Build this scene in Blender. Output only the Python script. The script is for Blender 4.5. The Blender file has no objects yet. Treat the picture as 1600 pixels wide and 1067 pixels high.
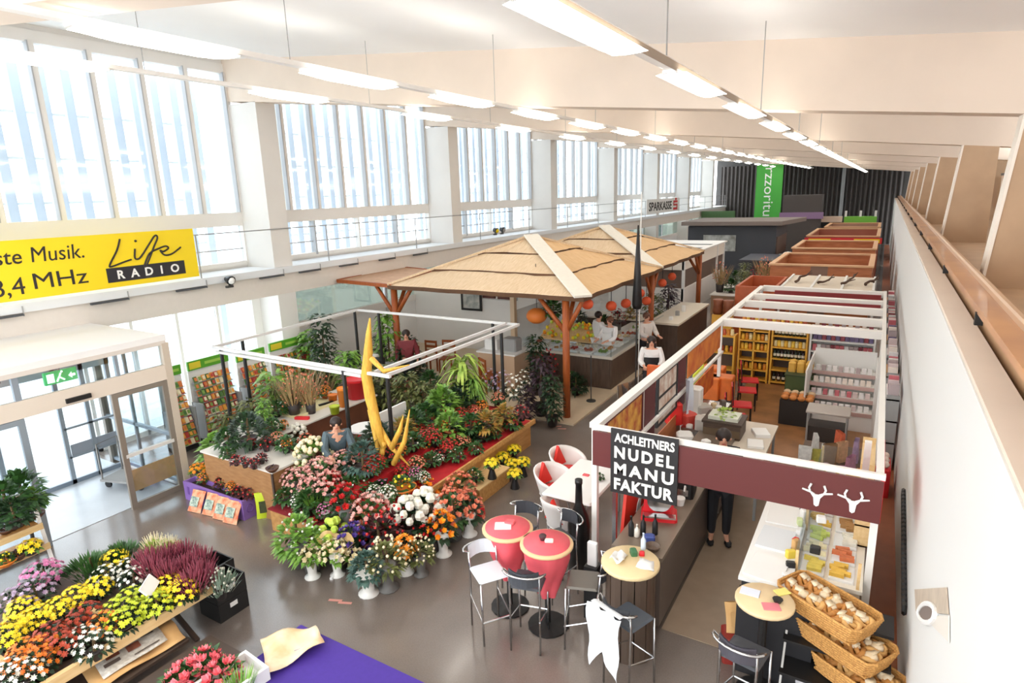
import bpy, bmesh, math, random
from mathutils import Vector, Matrix
rnd = random.Random(7)
PI = math.pi
SC = bpy.context.scene
COL = SC.collection

# ------------------------------------------------------------------ camera, sky, exposure
FPX = 961.49                      # focal length in pixels of the 1600 x 1067 frame
CAM = Vector((0, 0, 5.0))
YAW, PITCH, ROLL = -0.542120266, 0.23402462, -0.0312369330
_F = Vector((math.sin(YAW)*math.cos(PITCH), math.cos(YAW)*math.cos(PITCH), -math.sin(PITCH)))
_R = Vector((math.cos(YAW), -math.sin(YAW), 0))
_U = _R.cross(_F)
RIGHT = _R*math.cos(ROLL) + _U*math.sin(ROLL)
UP = _U*math.cos(ROLL) - _R*math.sin(ROLL)
cam = bpy.data.cameras.new('camera')
cam.sensor_width = 36; cam.lens = FPX/1600*36; cam.clip_end = 300
cam_o = bpy.data.objects.new('camera', cam); COL.objects.link(cam_o)
m3 = Matrix((RIGHT, UP, -_F)).transposed()
cam_o.matrix_world = Matrix.Translation(CAM) @ m3.to_4x4()
SC.camera = cam_o
w = bpy.data.worlds.new('overcast_sky'); SC.world = w; w.use_nodes = True
w.node_tree.nodes['Background'].inputs[0].default_value = (0.93, 0.97, 1.0, 1)
w.node_tree.nodes['Background'].inputs[1].default_value = 4.5
sun = bpy.data.lights.new('hazy_sun', 'SUN'); sun.energy = 2.2; sun.angle = math.radians(28); sun.color = (.94, .97, 1)
sun_o = bpy.data.objects.new('hazy_sun', sun); COL.objects.link(sun_o)
sun_o.rotation_euler = Vector((1, .12, -.5)).to_track_quat('-Z', 'Y').to_euler(); sun_o.location = (-30, 0, 20)
SC.view_settings.view_transform = 'Standard'; SC.view_settings.look = 'None'
SC.view_settings.gamma = 1; SC.view_settings.use_curve_mapping = False
SC.view_settings.exposure = 0.12
LAMP_POWER = 13.0

def P(x, y, z=0.0):               # the point of the hall at height z that a pixel of the photograph shows
    d = _F*FPX + RIGHT*(x-800) - UP*(y-533.5)
    return CAM + d*((z-CAM.z)/d.z)
def PX(x, y, X):
    d = _F*FPX + RIGHT*(x-800) - UP*(y-533.5); return CAM + d*(X/d.x)
def PY(x, y, Y):
    d = _F*FPX + RIGHT*(x-800) - UP*(y-533.5); return CAM + d*(Y/d.y)

# ------------------------------------------------------------------ materials
def lin(h):
    h = h.lstrip('#'); r = []
    for i in (0, 2, 4):
        c = int(h[i:i+2], 16)/255
        r.append(c/12.92 if c <= .04045 else ((c+.055)/1.055)**2.4)
    return (*r, 1)
MATS = {}
def mat(col, rough=.6, metal=0, var=0, scale=8, bump=0, col2=None, coat=0, stretch=None, name=None):
    key = (col, rough, metal, var, scale, bump, col2, coat, stretch)
    if key in MATS: return MATS[key]
    m = bpy.data.materials.new(name or 'paint_'+col.lstrip('#')); m.use_nodes = True
    nt = m.node_tree; b = nt.nodes['Principled BSDF']
    b.inputs['Base Color'].default_value = lin(col); b.inputs['Roughness'].default_value = rough
    b.inputs['Metallic'].default_value = metal
    if coat: b.inputs['Coat Weight'].default_value = coat
    if var or col2 or bump:
        tc = nt.nodes.new('ShaderNodeTexCoord'); no = nt.nodes.new('ShaderNodeTexNoise')
        no.inputs['Scale'].default_value = scale; no.inputs['Detail'].default_value = 4
        if stretch:
            mp = nt.nodes.new('ShaderNodeMapping'); mp.inputs['Scale'].default_value = stretch
            nt.links.new(tc.outputs['Object'], mp.inputs[0]); nt.links.new(mp.outputs[0], no.inputs['Vector'])
        else: nt.links.new(tc.outputs['Object'], no.inputs['Vector'])
        cr = nt.nodes.new('ShaderNodeValToRGB')
        a = lin(col)
        c2 = lin(col2) if col2 else tuple(max(0, x*(1-var)) for x in a[:3])+(1,)
        cr.color_ramp.elements[0].position = .32; cr.color_ramp.elements[1].position = .68
        cr.color_ramp.elements[0].color = a; cr.color_ramp.elements[1].color = c2
        nt.links.new(no.outputs['Fac'], cr.inputs[0]); nt.links.new(cr.outputs[0], b.inputs['Base Color'])
        if bump:
            bp = nt.nodes.new('ShaderNodeBump'); bp.inputs['Strength'].default_value = bump; bp.inputs['Distance'].default_value = .02
            nt.links.new(no.outputs['Fac'], bp.inputs['Height']); nt.links.new(bp.outputs[0], b.inputs['Normal'])
    MATS[key] = m; return m
def glow(col, s, name):
    m = bpy.data.materials.new(name); m.use_nodes = True
    b = m.node_tree.nodes['Principled BSDF']; b.inputs['Base Color'].default_value = lin(col)
    b.inputs['Emission Color'].default_value = lin(col); b.inputs['Emission Strength'].default_value = s
    return m
def glassy(name, col, gloss=.12):
    m = bpy.data.materials.new(name); m.use_nodes = True; nt = m.node_tree
    for n in list(nt.nodes):
        if n.type == 'BSDF_PRINCIPLED': nt.nodes.remove(n)
    t = nt.nodes.new('ShaderNodeBsdfTransparent'); t.inputs[0].default_value = lin(col)
    g = nt.nodes.new('ShaderNodeBsdfGlossy'); g.inputs['Roughness'].default_value = .05
    x = nt.nodes.new('ShaderNodeMixShader'); x.inputs[0].default_value = gloss
    nt.links.new(t.outputs[0], x.inputs[1]); nt.links.new(g.outputs[0], x.inputs[2])
    nt.links.new(x.outputs[0], nt.nodes['Material Output'].inputs[0]); return m
WHITE = mat('#ebe9e5', .6); WHITE2 = mat('#e4e0da', .65, var=.04, scale=1.5)
BEIGE = mat('#e2d1c0', .7, var=.06, scale=1.2); BEIGE2 = mat('#c2a282', .6, var=.12, scale=2)
GREY = mat('#9b9a98', .5); DGREY = mat('#3d3c3b', .5); BLACK = mat('#1b1a1a', .45); CHROME = mat('#c9c9c9', .22, 1)
STEEL = mat('#8f8b86', .35, .8); WOOD = mat('#d9a866', .5, col2='#c08a4a', scale=3, stretch=(1, 8, 8)); WOOD_L = mat('#e8c792', .5, col2='#dcb57c', scale=3, stretch=(8, 1, 8))
BROWN = mat('#6b5748', .5, var=.2, scale=3); DBROWN = mat('#4a3a30', .5, var=.2, scale=3)
ORWOOD = mat('#c67a4c', .5, col2='#b0653a', scale=2, stretch=(1, 1, 6)); POSTW = mat('#a8561f', .55, col2='#8c4216', scale=4, stretch=(6, 6, 1))
RED = mat('#d5232a', .5); REDC = mat('#c4161f', .7, var=.25, scale=5); MAROON = mat('#5a2226', .6); YELLOW = mat('#f5d416', .5)
PINK = mat('#f07a84', .55, var=.08, scale=3); GREEN = mat('#3f9a35', .5); PURPLE = mat('#45298f', .75, var=.1, scale=20)
SKIN = mat('#d9a184', .55); TERRA = mat('#c4713f', .7, var=.1); KRAFT = mat('#d9ad74', .75, col2='#c8985c', scale=4)
GLASS = glassy('clear_glass', '#f2f6f8', .08); GLASS_T = glassy('greenish_glass', '#cfdcd8', .12)
TUBE = glow('#fffaf0', LAMP_POWER, 'lit_diffuser')

# ------------------------------------------------------------------ mesh builder
class MB:
    def __init__(s): s.v = []; s.f = []; s.m = []; s.c = 0
    def add(s, vs, fs):
        o = len(s.v); s.v += [tuple(v) for v in vs]; s.f += [tuple(i+o for i in f) for f in fs]; s.m += [s.c]*len(fs); return s
    def box(s, x0, x1, y0, y1, z0, z1):
        return s.add([(x0,y0,z0),(x1,y0,z0),(x1,y1,z0),(x0,y1,z0),(x0,y0,z1),(x1,y0,z1),(x1,y1,z1),(x0,y1,z1)],
              [(0,3,2,1),(4,5,6,7),(0,1,5,4),(1,2,6,5),(2,3,7,6),(3,0,4,7)])
    def bev(s, x0, x1, y0, y1, z0, z1, b):       # box with chamfered vertical edges and top
        p = [(x0+b,y0),(x1-b,y0),(x1,y0+b),(x1,y1-b),(x1-b,y1),(x0+b,y1),(x0,y1-b),(x0,y0+b)]
        cx, cy = (x0+x1)/2, (y0+y1)/2
        q = [(cx+(x-cx)*(1-2*b/(x1-x0)), cy+(y-cy)*(1-2*b/(y1-y0))) for x, y in p]
        vs = [(x,y,z0) for x,y in p]+[(x,y,z1-b) for x,y in p]+[(x,y,z1) for x,y in q]
        fs = [tuple(range(7,-1,-1)), tuple(range(16,24))]
        for k in (0, 8):
            fs += [(k+i, k+(i+1)%8, k+8+(i+1)%8, k+8+i) for i in range(8)]
        return s.add(vs, fs)
    def xbox(s, c, sz, M=None):                   # box about c, turned by M
        M = M or Matrix.Identity(3); c = Vector(c); h = Vector(sz)/2
        vs = [c+M@Vector((a*h.x,b*h.y,d*h.z)) for d in (-1,1) for a,b in ((-1,-1),(1,-1),(1,1),(-1,1))]
        return s.add(vs, [(0,3,2,1),(4,5,6,7),(0,1,5,4),(1,2,6,5),(2,3,7,6),(3,0,4,7)])
    def bar(s, p, q, w, h=None):
        p, q = Vector(p), Vector(q); d = (q-p).normalized(); h = h or w
        u = d.cross(Vector((0,0,1)))
        if u.length < 1e-3: u = Vector((1,0,0))
        u.normalize(); v = u.cross(d)
        vs = [e+u*a*w/2+v*b*h/2 for e in (p,q) for a,b in ((-1,-1),(1,-1),(1,1),(-1,1))]
        return s.add(vs, [(0,3,2,1),(4,5,6,7),(0,1,5,4),(1,2,6,5),(2,3,7,6),(3,0,4,7)])
    def tube(s, pts, r, n=6, closed=False):
        pts = [Vector(p) for p in pts]; k = len(pts); vs = []; fs = []
        ref = None
        for i, p in enumerate(pts):
            a = pts[i-1] if (i or closed) else p; b = pts[(i+1) % k] if (i < k-1 or closed) else p
            d = (b-a).normalized()
            if ref is None:
                ref = d.cross(Vector((0,0,1)))
                if ref.length < .05: ref = d.cross(Vector((1,0,0)))
            u = (ref-d*ref.dot(d)).normalized(); ref = u; v = d.cross(u)
            rr = r[i] if isinstance(r, (list, tuple)) else r
            vs += [p+(u*math.cos(2*PI*j/n)+v*math.sin(2*PI*j/n))*rr for j in range(n)]
        for i in range(k if closed else k-1):
            for j in range(n):
                a = i*n+j; b = i*n+(j+1)%n; c = ((i+1)%k)*n
                fs.append((a, b, c+(j+1)%n, c+j))
        if not closed: fs += [tuple(range(n-1,-1,-1)), tuple(range((k-1)*n, k*n))]
        return s.add(vs, fs)
    def lathe(s, prof, n=12, c=(0,0,0), cap=True):
        vs = []; fs = []
        for r, z in prof: vs += [(c[0]+r*math.cos(2*PI*j/n), c[1]+r*math.sin(2*PI*j/n), c[2]+z) for j in range(n)]
        for i in range(len(prof)-1):
            fs += [(i*n+j, i*n+(j+1)%n, (i+1)*n+(j+1)%n, (i+1)*n+j) for j in range(n)]
        if cap: fs += [tuple(range(n-1,-1,-1)), tuple(range((len(prof)-1)*n, len(prof)*n))]
        return s.add(vs, fs)
    def poly(s, pts, t):                          # plate: outline pts (3-D), thickness vector t
        n = len(pts); pts = [Vector(p) for p in pts]; t = Vector(t)
        return s.add(pts+[p+t for p in pts], [tuple(range(n-1,-1,-1)), tuple(range(n,2*n))]+[(i,(i+1)%n,n+(i+1)%n,n+i) for i in range(n)])
    def ball(s, c, r, n=8, m=5, sq=1):
        return s.lathe([(max(.002, r*math.sin(PI*i/m)), -r*sq*math.cos(PI*i/m)) for i in range(m+1)], n, c)
    def grid(s, f, nu, nv):
        vs = [f(i/nu, j/nv) for j in range(nv+1) for i in range(nu+1)]
        return s.add(vs, [(j*(nu+1)+i, j*(nu+1)+i+1, (j+1)*(nu+1)+i+1, (j+1)*(nu+1)+i) for j in range(nv) for i in range(nu)])
    def leaf(s, p, d, L, W, droop=.3, seg=2):     # a folded blade from p along d
        p = Vector(p); d = Vector(d).normalized(); u = d.cross(Vector((0,0,1)))
        if u.length < 1e-3: u = Vector((1,0,0))
        u.normalize(); nn = u.cross(d); vs = []; fs = []
        for i in range(seg+1):
            t = i/seg; ww = W*(.35+.65*math.sin(PI*min(1,.15+t*.85)))*(0.12 if i == seg else 1)
            c = p+d*L*t+Vector((0,0,-droop*L*t*t)); vs += [c-u*ww/2+nn*ww*.18, c+u*ww/2+nn*ww*.18]
        for i in range(seg): fs.append((2*i, 2*i+1, 2*i+3, 2*i+2))
        return s.add(vs, fs)
    def star(s, c, d, r, k=7, inner=.55, cup=.25):  # one open blossom
        c = Vector(c); d = Vector(d).normalized(); u = d.orthogonal().normalized(); v = d.cross(u)
        a0 = rnd.random()*6; vs = [c]
        for i in range(2*k):
            rr = r if i % 2 == 0 else r*inner; a = a0+PI*i/k
            vs.append(c+(u*math.cos(a)+v*math.sin(a))*rr+d*(cup*rr if i % 2 == 0 else cup*.6*rr))
        return s.add(vs, [(0, i+1, (i+1)%(2*k)+1) for i in range(2*k)])
    def mesh(s, name, mats, smooth=False):
        me = bpy.data.meshes.new(name); me.from_pydata(s.v, [], s.f)
        for m in (mats if isinstance(mats, (list, tuple)) else [mats]): me.materials.append(m)
        if any(s.m): me.polygons.foreach_set('material_index', s.m)
        if smooth: me.polygons.foreach_set('use_smooth', [True]*len(s.f))
        me.update(); return me
    def put(s, name, mats, parent=None, smooth=False, loc=None, kind=None, label=None):
        return link(s.mesh(name, mats, smooth), name, parent, loc, kind, label)
def link(me, name, parent=None, loc=None, kind=None, label=None):
    o = bpy.data.objects.new(name, me); COL.objects.link(o)
    if parent: o.parent = parent
    if loc is not None: o.location = loc
    if kind: o['kind'] = kind
    if label: o['label'] = label
    return o
def tag(o, label, cat, group=None):
    o['label'] = label; o['category'] = cat
    if group: o['group'] = group
    return o
def thing(name, label, cat, loc=(0,0,0), rz=0, group=None, scale=1):
    o = bpy.data.objects.new(name, None); COL.objects.link(o); o.empty_display_size = .1
    o.location = loc; o.rotation_euler = (0, 0, rz); o.scale = (scale,)*3
    return tag(o, label, cat, group)
def one(mb, name, mats, label, cat, loc=(0,0,0), rz=0, group=None, smooth=False):
    o = mb.put(name, mats, None, smooth, loc); o.rotation_euler = (0, 0, rz); return tag(o, label, cat, group)
def dup(root, loc, rz, label=None, group=None, scale=None):
    r = root.copy(); COL.objects.link(r); r.location = loc; r.rotation_euler = (0, 0, rz)
    if scale: r.scale = (scale,)*3
    if label: r['label'] = label
    if group: r['group'] = group
    for ch in root.children:
        c = ch.copy(); COL.objects.link(c); c.parent = r
        for g in ch.children:
            d = g.copy(); COL.objects.link(d); d.parent = c
    return r
def struct(mb, name, mats, parent=None, smooth=False):
    o = mb.put(name, mats, parent, smooth)
    if not parent: o['kind'] = 'structure'
    return o
def frame_m(right, up, origin):                   # matrix whose x runs along right, y along up
    r = Vector(right).normalized(); u = Vector(up).normalized(); n = r.cross(u)
    return Matrix.Translation(Vector(origin)) @ Matrix((r, u, n)).transposed().to_4x4()
def words(txt, size, M, mt, parent, name='print', bold=0, space=1, width=None, shear=0, align='LEFT'):
    cu = bpy.data.curves.new(name, 'FONT'); cu.body = txt; cu.size = size; cu.extrude = .004; cu.offset = bold
    cu.space_character = space; cu.shear = shear; cu.align_x = align; cu.resolution_u = 3
    t = bpy.data.objects.new(name, cu); COL.objects.link(t)
    bpy.context.view_layer.update()
    me = bpy.data.meshes.new_from_object(t.evaluated_get(bpy.context.evaluated_depsgraph_get()))
    COL.objects.unlink(t); bpy.data.objects.remove(t)
    if width:
        xs = [v.co.x for v in me.vertices]; k = width/(max(xs)-min(xs)); x0 = min(xs)
        for v in me.vertices: v.co.x = (v.co.x-x0)*k
    me.materials.clear(); me.materials.append(mt)
    o = link(me, name, parent); o.matrix_local = M; return o
ORD = ('first second third fourth fifth sixth seventh eighth ninth tenth eleventh twelfth thirteenth fourteenth fifteenth sixteenth seventeenth eighteenth nineteenth twentieth').split()+['twenty-'+q for q in 'first second third fourth fifth sixth'.split()]
def rotm(ax, ay, az): return (Matrix.Rotation(az, 3, 'Z') @ Matrix.Rotation(ay, 3, 'Y') @ Matrix.Rotation(ax, 3, 'X'))
# ------------------------------------------------------------------ the hall
Y0, Y1 = -3.0, 62.0
def zb(x): return 5.93 - .106*x                    # underside of the beams; the roof rises towards the window side
def floor_mat():
    m = bpy.data.materials.new('worn_dark_floor'); m.use_nodes = True; nt = m.node_tree; b = nt.nodes['Principled BSDF']
    tc = nt.nodes.new('ShaderNodeTexCoord')
    a = nt.nodes.new('ShaderNodeTexNoise'); a.inputs['Scale'].default_value = .55; a.inputs['Detail'].default_value = 6
    f = nt.nodes.new('ShaderNodeTexNoise'); f.inputs['Scale'].default_value = 60; f.inputs['Detail'].default_value = 3
    for n in (a, f): nt.links.new(tc.outputs['Object'], n.inputs['Vector'])
    cr = nt.nodes.new('ShaderNodeValToRGB'); cr.color_ramp.elements[0].position = .3; cr.color_ramp.elements[1].position = .75
    cr.color_ramp.elements[0].color = lin('#716660'); cr.color_ramp.elements[1].color = lin('#94867b')
    mx = nt.nodes.new('ShaderNodeMixRGB'); mx.blend_type = 'MULTIPLY'; mx.inputs[0].default_value = .35
    nt.links.new(a.outputs['Fac'], cr.inputs[0]); nt.links.new(cr.outputs[0], mx.inputs[1]); nt.links.new(f.outputs['Fac'], mx.inputs[2])
    nt.links.new(mx.outputs[0], b.inputs['Base Color'])
    rr = nt.nodes.new('ShaderNodeMapRange'); rr.inputs[3].default_value = .12; rr.inputs[4].default_value = .36; b.inputs['Specular IOR Level'].default_value = .9; b.inputs['Coat Weight'].default_value = .45; b.inputs['Coat Roughness'].default_value = .12
    nt.links.new(a.outputs['Fac'], rr.inputs[0]); nt.links.new(rr.outputs[0], b.inputs['Roughness']); return m
fl = struct(MB().box(-14.2, 3.6, Y0, Y1, -.3, 0), 'floor', floor_mat())
MB().box(-1.8, .2, 6.18, 10.4, 0, .012).put('stall_flooring', mat('#a08a74', .4, var=.1, scale=6), fl)
MB().box(-2.7, .2, 10.4, 19, 0, .012).put('shop_flooring', mat('#a9764a', .35, var=.35, scale=3), fl)
MB().box(.21, .6, Y0, 60, 0, .011).put('aisle_flooring', mat('#a8623f', .45, var=.15, scale=4), fl)
MB().box(-13.6, -10.6, 1.5, 5.7, 0, .008).put('porch_daylight_flooring', mat('#c3c8ce', .3, var=.08, scale=3), fl)  # pale colour paints the daylight spilling over the porch floor
MB().box(-14, -5.47, 11.6, 17, 0, .04).put('light_flooring', mat('#d6c1a3', .45, var=.06, scale=4), fl)
struct(MB().box(-60, -14.2, -30, 90, -.32, -.02), 'ground_outside', mat('#d8dadb', .8))
# roof slab and beams
rz = [(-14.3, zb(-14.3)+.95), (3.6, zb(3.6)+.95)]
struct(MB().poly([(rz[0][0],Y0,rz[0][1]), (rz[1][0],Y0,rz[1][1]), (rz[1][0],Y1,rz[1][1]), (rz[0][0],Y1,rz[0][1])], (0,0,.25)), 'ceiling', mat('#f5f4f3', .8, var=.02, scale=1))
bys = [2.6+7.6*k for k in range(0, 8)]
for by in bys:
    struct(MB().poly([(-14.2,by,zb(-14.2)), (3.5,by,zb(3.5)), (3.5,by,zb(3.5)+.96), (-14.2,by,zb(-14.2)+.96)], (0,.45,0)), 'ceiling_beam', BEIGE)
    struct(MB().box(-14.1, -13.0, by, by+.55, -.01, zb(-13.2)-.005), 'column', mat('#e3dfd9', .7, var=.04, scale=1.5))
# window wall: two tiers of panes between the columns
FR = mat('#e9e5df', .5); FRD = mat('#b3b4b6', .5); PANE = glassy('window_glass', '#f4f8fa', .06)
wb = struct(MB().box(-14.3, -14.06, Y0, Y1, 3.3, 3.5), 'wall_left', WHITE2)
struct(MB().box(-14.3, -14.05, Y0, Y1, zb(-14)+.8, zb(-14)+1), 'trim_1', WHITE2)
for k, by in enumerate(bys):
    a, b = by-7.05, by
    if b < 0: continue
    win = bpy.data.objects.new('window_%d' % (k+1), None); COL.objects.link(win); win['kind'] = 'structure'
    zt = zb(-14)+.75
    MB().box(-14.2, -14.02, a, b, 4.45, 4.78).put('transom', FR, win)
    MB().box(-14.2, -14.02, a, b, 3.45, 3.56).put('window_sill', FR, win)
    MB().box(-14.18, -14.02, a, b, zt-.12, zt+.1).put('top_rail', FR, win)
    n = 7
    for i in range(n+1):
        y = a+(b-a)*i/n
        m = MB().box(-14.22, -13.98, y-.05, y+.05, 4.78, zt-.1); m.c = 1; m.box(-14.1, -13.965, y-.075, y-.05, 4.78, zt-.1); m.put('mullion', [FR, FRD], win)
    for i in range(n):
        y = a+(b-a)*(i+.5)/n; h = (b-a)/n/2-.05
        MB().box(-14.13, -14.12, y-h, y+h, 4.78, zt-.1).put('pane', PANE, win)
    for i in range(5):
        y = a+(b-a)*i/4
        MB().box(-14.2, -14.0, y-.03, y+.03, 3.5, 4.45).put('lower_mullion', FRD if i % 2 else FR, win)
    for i in range(4):
        MB().box(-14.13, -14.12, a+(b-a)*i/4+.03, a+(b-a)*(i+1)/4-.03, 3.55, 4.45).put('lower_pane', PANE, win)
        MB().box(-14.16, -14.1, a+(b-a)*i/4+.03, a+(b-a)*(i+1)/4-.03, 3.86, 3.89).put('glazing_bar', FRD, win)
# sun fins of the facade, seen through the glass
FIN = mat('#dbe3ec', .6)
def translucent(m, f):
    nt = m.node_tree; b = nt.nodes['Principled BSDF']; tr = nt.nodes.new('ShaderNodeBsdfTranslucent'); tr.inputs[0].default_value = b.inputs['Base Color'].default_value
    mx = nt.nodes.new('ShaderNodeMixShader'); mx.inputs[0].default_value = f
    nt.links.new(b.outputs[0], mx.inputs[1]); nt.links.new(tr.outputs[0], mx.inputs[2]); nt.links.new(mx.outputs[0], nt.nodes['Material Output'].inputs[0])
translucent(FIN, .3); RUNG = mat('#f2f4f5', .6)
for k, by in enumerate(bys[:7]):
    t = thing('facade_screen', 'pale blue upright sun fins with rungs outside window bay %s' % ('nearest the door', 'behind the yellow banner', 'past the first column', 'past the second column', 'past the third column', 'past the fourth column', 'farthest along the hall')[k], 'sunscreen', (-15.1, by-7.0, 3.2))
    n = 15 if k < 4 else 9
    for i in range(n):
        y = 7.0*(i+.5)/n
        MB().box(-.06, .06, y-.09, y+.09, 0, 5.6).put('fin', FIN, t)
    for yy in (.2, 6.8): MB().box(-.08, .08, yy-.08, yy+.08, -3.22, 0).put('support', FIN, t)
    for z in (1.9, 2.8, 3.7, .8): MB().box(-.1, -.07, 0, 7.0, z, z+.05).put('rung', RUNG, t)
# gallery ledge on the window side
lg = struct(MB().box(-14.1, -12.9, Y0, Y1, 3.24, 3.4), 'trim_2', mat('#dfe1e3', .6))
struct(MB().box(-13.2, -12.985, Y0, Y1, 2.72, 3.24), 'trim_3', mat('#ded5cb', .7, var=.03))
rail = thing('gallery_railing', 'thin grey steel railing along the window ledge', 'railing', (-12.95, 0, 3.4))
MB().tube([(0, Y0, .95), (0, Y1, .95)], .014, 5).put('top_rail', GREY, rail)
MB().tube([(0, 26, .5), (0, Y1, .5)], .012, 5).put('lower_rail', GREY, rail)
for i in range(17): MB().tube([(0, .7+3.75*i, 0), (0, .7+3.75*i, .95)], .016, 5).put('post', GREY, rail)
BRK = mat('#4a4c50', .5)
for i, y in enumerate((4.4, 6.2, 7.9, 10.0, 11.2, 12.6, 14.2, 15.8)):
    m = MB().box(-.02, .04, -.35, .35, -.05, -.01); m.c = 1; m.tube([(.03, .35, -.06), (.03, .35, .12)], .012, 5)
    one(m, 'cable_bracket', [BRK, GREY], 'dark slim bracket hanging under the window ledge, %s from the near end' % ORD[i], 'bracket', (-12.9, y, 3.24), group='brackets under the ledge')
# wall below the ledge
lw0 = bpy.data.objects.new('window_10', None); COL.objects.link(lw0); lw0['kind'] = 'structure'
for i in range(4):
    MB().box(-13.8, -13.78, 5.95+1.02*i, 6.9+1.02*i, .12, 2.72).put('pane', PANE, lw0); MB().box(-13.84, -13.74, 5.88+1.02*i, 5.95+1.02*i, 0, 2.75).put('mullion', FR, lw0)
MB().box(-13.84, -13.74, 9.96, 10.2, 0, 2.75).put('mullion', FR, lw0); MB().box(-13.84, -13.74, 5.88, 10.2, 0, .12).put('window_sill', FR, lw0)
struct(MB().box(-13.9, -13.75, 10.7, Y1, 0, 1.55), 'wall_left_dado', mat('#ececea', .6))
lw = bpy.data.objects.new('window_9', None); COL.objects.link(lw); lw['kind'] = 'structure'
GREENG = glassy('tinted_window_glass', '#aeb5ae', .3)
for i in range(12):
    y = 10.75+4.2*i
    MB().box(-13.8, -13.77, y, y+4.1, 1.75, 2.72).put('pane', GREENG, lw)
    MB().box(-13.84, -13.72, y-.05, y+.05, .4, 2.75).put('mullion', FRD, lw)
MB().box(-13.82, -13.7, 10.7, Y1, 1.55, 1.75).put('window_sill', FR, lw)
# far end
ce = struct(MB().box(-14, 3.5, Y1-.3, Y1, 0, 8), 'wall_far', DGREY)
cur = thing('stage_curtain', 'charcoal pleated curtain closing the far end of the hall', 'curtain', (0, Y1-.6, 0))
m = MB(); m.grid(lambda u, v: (-13.5+14.6*u, .12*math.sin(u*260), 6.9*v), 260, 1); m.put('fabric', mat('#4a4644', .8), cur, True)
MB().tube([(-3.3, -.4, 0), (-3.3, -.4, 6.4)], .14, 8).put('steel_post', mat('#8b8d8d', .5), cur, label='grey round steel post in front of the curtain')
bn = thing('hanging_banner', 'tall bright green banner with white lettering at the far end', 'banner', (-8.7, 57.6, 2.4))
MB().box(-1.05, 1.05, -.03, .03, 0, 4.45).put('cloth', mat('#4caf42', .6), bn)
words('rzzoritu', 1.15, Matrix.Translation((-.35, -.05, 4.15)) @ Matrix.Rotation(PI/2, 4, 'X') @ Matrix.Rotation(-PI/2, 4, 'Z'), mat('#f5f6f0', .5), bn, width=4.0)
bx = thing('black_box_booth', 'low black stage booth with a purple stripe below the green banner', 'booth', (-5.5, 53, 0))
MB().box(-1.4, 1.3, 0, 2, 0, 4.3).put('body', mat('#4d4643', .7), bx); MB().box(-1.6, 1.5, -.1, 0, 2.5, 3.0).put('stripe', mat('#8a6d8e', .6), bx)
# gallery parapet on the right
WR = mat('#dddbd7', .65)
wr = struct(MB().box(.56, .74, Y0, 60, 0, 3.77), 'wall_right', WR)
struct(MB().box(.57, .76, Y0, 60, 3.771, 3.80), 'trim_4', BEIGE)
struct(MB().box(.76, 3.6, Y0, 60, 3.45, 3.6), 'gallery_floor', BEIGE2)
cop = thing('gallery_handrail', 'copper brown timber handrail along the right gallery parapet', 'handrail', (.8, 0, 3.8))
COP = mat('#a86e47', .3, col2='#c98d58', scale=1.1, coat=.4)
MB().box(-.05, .12, -2.5, 60, .10, .16).put('rail_base', COP, cop)
MB().bev(.11, .17, -2.5, 60, .10, .22, .015).put('rail_lip', mat('#c09a78', .35), cop)
for i in range(16): MB().poly([(-.06, -.8+3.6*i, -.0), (.08, -.8+3.6*i, 0), (.02, -.8+3.6*i, .11), (-.06, -.8+3.6*i, .11)], (0, .05, 0)).put('bracket', BLACK, cop)
MB().box(.0, .3, -2.5, 60, -.3, .08).put('inner_panel', mat('#b58f6a', .5, var=.1), cop)
for k, by in enumerate(bys):
    struct(MB().poly([(1.2, by, 3.55), (2.05, by, 3.55), (2.05, by, zb(2.05)), (1.4, by, zb(1.4))], (0, .3, 0)), 'gallery_pier', BEIGE2)
    struct(MB().poly([(1.165, by-.02, 3.5), (1.2, by-.02, 3.5), (1.4, by-.02, zb(1.4)), (1.365, by-.02, zb(1.4))], (0, .34, 0)), 'pier_lit_edge', mat('#f1e7da', .5))  # pale strip paints the window light on the pier's front edge
struct(MB().box(.76, 3.6, Y0-.2, Y0, 3.45, 6.9), 'wall_light_block', BEIGE2)  # unseen end wall, added to cut light from behind on the piers
struct(MB().box(3.3, 3.5, Y0, 60, 3.5, 5.7), 'wall_gallery', mat('#c9a67f', .6, var=.1))
for i, by in enumerate(bys[1:4]):
    t = thing('notice_board', 'framed coloured picture board on the gallery back wall, %s pier' % ('behind the nearest', 'behind the second', 'behind the third')[i], 'picture', (2.6, by+2.2, 4.2))
    MB().box(-.02, .02, 0, 1.2, 0, .9).put('panel', mat('#d08a4a', .5, col2='#efe2d0', scale=4), t); MB().box(-.04, .0, -.06, 1.26, -.06, 0).put('frame', DBROWN, t); MB().box(-.04, .0, -.06, 1.26, .9, .96).put('frame', DBROWN, t)
    MB().box(-.03, .03, .3, .36, -.62, 0).put('leg', DBROWN, t)
ni = thing('wall_recess', 'small beige recess with a round pipe end in the white right wall', 'recess', (.55, 5.4, 1.5))
ni.location = (0, 0, 0)
MB().poly([PX(x, y, .556) for x, y in ((1430,921), (1480,918), (1483,960), (1462,958), (1440,966), (1432,955))], (-.006, 0, 0)).put('back', mat('#c4b3a0', .7, var=.15), ni)
MB().poly([PX(x, y, .556) for x, y in ((1446,966), (1470,962), (1484,962), (1484,1004))], (-.006, 0, 0)).put('lower_plate', mat('#ddd5ca', .7), ni)
MB().tube([PX(1449+13*math.cos(a*PI/9), 958+15*math.sin(a*PI/9), .545) for a in range(18)], .02, 6, True).put('ring', WHITE, ni)
MB().poly([PX(1449+11*math.cos(a*PI/6), 958+12*math.sin(a*PI/6), .552) for a in range(12)], (-.01, 0, 0)).put('pipe_mouth', mat('#7d6f69', .6), ni)
m = MB()
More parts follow.
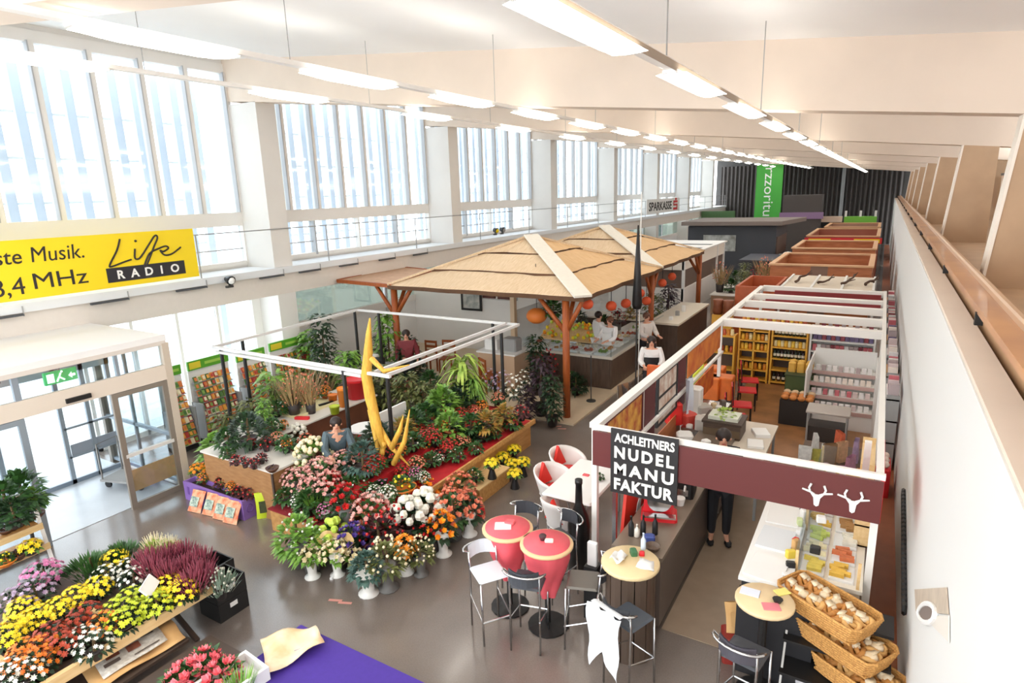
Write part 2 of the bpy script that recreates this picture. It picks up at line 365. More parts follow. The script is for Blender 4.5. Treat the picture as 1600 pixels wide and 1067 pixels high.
for i in range(26): m.tube([(0, i*.085+.05*math.cos(a*PI/3), .05*math.sin(a*PI/3)+.0115*i) for a in range(6)], .022, 5, True)
one(m, 'wall_glyphs', BLACK, 'black chain of links fixed along the white right wall, near end', 'chain', (.535, 6.6, .83))  # rings stand in for illegible black wall lettering seen edge-on
m = MB()
for i in range(14): m.tube([(0, i*.1+.05*math.cos(a*PI/3), .05*math.sin(a*PI/3)) for a in range(6)], .022, 5, True)
one(m, 'wall_glyphs', BLACK, 'black chain of links on the white right wall beside the glazed shelves', 'chain', (.535, 14.5, 1.2))
# suspended lamp rows
def lamp_row(X, z, ys, word):
    r = thing('lamp_track', 'long white lamp track hung from the ceiling, %s row' % word, 'lamp track', (X, 0, z))
    MB().box(-.05, .05, -2, 60, .08, .13).put('rail', mat('#ece8e2', .5), r)
    if word == 'right': MB().box(.05, .056, -2, 60, .06, .12).put('rail_edge', mat('#9c8b78', .5), r)
    for i in range(15):
        y = .8+4.1*i; ztop = zb(X)+.95-z
        MB().tube([(0, y, .1), (0, y, ztop)], .006, 4).put('wire', GREY, r)
    for i, y in enumerate(ys):
        t = thing('ceiling_lamp', 'lit white lamp on the %s track, %s from the camera' % (word, ORD[i]), 'lamp', (X, y, z), group='lamps on the %s track' % word)
        L = 1.5
        MB().bev(-.06, .06, -L/2, L/2, .05, .085, .012).put('housing', WHITE, t)
        q = MB(); q.grid(lambda u, v: ((u-.5)*.24, (v-.5)*(L-.06)*(1-.03*abs(2*u-1)), .05-.05*math.sin(PI*u)*(min(1, 6*v, 6*(1-v)))), 6, 8); q.grid(lambda u, v: ((u-.5)*.24, (v-.5)*(L-.06)*(1-.03*abs(2*u-1)), .05+.012*math.sin(PI*u)), 4, 2); q.put('diffuser', TUBE, t, True)
lamp_row(-1.52, 5.82, [1.13+2.3*k for k in range(24)], 'right')
lamp_row(-5.6, 6.33, [3.5+2.3*k for k in range(24)], 'middle')
lamp_row(-8.3, 6.56, [3.7+3.5*k for k in range(16)], 'left')
# ------------------------------------------------------------------ entrance porch on the window side
ALU = mat('#b9b3ab', .4, .4); ALUB = mat('#8f8478', .45, .3); ALUG = mat('#9aa4ad', .4, .4)
VX = -10.52
po = thing('entrance_porch', 'white flat-roofed glazed entrance porch by the yellow banner', 'porch', (VX, 0, 0))
MB().box(-2.5, .04, 1.5, 5.82, 2.74, 2.84).put('roof', mat('#e6e3e0', .6), po)
MB().box(-.03, .05, 1.5, 5.8, 2.06, 2.32).put('header', mat('#d9cbbb', .5), po)
MB().box(-.03, .05, 1.5, 5.8, 2.67, 2.74).put('roof_edge', mat('#d3c9bf', .5), po)
MB().box(.05, .09, 4.15, 4.5, 2.11, 2.18).put('sensor', BLACK, po); MB().box(-.6, -.56, 3.3, 3.62, 2.5, 2.56).put('sensor', BLACK, po)
MB().box(-.06, .06, 5.72, 5.84, 0, 2.70).put('corner_post', mat('#c5b6a4', .5), po)
MB().box(-2.5, -2.4, 5.72, 5.84, 0, 2.70).put('corner_post', ALUB, po)
MB().box(-.03, .03, 3.55, 3.63, 2.32, 2.67).put('glazing_post', ALUG, po); MB().box(-.03, .03, 4.95, 5.0, 2.32, 2.67).put('glazing_post', ALUG, po)
MB().box(-.01, 0, 1.5, 5.72, 2.32, 2.67).put('fanlight', GLASS, po)
MB().box(-2.4, -.06, 5.77, 5.78, .1, 2.7).put('side_pane', GLASS, po)
for z in (.05, .95): MB().box(-2.4, -.06, 5.75, 5.8, z, z+.06).put('side_rail', ALUG, po)
MB().box(-1.4, -1.35, 5.75, 5.8, 0, 2.7).put('side_mullion', ALUG, po)
def leafdoor(label, y0, y1, x, col, board):
    d = thing('sliding_door', label, 'door', (x, 0, 0))
    m = MB(); m.box(-.025, .025, y0, y0+.09, 0, 2.05); m.put('stile', col, d); MB().box(-.025, .025, y1-.09, y1, 0, 2.05).put('stile', col, d)
    MB().box(-.025, .025, y0+.09, y1-.09, 0, .1).put('bottom_rail', col, d); MB().box(-.025, .025, y0+.09, y1-.09, 1.97, 2.05).put('top_rail', col, d)
    MB().box(-.03, .03, y0+.05, y1-.05, .92, .98).put('push_bar', mat('#d9d5cf', .4), d)
    MB().box(-.005, .005, y0+.09, y1-.09, .1, 1.97).put('pane', GLASS, d)
    if board: MB().box(-.02, .0, y0+.09, y1-.09, .3, .68).put('kick_panel', mat('#b39468', .6, var=.15), d)
leafdoor('brown framed glass sliding door leaf with a low wooden board, right of the opening', 4.8, 5.72, VX+.02, ALUB, True)
leafdoor('grey framed glass sliding door leaf at the far left behind the plant rack', 2.65, 3.6, VX+.02, ALUG, False)
fac = thing('outer_entrance_doors', 'blue-grey framed outer glass doors at the back of the entrance porch', 'door', (-12.55, 0, 0))
for y in (2.9, 3.85, 4.85, 5.3, 5.75): MB().box(-.03, .03, y-.035, y+.035, 0, 2.75).put('post', ALUG, fac)
MB().box(-.03, .03, 2.6, 5.8, 2.1, 2.35).put('head_rail', mat('#b4c0c0', .5), fac); MB().box(-.03, .03, 2.6, 5.8, 0, .09).put('bottom_rail', mat('#7a8794', .4), fac)
for z in (.5, 1.05): MB().box(-.03, .03, 4.85, 5.75, z, z+.04).put('cross_bar', ALUG, fac)
for a, b in ((2.93, 3.82), (3.89, 4.82), (4.88, 5.28), (5.33, 5.73)): MB().box(-.005, .005, a, b, .1, 2.1).put('pane', GLASS, fac)
MB().box(.006, .012, 4.0, 4.75, 1.5, 1.56).put('blue_sticker', mat('#5a7fd0', .5), fac)
MB().box(.006, .02, 4.9, 5.7, .52, .75).put('grey_panel', mat('#8e949c', .5), fac)
ex = thing('exit_sign', 'green lit emergency exit sign with white running figure inside the porch', 'sign', (-11.1, 4.40, 2.30))
MB().box(-.03, .03, -.23, .23, 0, .2).put('box', glow('#4db86a', .6, 'exit_green'), ex)
m = MB(); m.box(.031, .04, -.2, -.1, .03, .17); m.tube([(.036, .0, .16), (.036, -.03, .1), (.036, .04, .04)], .014, 5); m.tube([(.036, -.03, .1), (.036, -.07, .03)], .014, 5); m.ball((.036, .015, .178), .018, 6, 4)
m.poly([(.031, .1, .09), (.031, .15, .14), (.031, .15, .11), (.031, .2, .11), (.031, .2, .07), (.031, .15, .07), (.031, .15, .04)], (.008, 0, 0)); m.put('running_figure', glow('#f4fff4', 1.2, 'exit_white'), ex)
MB().box(-.01, .01, -.01, .01, .2, .45).put('hanger', GREY, ex)
tr = thing('luggage_trolley', 'low grey flat trolley standing inside the porch behind the door leaf', 'trolley', (-11.5, 5.35, 0), .3)
MB().box(-.45, .45, -.25, .25, .14, .18).put('deck', GREY, tr); MB().tube([(-.42, -.22, .18), (-.42, -.22, .85), (-.42, .22, .85), (-.42, .22, .18)], .015, 6).put('handle', STEEL, tr)
for a in (-.35, .35):
    for b in (-.18, .18): MB().tube([(a, b-.015, .07), (a, b+.015, .07)], .07, 8).put('wheel', BLACK, tr)
# yellow banner on the ledge railing
B = thing('radio_banner', 'large yellow advertising banner with a black radio logo on the window ledge', 'banner', (-12.84, 0, 0))
MB().box(-.01, .01, 1.2, 8.08, 3.47, 4.5).put('cloth', YELLOW, B)
INK = mat('#2a2422', .6); INKW = mat('#f3f1ea', .5)
def on_banner(y, z): return frame_m((0, 1, 0), (0, 0, 1), (.012, y, z))
words('beste', .36, on_banner(4.16, 4.1), INK, B, bold=.002, width=.72, shear=.1); words('Musik.', .38, on_banner(5.02, 4.1), INK, B, bold=0, width=.85, shear=.1)
words('98,4', .43, on_banner(4.14, 3.57), INK, B, bold=0, width=.70); words('MHz', .4, on_banner(4.98, 3.63), INK, B, bold=0, width=.88)
MB().box(.011, .018, 6.2, 7.78, 3.57, 3.85).put('logo_box', mat('#28262a', .5), B)
for i, ch_ in enumerate('RADIO'): words(ch_, .23, frame_m((0, 1, 0), (0, 0, 1), (.02, 6.38+.27*i+(.05 if ch_ == 'I' else 0), 3.63)), INKW, B, 'letter', bold=.006)
def stroke(pts, r=.018):
    q = [Vector((.02, 6.25+a*1.5, 3.88+b*.6)) for a, b in pts]; o = []
    for i in range(len(q)-1):
        p0, p1, p2, p3 = q[max(0,i-1)], q[i], q[i+1], q[min(len(q)-1,i+2)]
        for t in (0, .25, .5, .75): o.append(.5*((2*p1)+(p2-p0)*t+(2*p0-5*p1+4*p2-p3)*t*t+(3*p1-p0-3*p2+p3)*t**3))
    return MB().tube(o+[q[-1]], r, 5)
for pts in (((.2, .85), (.14, .5), (.02, .05), (.05, 0), (.2, .1), (.3, .16)), ((.37, .5), (.35, .2), (.4, .16), (.46, .3)),
            ((.46, .3), (.56, .6), (.66, .88), (.69, .8), (.62, .5), (.53, .1), (.47, -.12), (.46, -.05), (.55, .3), (.66, .42)),
            ((.66, .42), (.78, .5), (.82, .42), (.74, .32), (.70, .38), (.75, .2), (.86, .22), (1.0, .42))): stroke(pts).put('script_letter', INK, B)
MB().ball((.02, 6.84, 4.33), .025, 6, 4).put('script_dot', INK, B)
# lamps on the ledge
def spot(y, label, lampcol, z=3.4, x=-12.95):
    t = thing('spotlight', label, 'spotlight', (x, y, z))
    MB().box(-.04, .04, -.08, .08, 0, .05).put('foot', DGREY, t); MB().tube([(0, 0, .05), (0, 0, .14)], .02, 6).put('stem', DGREY, t)
    MB().tube([(-.06, 0, .2), (.07, 0, .17), (.1, 0, .16)], [.07, .11, .11], 10).put('head', BLACK, t); MB().ball((.09, 0, .165), .085, 8, 4).put('lens', lampcol, t)
o = spot(8.75, 'round black spotlight with white lens right of the yellow banner', WHITE, 3.12, -12.8)
spot(20.4, 'black floodlight with yellow face on the ledge above the first thatched canopy', YELLOW, 3.5, -12.9); spot(20.9, 'black floodlight with pale lens beside the yellow one above the canopy', GREY, 3.5, -12.9)
bk = thing('bank_sign', 'white bank sign with black letters and red logo on the far railing', 'sign', (-12.88, 0, 0))
MB().box(-.02, .02, 38.2, 45.4, 3.52, 4.45).put('board', WHITE, bk)
words('SPARKASSE', .75, frame_m((0, 1, 0), (0, 0, 1), (.03, 38.6, 3.72)), INK, bk, bold=.015, width=4.9)
m = MB(); m.box(.021, .03, 43.9, 44.9, 3.62, 3.78); m.box(.021, .03, 43.9, 44.9, 3.9, 4.02); m.box(.021, .03, 43.9, 44.9, 4.12, 4.26); m.box(.021, .03, 43.9, 44.1, 3.9, 4.2); m.box(.021, .03, 44.7, 44.9, 3.62, 3.98); m.ball((.03, 44.4, 4.36), .09, 8, 5); m.put('red_logo', RED, bk)

# ------------------------------------------------------------------ plants
LF = {k: mat(a, .5, col2=b, scale=9) for k, a, b in (('g', '#3f6b2c', '#22431c'), ('dk', '#24421f', '#132812'), ('lt', '#86b043', '#4f7d2b'), ('yg', '#b3c95a', '#7f9f3a'),
      ('bl', '#4f6f63', '#2c463f'), ('re', '#5c2b2e', '#32191c'), ('pu', '#4a3440', '#271c22'), ('ol', '#75793f', '#4a5127'), ('tw', '#b99a6a', '#8f7a52'), ('or', '#c98a3a', '#4f6b2a'), ('gw', '#a9b7a6', '#6f8a70'))}
FC = {k: mat(a, .55, col2=b, scale=14) for k, a, b in (('ye', '#fbe52c', '#f3d01c'), ('yg', '#d8da2c', '#a9bd24'), ('or', '#f08a1d', '#d96a14'), ('rs', '#b8431f', '#8f2c18'), ('wh', '#f3f0e6', '#d9d6c2'),
      ('pk', '#d984ac', '#b4588a'), ('lv', '#c9b5c6', '#8d6f92'), ('rd', '#d5271f', '#a3151a'), ('he', '#a04a5a', '#743443'), ('sa', '#ef9c78', '#d86e54'), ('cr', '#efe3c4', '#d7c595'), ('pu', '#5b3f96', '#3c2a72'), ('lm', '#cfe05a', '#a8c23c'), ('gy', '#c8c4b4', '#9d9a88'), ('oy', '#f6a91c', '#ef7d17'), ('sp', '#ecc0b4', '#d9938c'), ('ar', '#e0444e', '#ee8a92'))}
POTS = {'terra': TERRA, 'dark': mat('#3a3331', .5), 'white': mat('#efece4', .4), 'grey': mat('#6d6a66', .5), 'purple': mat('#5a3a66', .5), 'orange': mat('#e07a24', .5), 'brown': mat('#5a3a2a', .5), 'green': mat('#4f7a34', .5)}
def rdir(up=.1):
    while True:
        v = Vector((rnd.uniform(-1,1), rnd.uniform(-1,1), rnd.uniform(-up,1)))
        if .2 < v.length < 1: return v.normalized()
def pot_mb(r, h, style='pot'):
    if style == 'pot': return MB().lathe([(r*.72, 0), (r*.98, h*.86), (r*1.1, h*.86), (r*1.1, h), (r*.95, h), (r*.9, h*.9)], 12)
    if style == 'vase': return MB().lathe([(r*1.25, 0), (r*1.3, h*.05), (r*.75, h*.12), (r*.7, h*.3), (r*.85, h*.7), (r*1.15, h), (r*1.0, h)], 14)
    if style == 'bowl': return MB().lathe([(r*.55, 0), (r*.95, h*.6), (r*1.1, h), (r*1.0, h), (r*.9, h*.8)], 14)
    return MB().lathe([(r*.85, 0), (r, h), (r*.93, h), (r*.9, h*.9)], 12)
def make_leaves(kind, R, H, z0, n, L, W):
    m = MB()
    for i in range(n):
        d = rdir(.25); 
        if kind == 'dome': p = Vector((d.x*R*.75, d.y*R*.75, z0+max(0, d.z)*H*.8)); m.leaf(p, d+Vector((0,0,.2)), L*rnd.uniform(.7,1.2), W, .4)
        elif kind == 'spike': a = rnd.random()*6.3; q = rnd.random()**.5*R*.55; m.leaf((q*math.cos(a), q*math.sin(a), z0), (math.cos(a)*.45, math.sin(a)*.45, 1.1), H*rnd.uniform(.7,1.1), W, .12)
        elif kind == 'arch': a = rnd.random()*6.3; zz = z0+rnd.random()*H*.8; m.leaf((0, 0, zz), (math.cos(a), math.sin(a), rnd.uniform(.5,1.3)), L*rnd.uniform(.7,1.2), W, 1.1, 4)
        elif kind == 'column':
            t = rnd.random(); a = rnd.random()*6.3; q = R*(1-.55*t)*rnd.uniform(.3,1)
            m.leaf((q*math.cos(a), q*math.sin(a), z0+t*H), (math.cos(a), math.sin(a), rnd.uniform(-.1,.7)), L*rnd.uniform(.7,1.2), W, .5)
        elif kind == 'needle':
            a = rnd.random()*6.3; q = R*rnd.random()**.5; t = 1-(q/R)**2
            m.leaf((q*math.cos(a), q*math.sin(a), z0+t*H*.6*rnd.random()), (math.cos(a)*q/R*.8, math.sin(a)*q/R*.8, 1), L*rnd.uniform(.7,1.2), W, .1)
    return m
def make_flowers(style, n, r, R, H, z0, up=0.05):
    m = MB()
    for i in range(n):
        t = (i+.5)/n; cz = 1-t*(1-up); a = i*2.39996; q = math.sqrt(max(0, 1-cz*cz))
        d = Vector((q*math.cos(a), q*math.sin(a), cz)); d += Vector([rnd.uniform(-.12,.12) for _ in 'xyz']); d.normalize()
        p = Vector((d.x*R, d.y*R, z0+d.z*H)); dd = (d+Vector((0,0,.35))).normalized(); rr = r*rnd.uniform(.8,1.15)
        if style == 'daisy': m.star(p, dd, rr, 7, .6, .15); m.star(p+dd*rr*.25, dd, rr*.6, 6, .6, .3)
        elif style == 'star': m.star(p, dd, rr, 5, .42, .1)
        elif style == 'cup': m.star(p, dd, rr, 5, .8, .8); m.star(p, dd, rr*.7, 5, .8, 1.4)
        elif style == 'ball': m.ball(p, rr, 6, 4)
        elif style == 'plume':
            m.tube([p, p+dd*rr*3+Vector((0,0,rr*2))], [rr*.35, rr*.1], 4)
    return m
PROTO = {}
# kind: (pot style, pot r, pot h, pot colour, leaf kind, R, H, n, L, W, leaf colour, flower style, n, r, R, H, colour)
KINDS = {
 'mum_ye': ('pot', .07, .1, 'dark', 'dome', .15, .15, 70, .07, .03, 'dk', 'daisy', 46, .031, .165, .15, 'ye'),
 'mum_yg': ('pot', .07, .1, 'dark', 'dome', .15, .15, 70, .07, .03, 'dk', 'daisy', 42, .030, .165, .15, 'yg'),
 'mum_or': ('pot', .07, .1, 'dark', 'dome', .15, .15, 70, .07, .03, 'dk', 'daisy', 38, .029, .16, .15, 'or'),
 'mum_rs': ('pot', .07, .1, 'dark', 'dome', .15, .15, 70, .07, .03, 'dk', 'daisy', 42, .029, .16, .15, 'rs'),
 'mum_wh': ('pot', .07, .1, 'dark', 'dome', .15, .15, 80, .07, .03, 'dk', 'daisy', 30, .027, .165, .15, 'wh'),
 'mum_pk': ('pot', .08, .1, 'dark', 'dome', .17, .16, 70, .07, .03, 'dk', 'daisy', 50, .031, .19, .16, 'pk'),
 'mum_lv': ('pot', .08, .1, 'dark', 'dome', .17, .16, 80, .07, .03, 'dk', 'daisy', 34, .029, .19, .16, 'lv'),
 'heather': ('pot', .06, .1, 'dark', 'needle', .15, .16, 90, .1, .014, 're', 'plume', 110, .022, .13, .14, 'he'),
 'conifer': ('pot', .07, .1, 'dark', 'needle', .19, .18, 420, .09, .016, 'g', None),
 'pale_heather': ('pot', .06, .1, 'dark', 'needle', .13, .16, 160, .1, .014, 'yg', 'plume', 50, .018, .11, .13, 'cr'),
 'dried': ('pot', .06, .1, 'dark', 'needle', .14, .2, 170, .13, .014, 'gw', 'ball', 40, .012, .14, .2, 'gy'),
 'bush': ('pot', .09, .13, 'dark', 'dome', .2, .3, 150, .13, .06, 'g', None),
 'bush_dk': ('pot', .1, .15, 'dark', 'dome', .24, .36, 190, .12, .055, 'dk', None),
 'bush_lt': ('pot', .09, .13, 'terra', 'dome', .22, .36, 150, .15, .07, 'lt', None),
 'bush_bl': ('pot', .09, .13, 'dark', 'dome', .22, .34, 170, .11, .05, 'bl', None),
 'olive': ('pot', .09, .13, 'dark', 'column', .26, .55, 220, .13, .04, 'ol', None),
 'tree': ('pot', .12, .2, 'dark', 'column', .27, .85, 260, .14, .06, 'g', None),
 'tree_dk': ('pot', .12, .2, 'dark', 'column', .25, .8, 260, .13, .05, 'dk', None),
 'tree_lt': ('pot', .11, .18, 'terra', 'column', .28, .8, 230, .15, .07, 'lt', None),
 'palm': ('pot', .12, .18, 'white', 'arch', .3, .55, 80, .55, .045, 'lt', None),
 'palm_yg': ('pot', .12, .18, 'dark', 'arch', .3, .5, 70, .5, .05, 'yg', None),
 'grass': ('pot', .1, .16, 'purple', 'spike', .2, .42, 110, .4, .02, 'lt', None),
 'twig': ('bucket', .12, .25, 'dark', 'spike', .3, .7, 90, .5, .018, 'tw', 'ball', 40, .016, .22, .65, 'sa'),
 'croton': ('pot', .08, .12, 'brown', 'dome', .17, .28, 90, .16, .06, 'or', None),
 'purple_leaf': ('pot', .1, .15, 'dark', 'column', .22, .6, 170, .14, .05, 'pu', None),
 'red_leaf': ('bucket', .11, .26, 'grey', 'dome', .2, .32, 130, .12, .04, 're', 'ball', 26, .016, .22, .33, 'rd'),
 'kal_red': ('pot', .06, .1, 'dark', 'dome', .12, .14, 60, .07, .045, 'g', 'star', 60, .022, .12, .13, 'rd'),
 'kal_or': ('pot', .06, .1, 'terra', 'dome', .12, .14, 60, .07, .045, 'g', 'star', 60, .022, .12, .13, 'or'),
 'kal_sa': ('pot', .06, .1, 'dark', 'dome', .12, .14, 60, .07, .045, 'g', 'star', 55, .022, .12, .13, 'sa'),
 'kal_wh': ('pot', .06, .1, 'white', 'dome', .12, .14, 60, .07, .045, 'g', 'star', 45, .022, .12, .13, 'wh'),
 'kal_pk': ('pot', .06, .1, 'white', 'dome', .12, .14, 60, .07, .045, 'g', 'star', 45, .022, .12, .13, 'pk'),
 'orchid': ('pot', .06, .11, 'white', 'dome', .1, .12, 20, .16, .05, 'dk', 'star', 26, .045, .2, .42, 'lv'),
 'orchid_wh': ('pot', .06, .11, 'white', 'dome', .1, .12, 20, .16, .05, 'dk', 'star', 26, .045, .2, .42, 'wh'),
 'hyd_wh': ('bucket', .1, .26, 'dark', 'dome', .17, .28, 70, .13, .07, 'dk', 'ball', 20, .055, .19, .3, 'wh'),
 'hyd_lm': ('bucket', .1, .24, 'grey', 'dome', .17, .26, 70, .13, .07, 'g', 'ball', 18, .05, .18, .28, 'lm'),
 'hyd_cr': ('bucket', .12, .26, 'dark', 'dome', .2, .3, 70, .13, .07, 'lt', 'ball', 60, .03, .24, .3, 'cr'),
 'iris': ('bucket', .1, .24, 'dark', 'spike', .16, .3, 50, .3, .03, 'dk', 'cup', 26, .04, .16, .28, 'pu'),
 'rose_rd': ('bucket', .1, .28, 'grey', 'dome', .15, .28, 60, .1, .05, 'dk', 'cup', 22, .045, .15, .3, 'rd'),
 'rose_sa': ('bucket', .1, .28, 'grey', 'dome', .18, .28, 60, .1, .05, 'g', 'cup', 40, .035, .2, .3, 'sa'),
 'rose_pk': ('bucket', .1, .26, 'grey', 'dome', .18, .26, 60, .1, .05, 'g', 'cup', 44, .033, .21, .26, 'sp'),
 'rose_oy': ('vase', .08, .28, 'white', 'dome', .15, .26, 60, .1, .05, 'dk', 'cup', 22, .042, .16, .28, 'oy'),
 'vase_peach': ('vase', .08, .28, 'white', 'dome', .16, .28, 90, .12, .05, 'dk', 'cup', 30, .036, .19, .3, 'sa'),
 'vase_gerb': ('vase', .075, .26, 'white', 'dome', .12, .2, 50, .12, .05, 'dk', 'daisy', 22, .055, .13, .2, 'oy'),
 'vase_leaf': ('vase', .09, .27, 'white', 'dome', .18, .28, 190, .09, .045, 'bl', None),
 'vase_mix': ('vase', .09, .3, 'grey', 'dome', .2, .3, 150, .1, .04, 'ol', 'ball', 40, .018, .22, .33, 'cr'),
 'vase_cream': ('vase', .075, .26, 'white', 'dome', .1, .14, 30, .09, .05, 'ol', 'cup', 14, .04, .1, .14, 'cr'),
 'vase_green': ('bucket', .11, .28, 'grey', 'dome', .24, .34, 170, .12, .055, 'lt', 'ball', 16, .014, .2, .33, 'wh'),
 'carn': ('bucket', .1, .24, 'dark', 'dome', .17, .24, 60, .1, .04, 'dk', 'cup', 30, .03, .18, .26, 'rd'),
 'bowl_mix': ('bowl', .17, .12, 'white', 'dome', .15, .14, 90, .08, .05, 'dk', 'star', 18, .026, .14, .13, 'pk'),
 'bowl_gr': ('bowl', .17, .1, 'orange', 'dome', .15, .12, 100, .08, .05, 'g', 'ball', 10, .02, .12, .12, 'ye'),
 'bowl_sun': ('bowl', .11, .08, 'dark', 'dome', .1, .06, 30, .08, .045, 'lt', 'daisy', 16, .045, .12, .07, 'ye'),
 'bowl_brown': ('bowl', .13, .1, 'brown', 'dome', .08, .05, 24, .06, .03, 'pu', None),
 'begonia': ('pot', .06, .1, 'dark', 'dome', .12, .13, 70, .07, .045, 're', 'star', 14, .024, .12, .14, 'rd'),
 'marigold': ('pot', .06, .1, 'dark', 'dome', .14, .15, 70, .08, .045, 'lt', 'daisy', 22, .042, .14, .15, 'oy'),
 'anthurium': ('pot', .09, .14, 'terra', 'dome', .2, .26, 60, .2, .09, 'g', 'cup', 22, .06, .19, .26, 'ar'),
 'foliage_pot': ('pot', .07, .1, 'dark', 'dome', .14, .16, 80, .09, .05, 'g', 'star', 6, .02, .12, .14, 'wh'),
}
def proto(kind, v):
    if (kind, v) in PROTO: return PROTO[kind, v]
    k = KINDS[kind]; ph = k[2]; L = []
    L.append((('vase' if k[0] == 'vase' else 'bowl' if k[0] == 'bowl' else 'bucket' if k[0] == 'bucket' else 'pot'), pot_mb(k[1], ph, k[0]).mesh('pot', POTS[k[3]], True), None))
    m = make_leaves(k[4], k[5], k[6], ph*.92, k[7], k[8], k[9])
    m.c = 1; m.tube([(0, 0, ph*.5), (.01, 0, ph+k[6]*.7)], [.02, .012], 5)
    L.append(('foliage', m.mesh('foliage', [LF[k[10]], mat('#5d4a2e', .7)]), 'stuff'))
    if k[11]: L.append(('blossoms', make_flowers(k[11], k[12], k[13], k[14], k[15], ph*.95+.02).mesh('blossoms', FC[k[16]]), 'stuff'))
    PROTO[kind, v] = L; return L
PN = {'grass': 'ornamental_grass', 'dried': 'dried_plant', 'olive': 'olive_shrub', 'twig': 'twig_bunch', 'red_leaf': 'red_foliage_bunch', 'purple_leaf': 'purple_foliage_plant', 'foliage_pot': 'leafy_pot_plant', 'mum': 'chrysanthemum', 'vase': 'flower_vase', 'bowl': 'planted_bowl', 'hyd': 'hydrangea', 'rose': 'rose_bunch', 'kal': 'kalanchoe', 'tree': 'potted_tree', 'bush': 'potted_bush', 'palm': 'potted_palm', 'orchid': 'orchid', 'heather': 'heather', 'conifer': 'dwarf_conifer', 'carn': 'carnation_bunch', 'iris': 'iris_bunch'}
def plant(kind, loc, label, s=1.0, group=None, h=1.0):
    t = thing(PN.get(kind, PN.get(kind.split('_')[0], kind if '_' not in kind else kind)), label, 'flowers' if kind.split('_')[0] in ('vase', 'rose', 'hyd', 'iris', 'carn', 'red') else 'potted plant', loc, rnd.random()*6.3, group, s)
    if h != 1: t.scale = (s, s, s*h)
    par = t
    for nm, me, kd in proto(kind, rnd.randint(0, 1)):
        o = link(me, nm, par if nm == 'blossoms' else t, None, kd)
        if nm == 'foliage': par = o
    return t
def pl(kind, x, y, zb, label, s=1.0, group=None, h=1.0, c=.55):
    k = KINDS[kind]; zc = zb+(k[2]+k[6]*c*h)*s
    p = P(x, y, zc); return plant(kind, (p.x, p.y, zb), label, s, group, h)
# ------------------------------------------------------------------ chrysanthemum bench, front left
bt = thing('flower_bench', 'long low wooden bench full of potted chrysanthemums, front left', 'bench', (-7.4, 2.2, 0))
BW = mat('#6f5a4f', .6, var=.15, scale=4)
MB().box(-1.0, .98, -1.9, 1.5, .54, .58).put('bench_top', BW, bt)
MB().box(.97, 1.03, -1.9, 1.42, .56, .67).put('front_rail', WOOD_L, bt); MB().box(.93, .97, -1.9, 1.42, .6, .63).put('front_rail', WOOD, bt)
for y in (-1.2, -.35, .5): MB().box(-.2, .95, y-.02, y+.02, .58, .64).put('cross_slat', WOOD_L, bt)
for y in (-1.5, 0, 1.2):
    MB().bar((.9, y, 0), (-.5, y+.1, .54), .05).put('leg', DBROWN, bt); MB().bar((-.9, y, 0), (.6, y+.15, .54), .05).put('leg', WOOD_L if y > 1 else DBROWN, bt)
GM = 'potted chrysanthemums on the front bench'
ZB = .585
rows = [
 ('mum_ye', ((150,914,'back yellow row beside the white-flowered pots'), (118,928,'middle of the back row'), (88,946,'back yellow row above the rust pots'), (55,960,'back row, third from the left edge'), (27,973,'back row, second from the left edge'), (8,990,'at the left edge of the photo'), (34,946,'behind the others near the brown board'), (178,872,'tallest at the back by the green conifers'), (262,912,'right of the white price card'), (284,920,'at the right end, beside the red heather')), 'bright yellow'),
 ('mum_yg', ((232,925,'below the white price card'), (205,932,'in the lime group, top left'), (183,948,'in the lime group, far left'), (212,952,'in the lime group, middle'), (192,966,'lowest of the lime group'), (245,940,'in the lime group, right')), 'lime yellow'),
 ('mum_rs', ((133,955,'top of the rust group'), (112,974,'middle of the rust group'), (78,988,'left of the rust group'), (98,1000,'lowest of the rust group')), 'rust red'),
 ('mum_or', ((162,970,'beside the white pot at the rail'), (40,1012,'left of the amber group'), (66,1008,'top of the amber group'), (56,1030,'lowest of the amber group'), (28,1030,'at far left of the amber group')), 'amber orange'),
 ('mum_wh', ((128,992,'against the wooden rail'), (145,1003,'half hidden at the rail'), (12,1046,'in the bottom left corner'), (38,1046,'next to the bottom left corner'), (165,895,'behind the yellow row'), (198,884,'in front of the conifers'), (208,898,'beside the white price card')), 'white')]
for k, pts, cw in rows:
    for x, y, wh in pts: pl(k, x, y, ZB, '%s potted chrysanthemum on the front bench, %s' % (cw, wh), rnd.uniform(.95, 1.12), GM)
for x, y, wh in ((232,872,'left'), (262,868,'top'), (290,885,'middle'), (312,895,'right end'), (262,892,'lower left'), (300,906,'lower right'), (285,862,'back'), (312,872,'back right'), (240,884,'beside the lime pots')):
    pl('heather', x, y, ZB, 'wine red potted heather at the far end of the front bench, %s' % wh, 1.12, 'red heather on the front bench', c=.8)
pl('conifer', 140, 876, ZB, 'dark green feathery dwarf conifer at the back of the front bench, left one', 1.35); pl('conifer', 188, 858, ZB, 'dark green feathery dwarf conifer behind the yellow mums, right one', 1.25)
pl('pale_heather', 240, 850, ZB, 'pale cream-green potted heather behind the red heather', 1.1); pl('pale_heather', 262, 852, ZB, 'pale cream potted heather at the back right of the front bench', 1.0)
t = pl('dried', 342, 905, .5, 'grey white bushy dried-looking plant on the black crates', 1.2)
pl('mum_pk', 66, 892, .58, 'pink-violet chrysanthemum behind the front bench, upper one', 1.25); pl('mum_lv', 52, 918, .58, 'pale lavender chrysanthemum behind the front bench, lower left', 1.15); pl('mum_lv', 22, 932, .58, 'pale lavender chrysanthemum behind the front bench, at the photo edge', 1.05)
c = P(232, 908, .95)
cd = thing('price_card', 'blank white price card stuck among the yellow chrysanthemums', 'card', (c.x, c.y, .62))
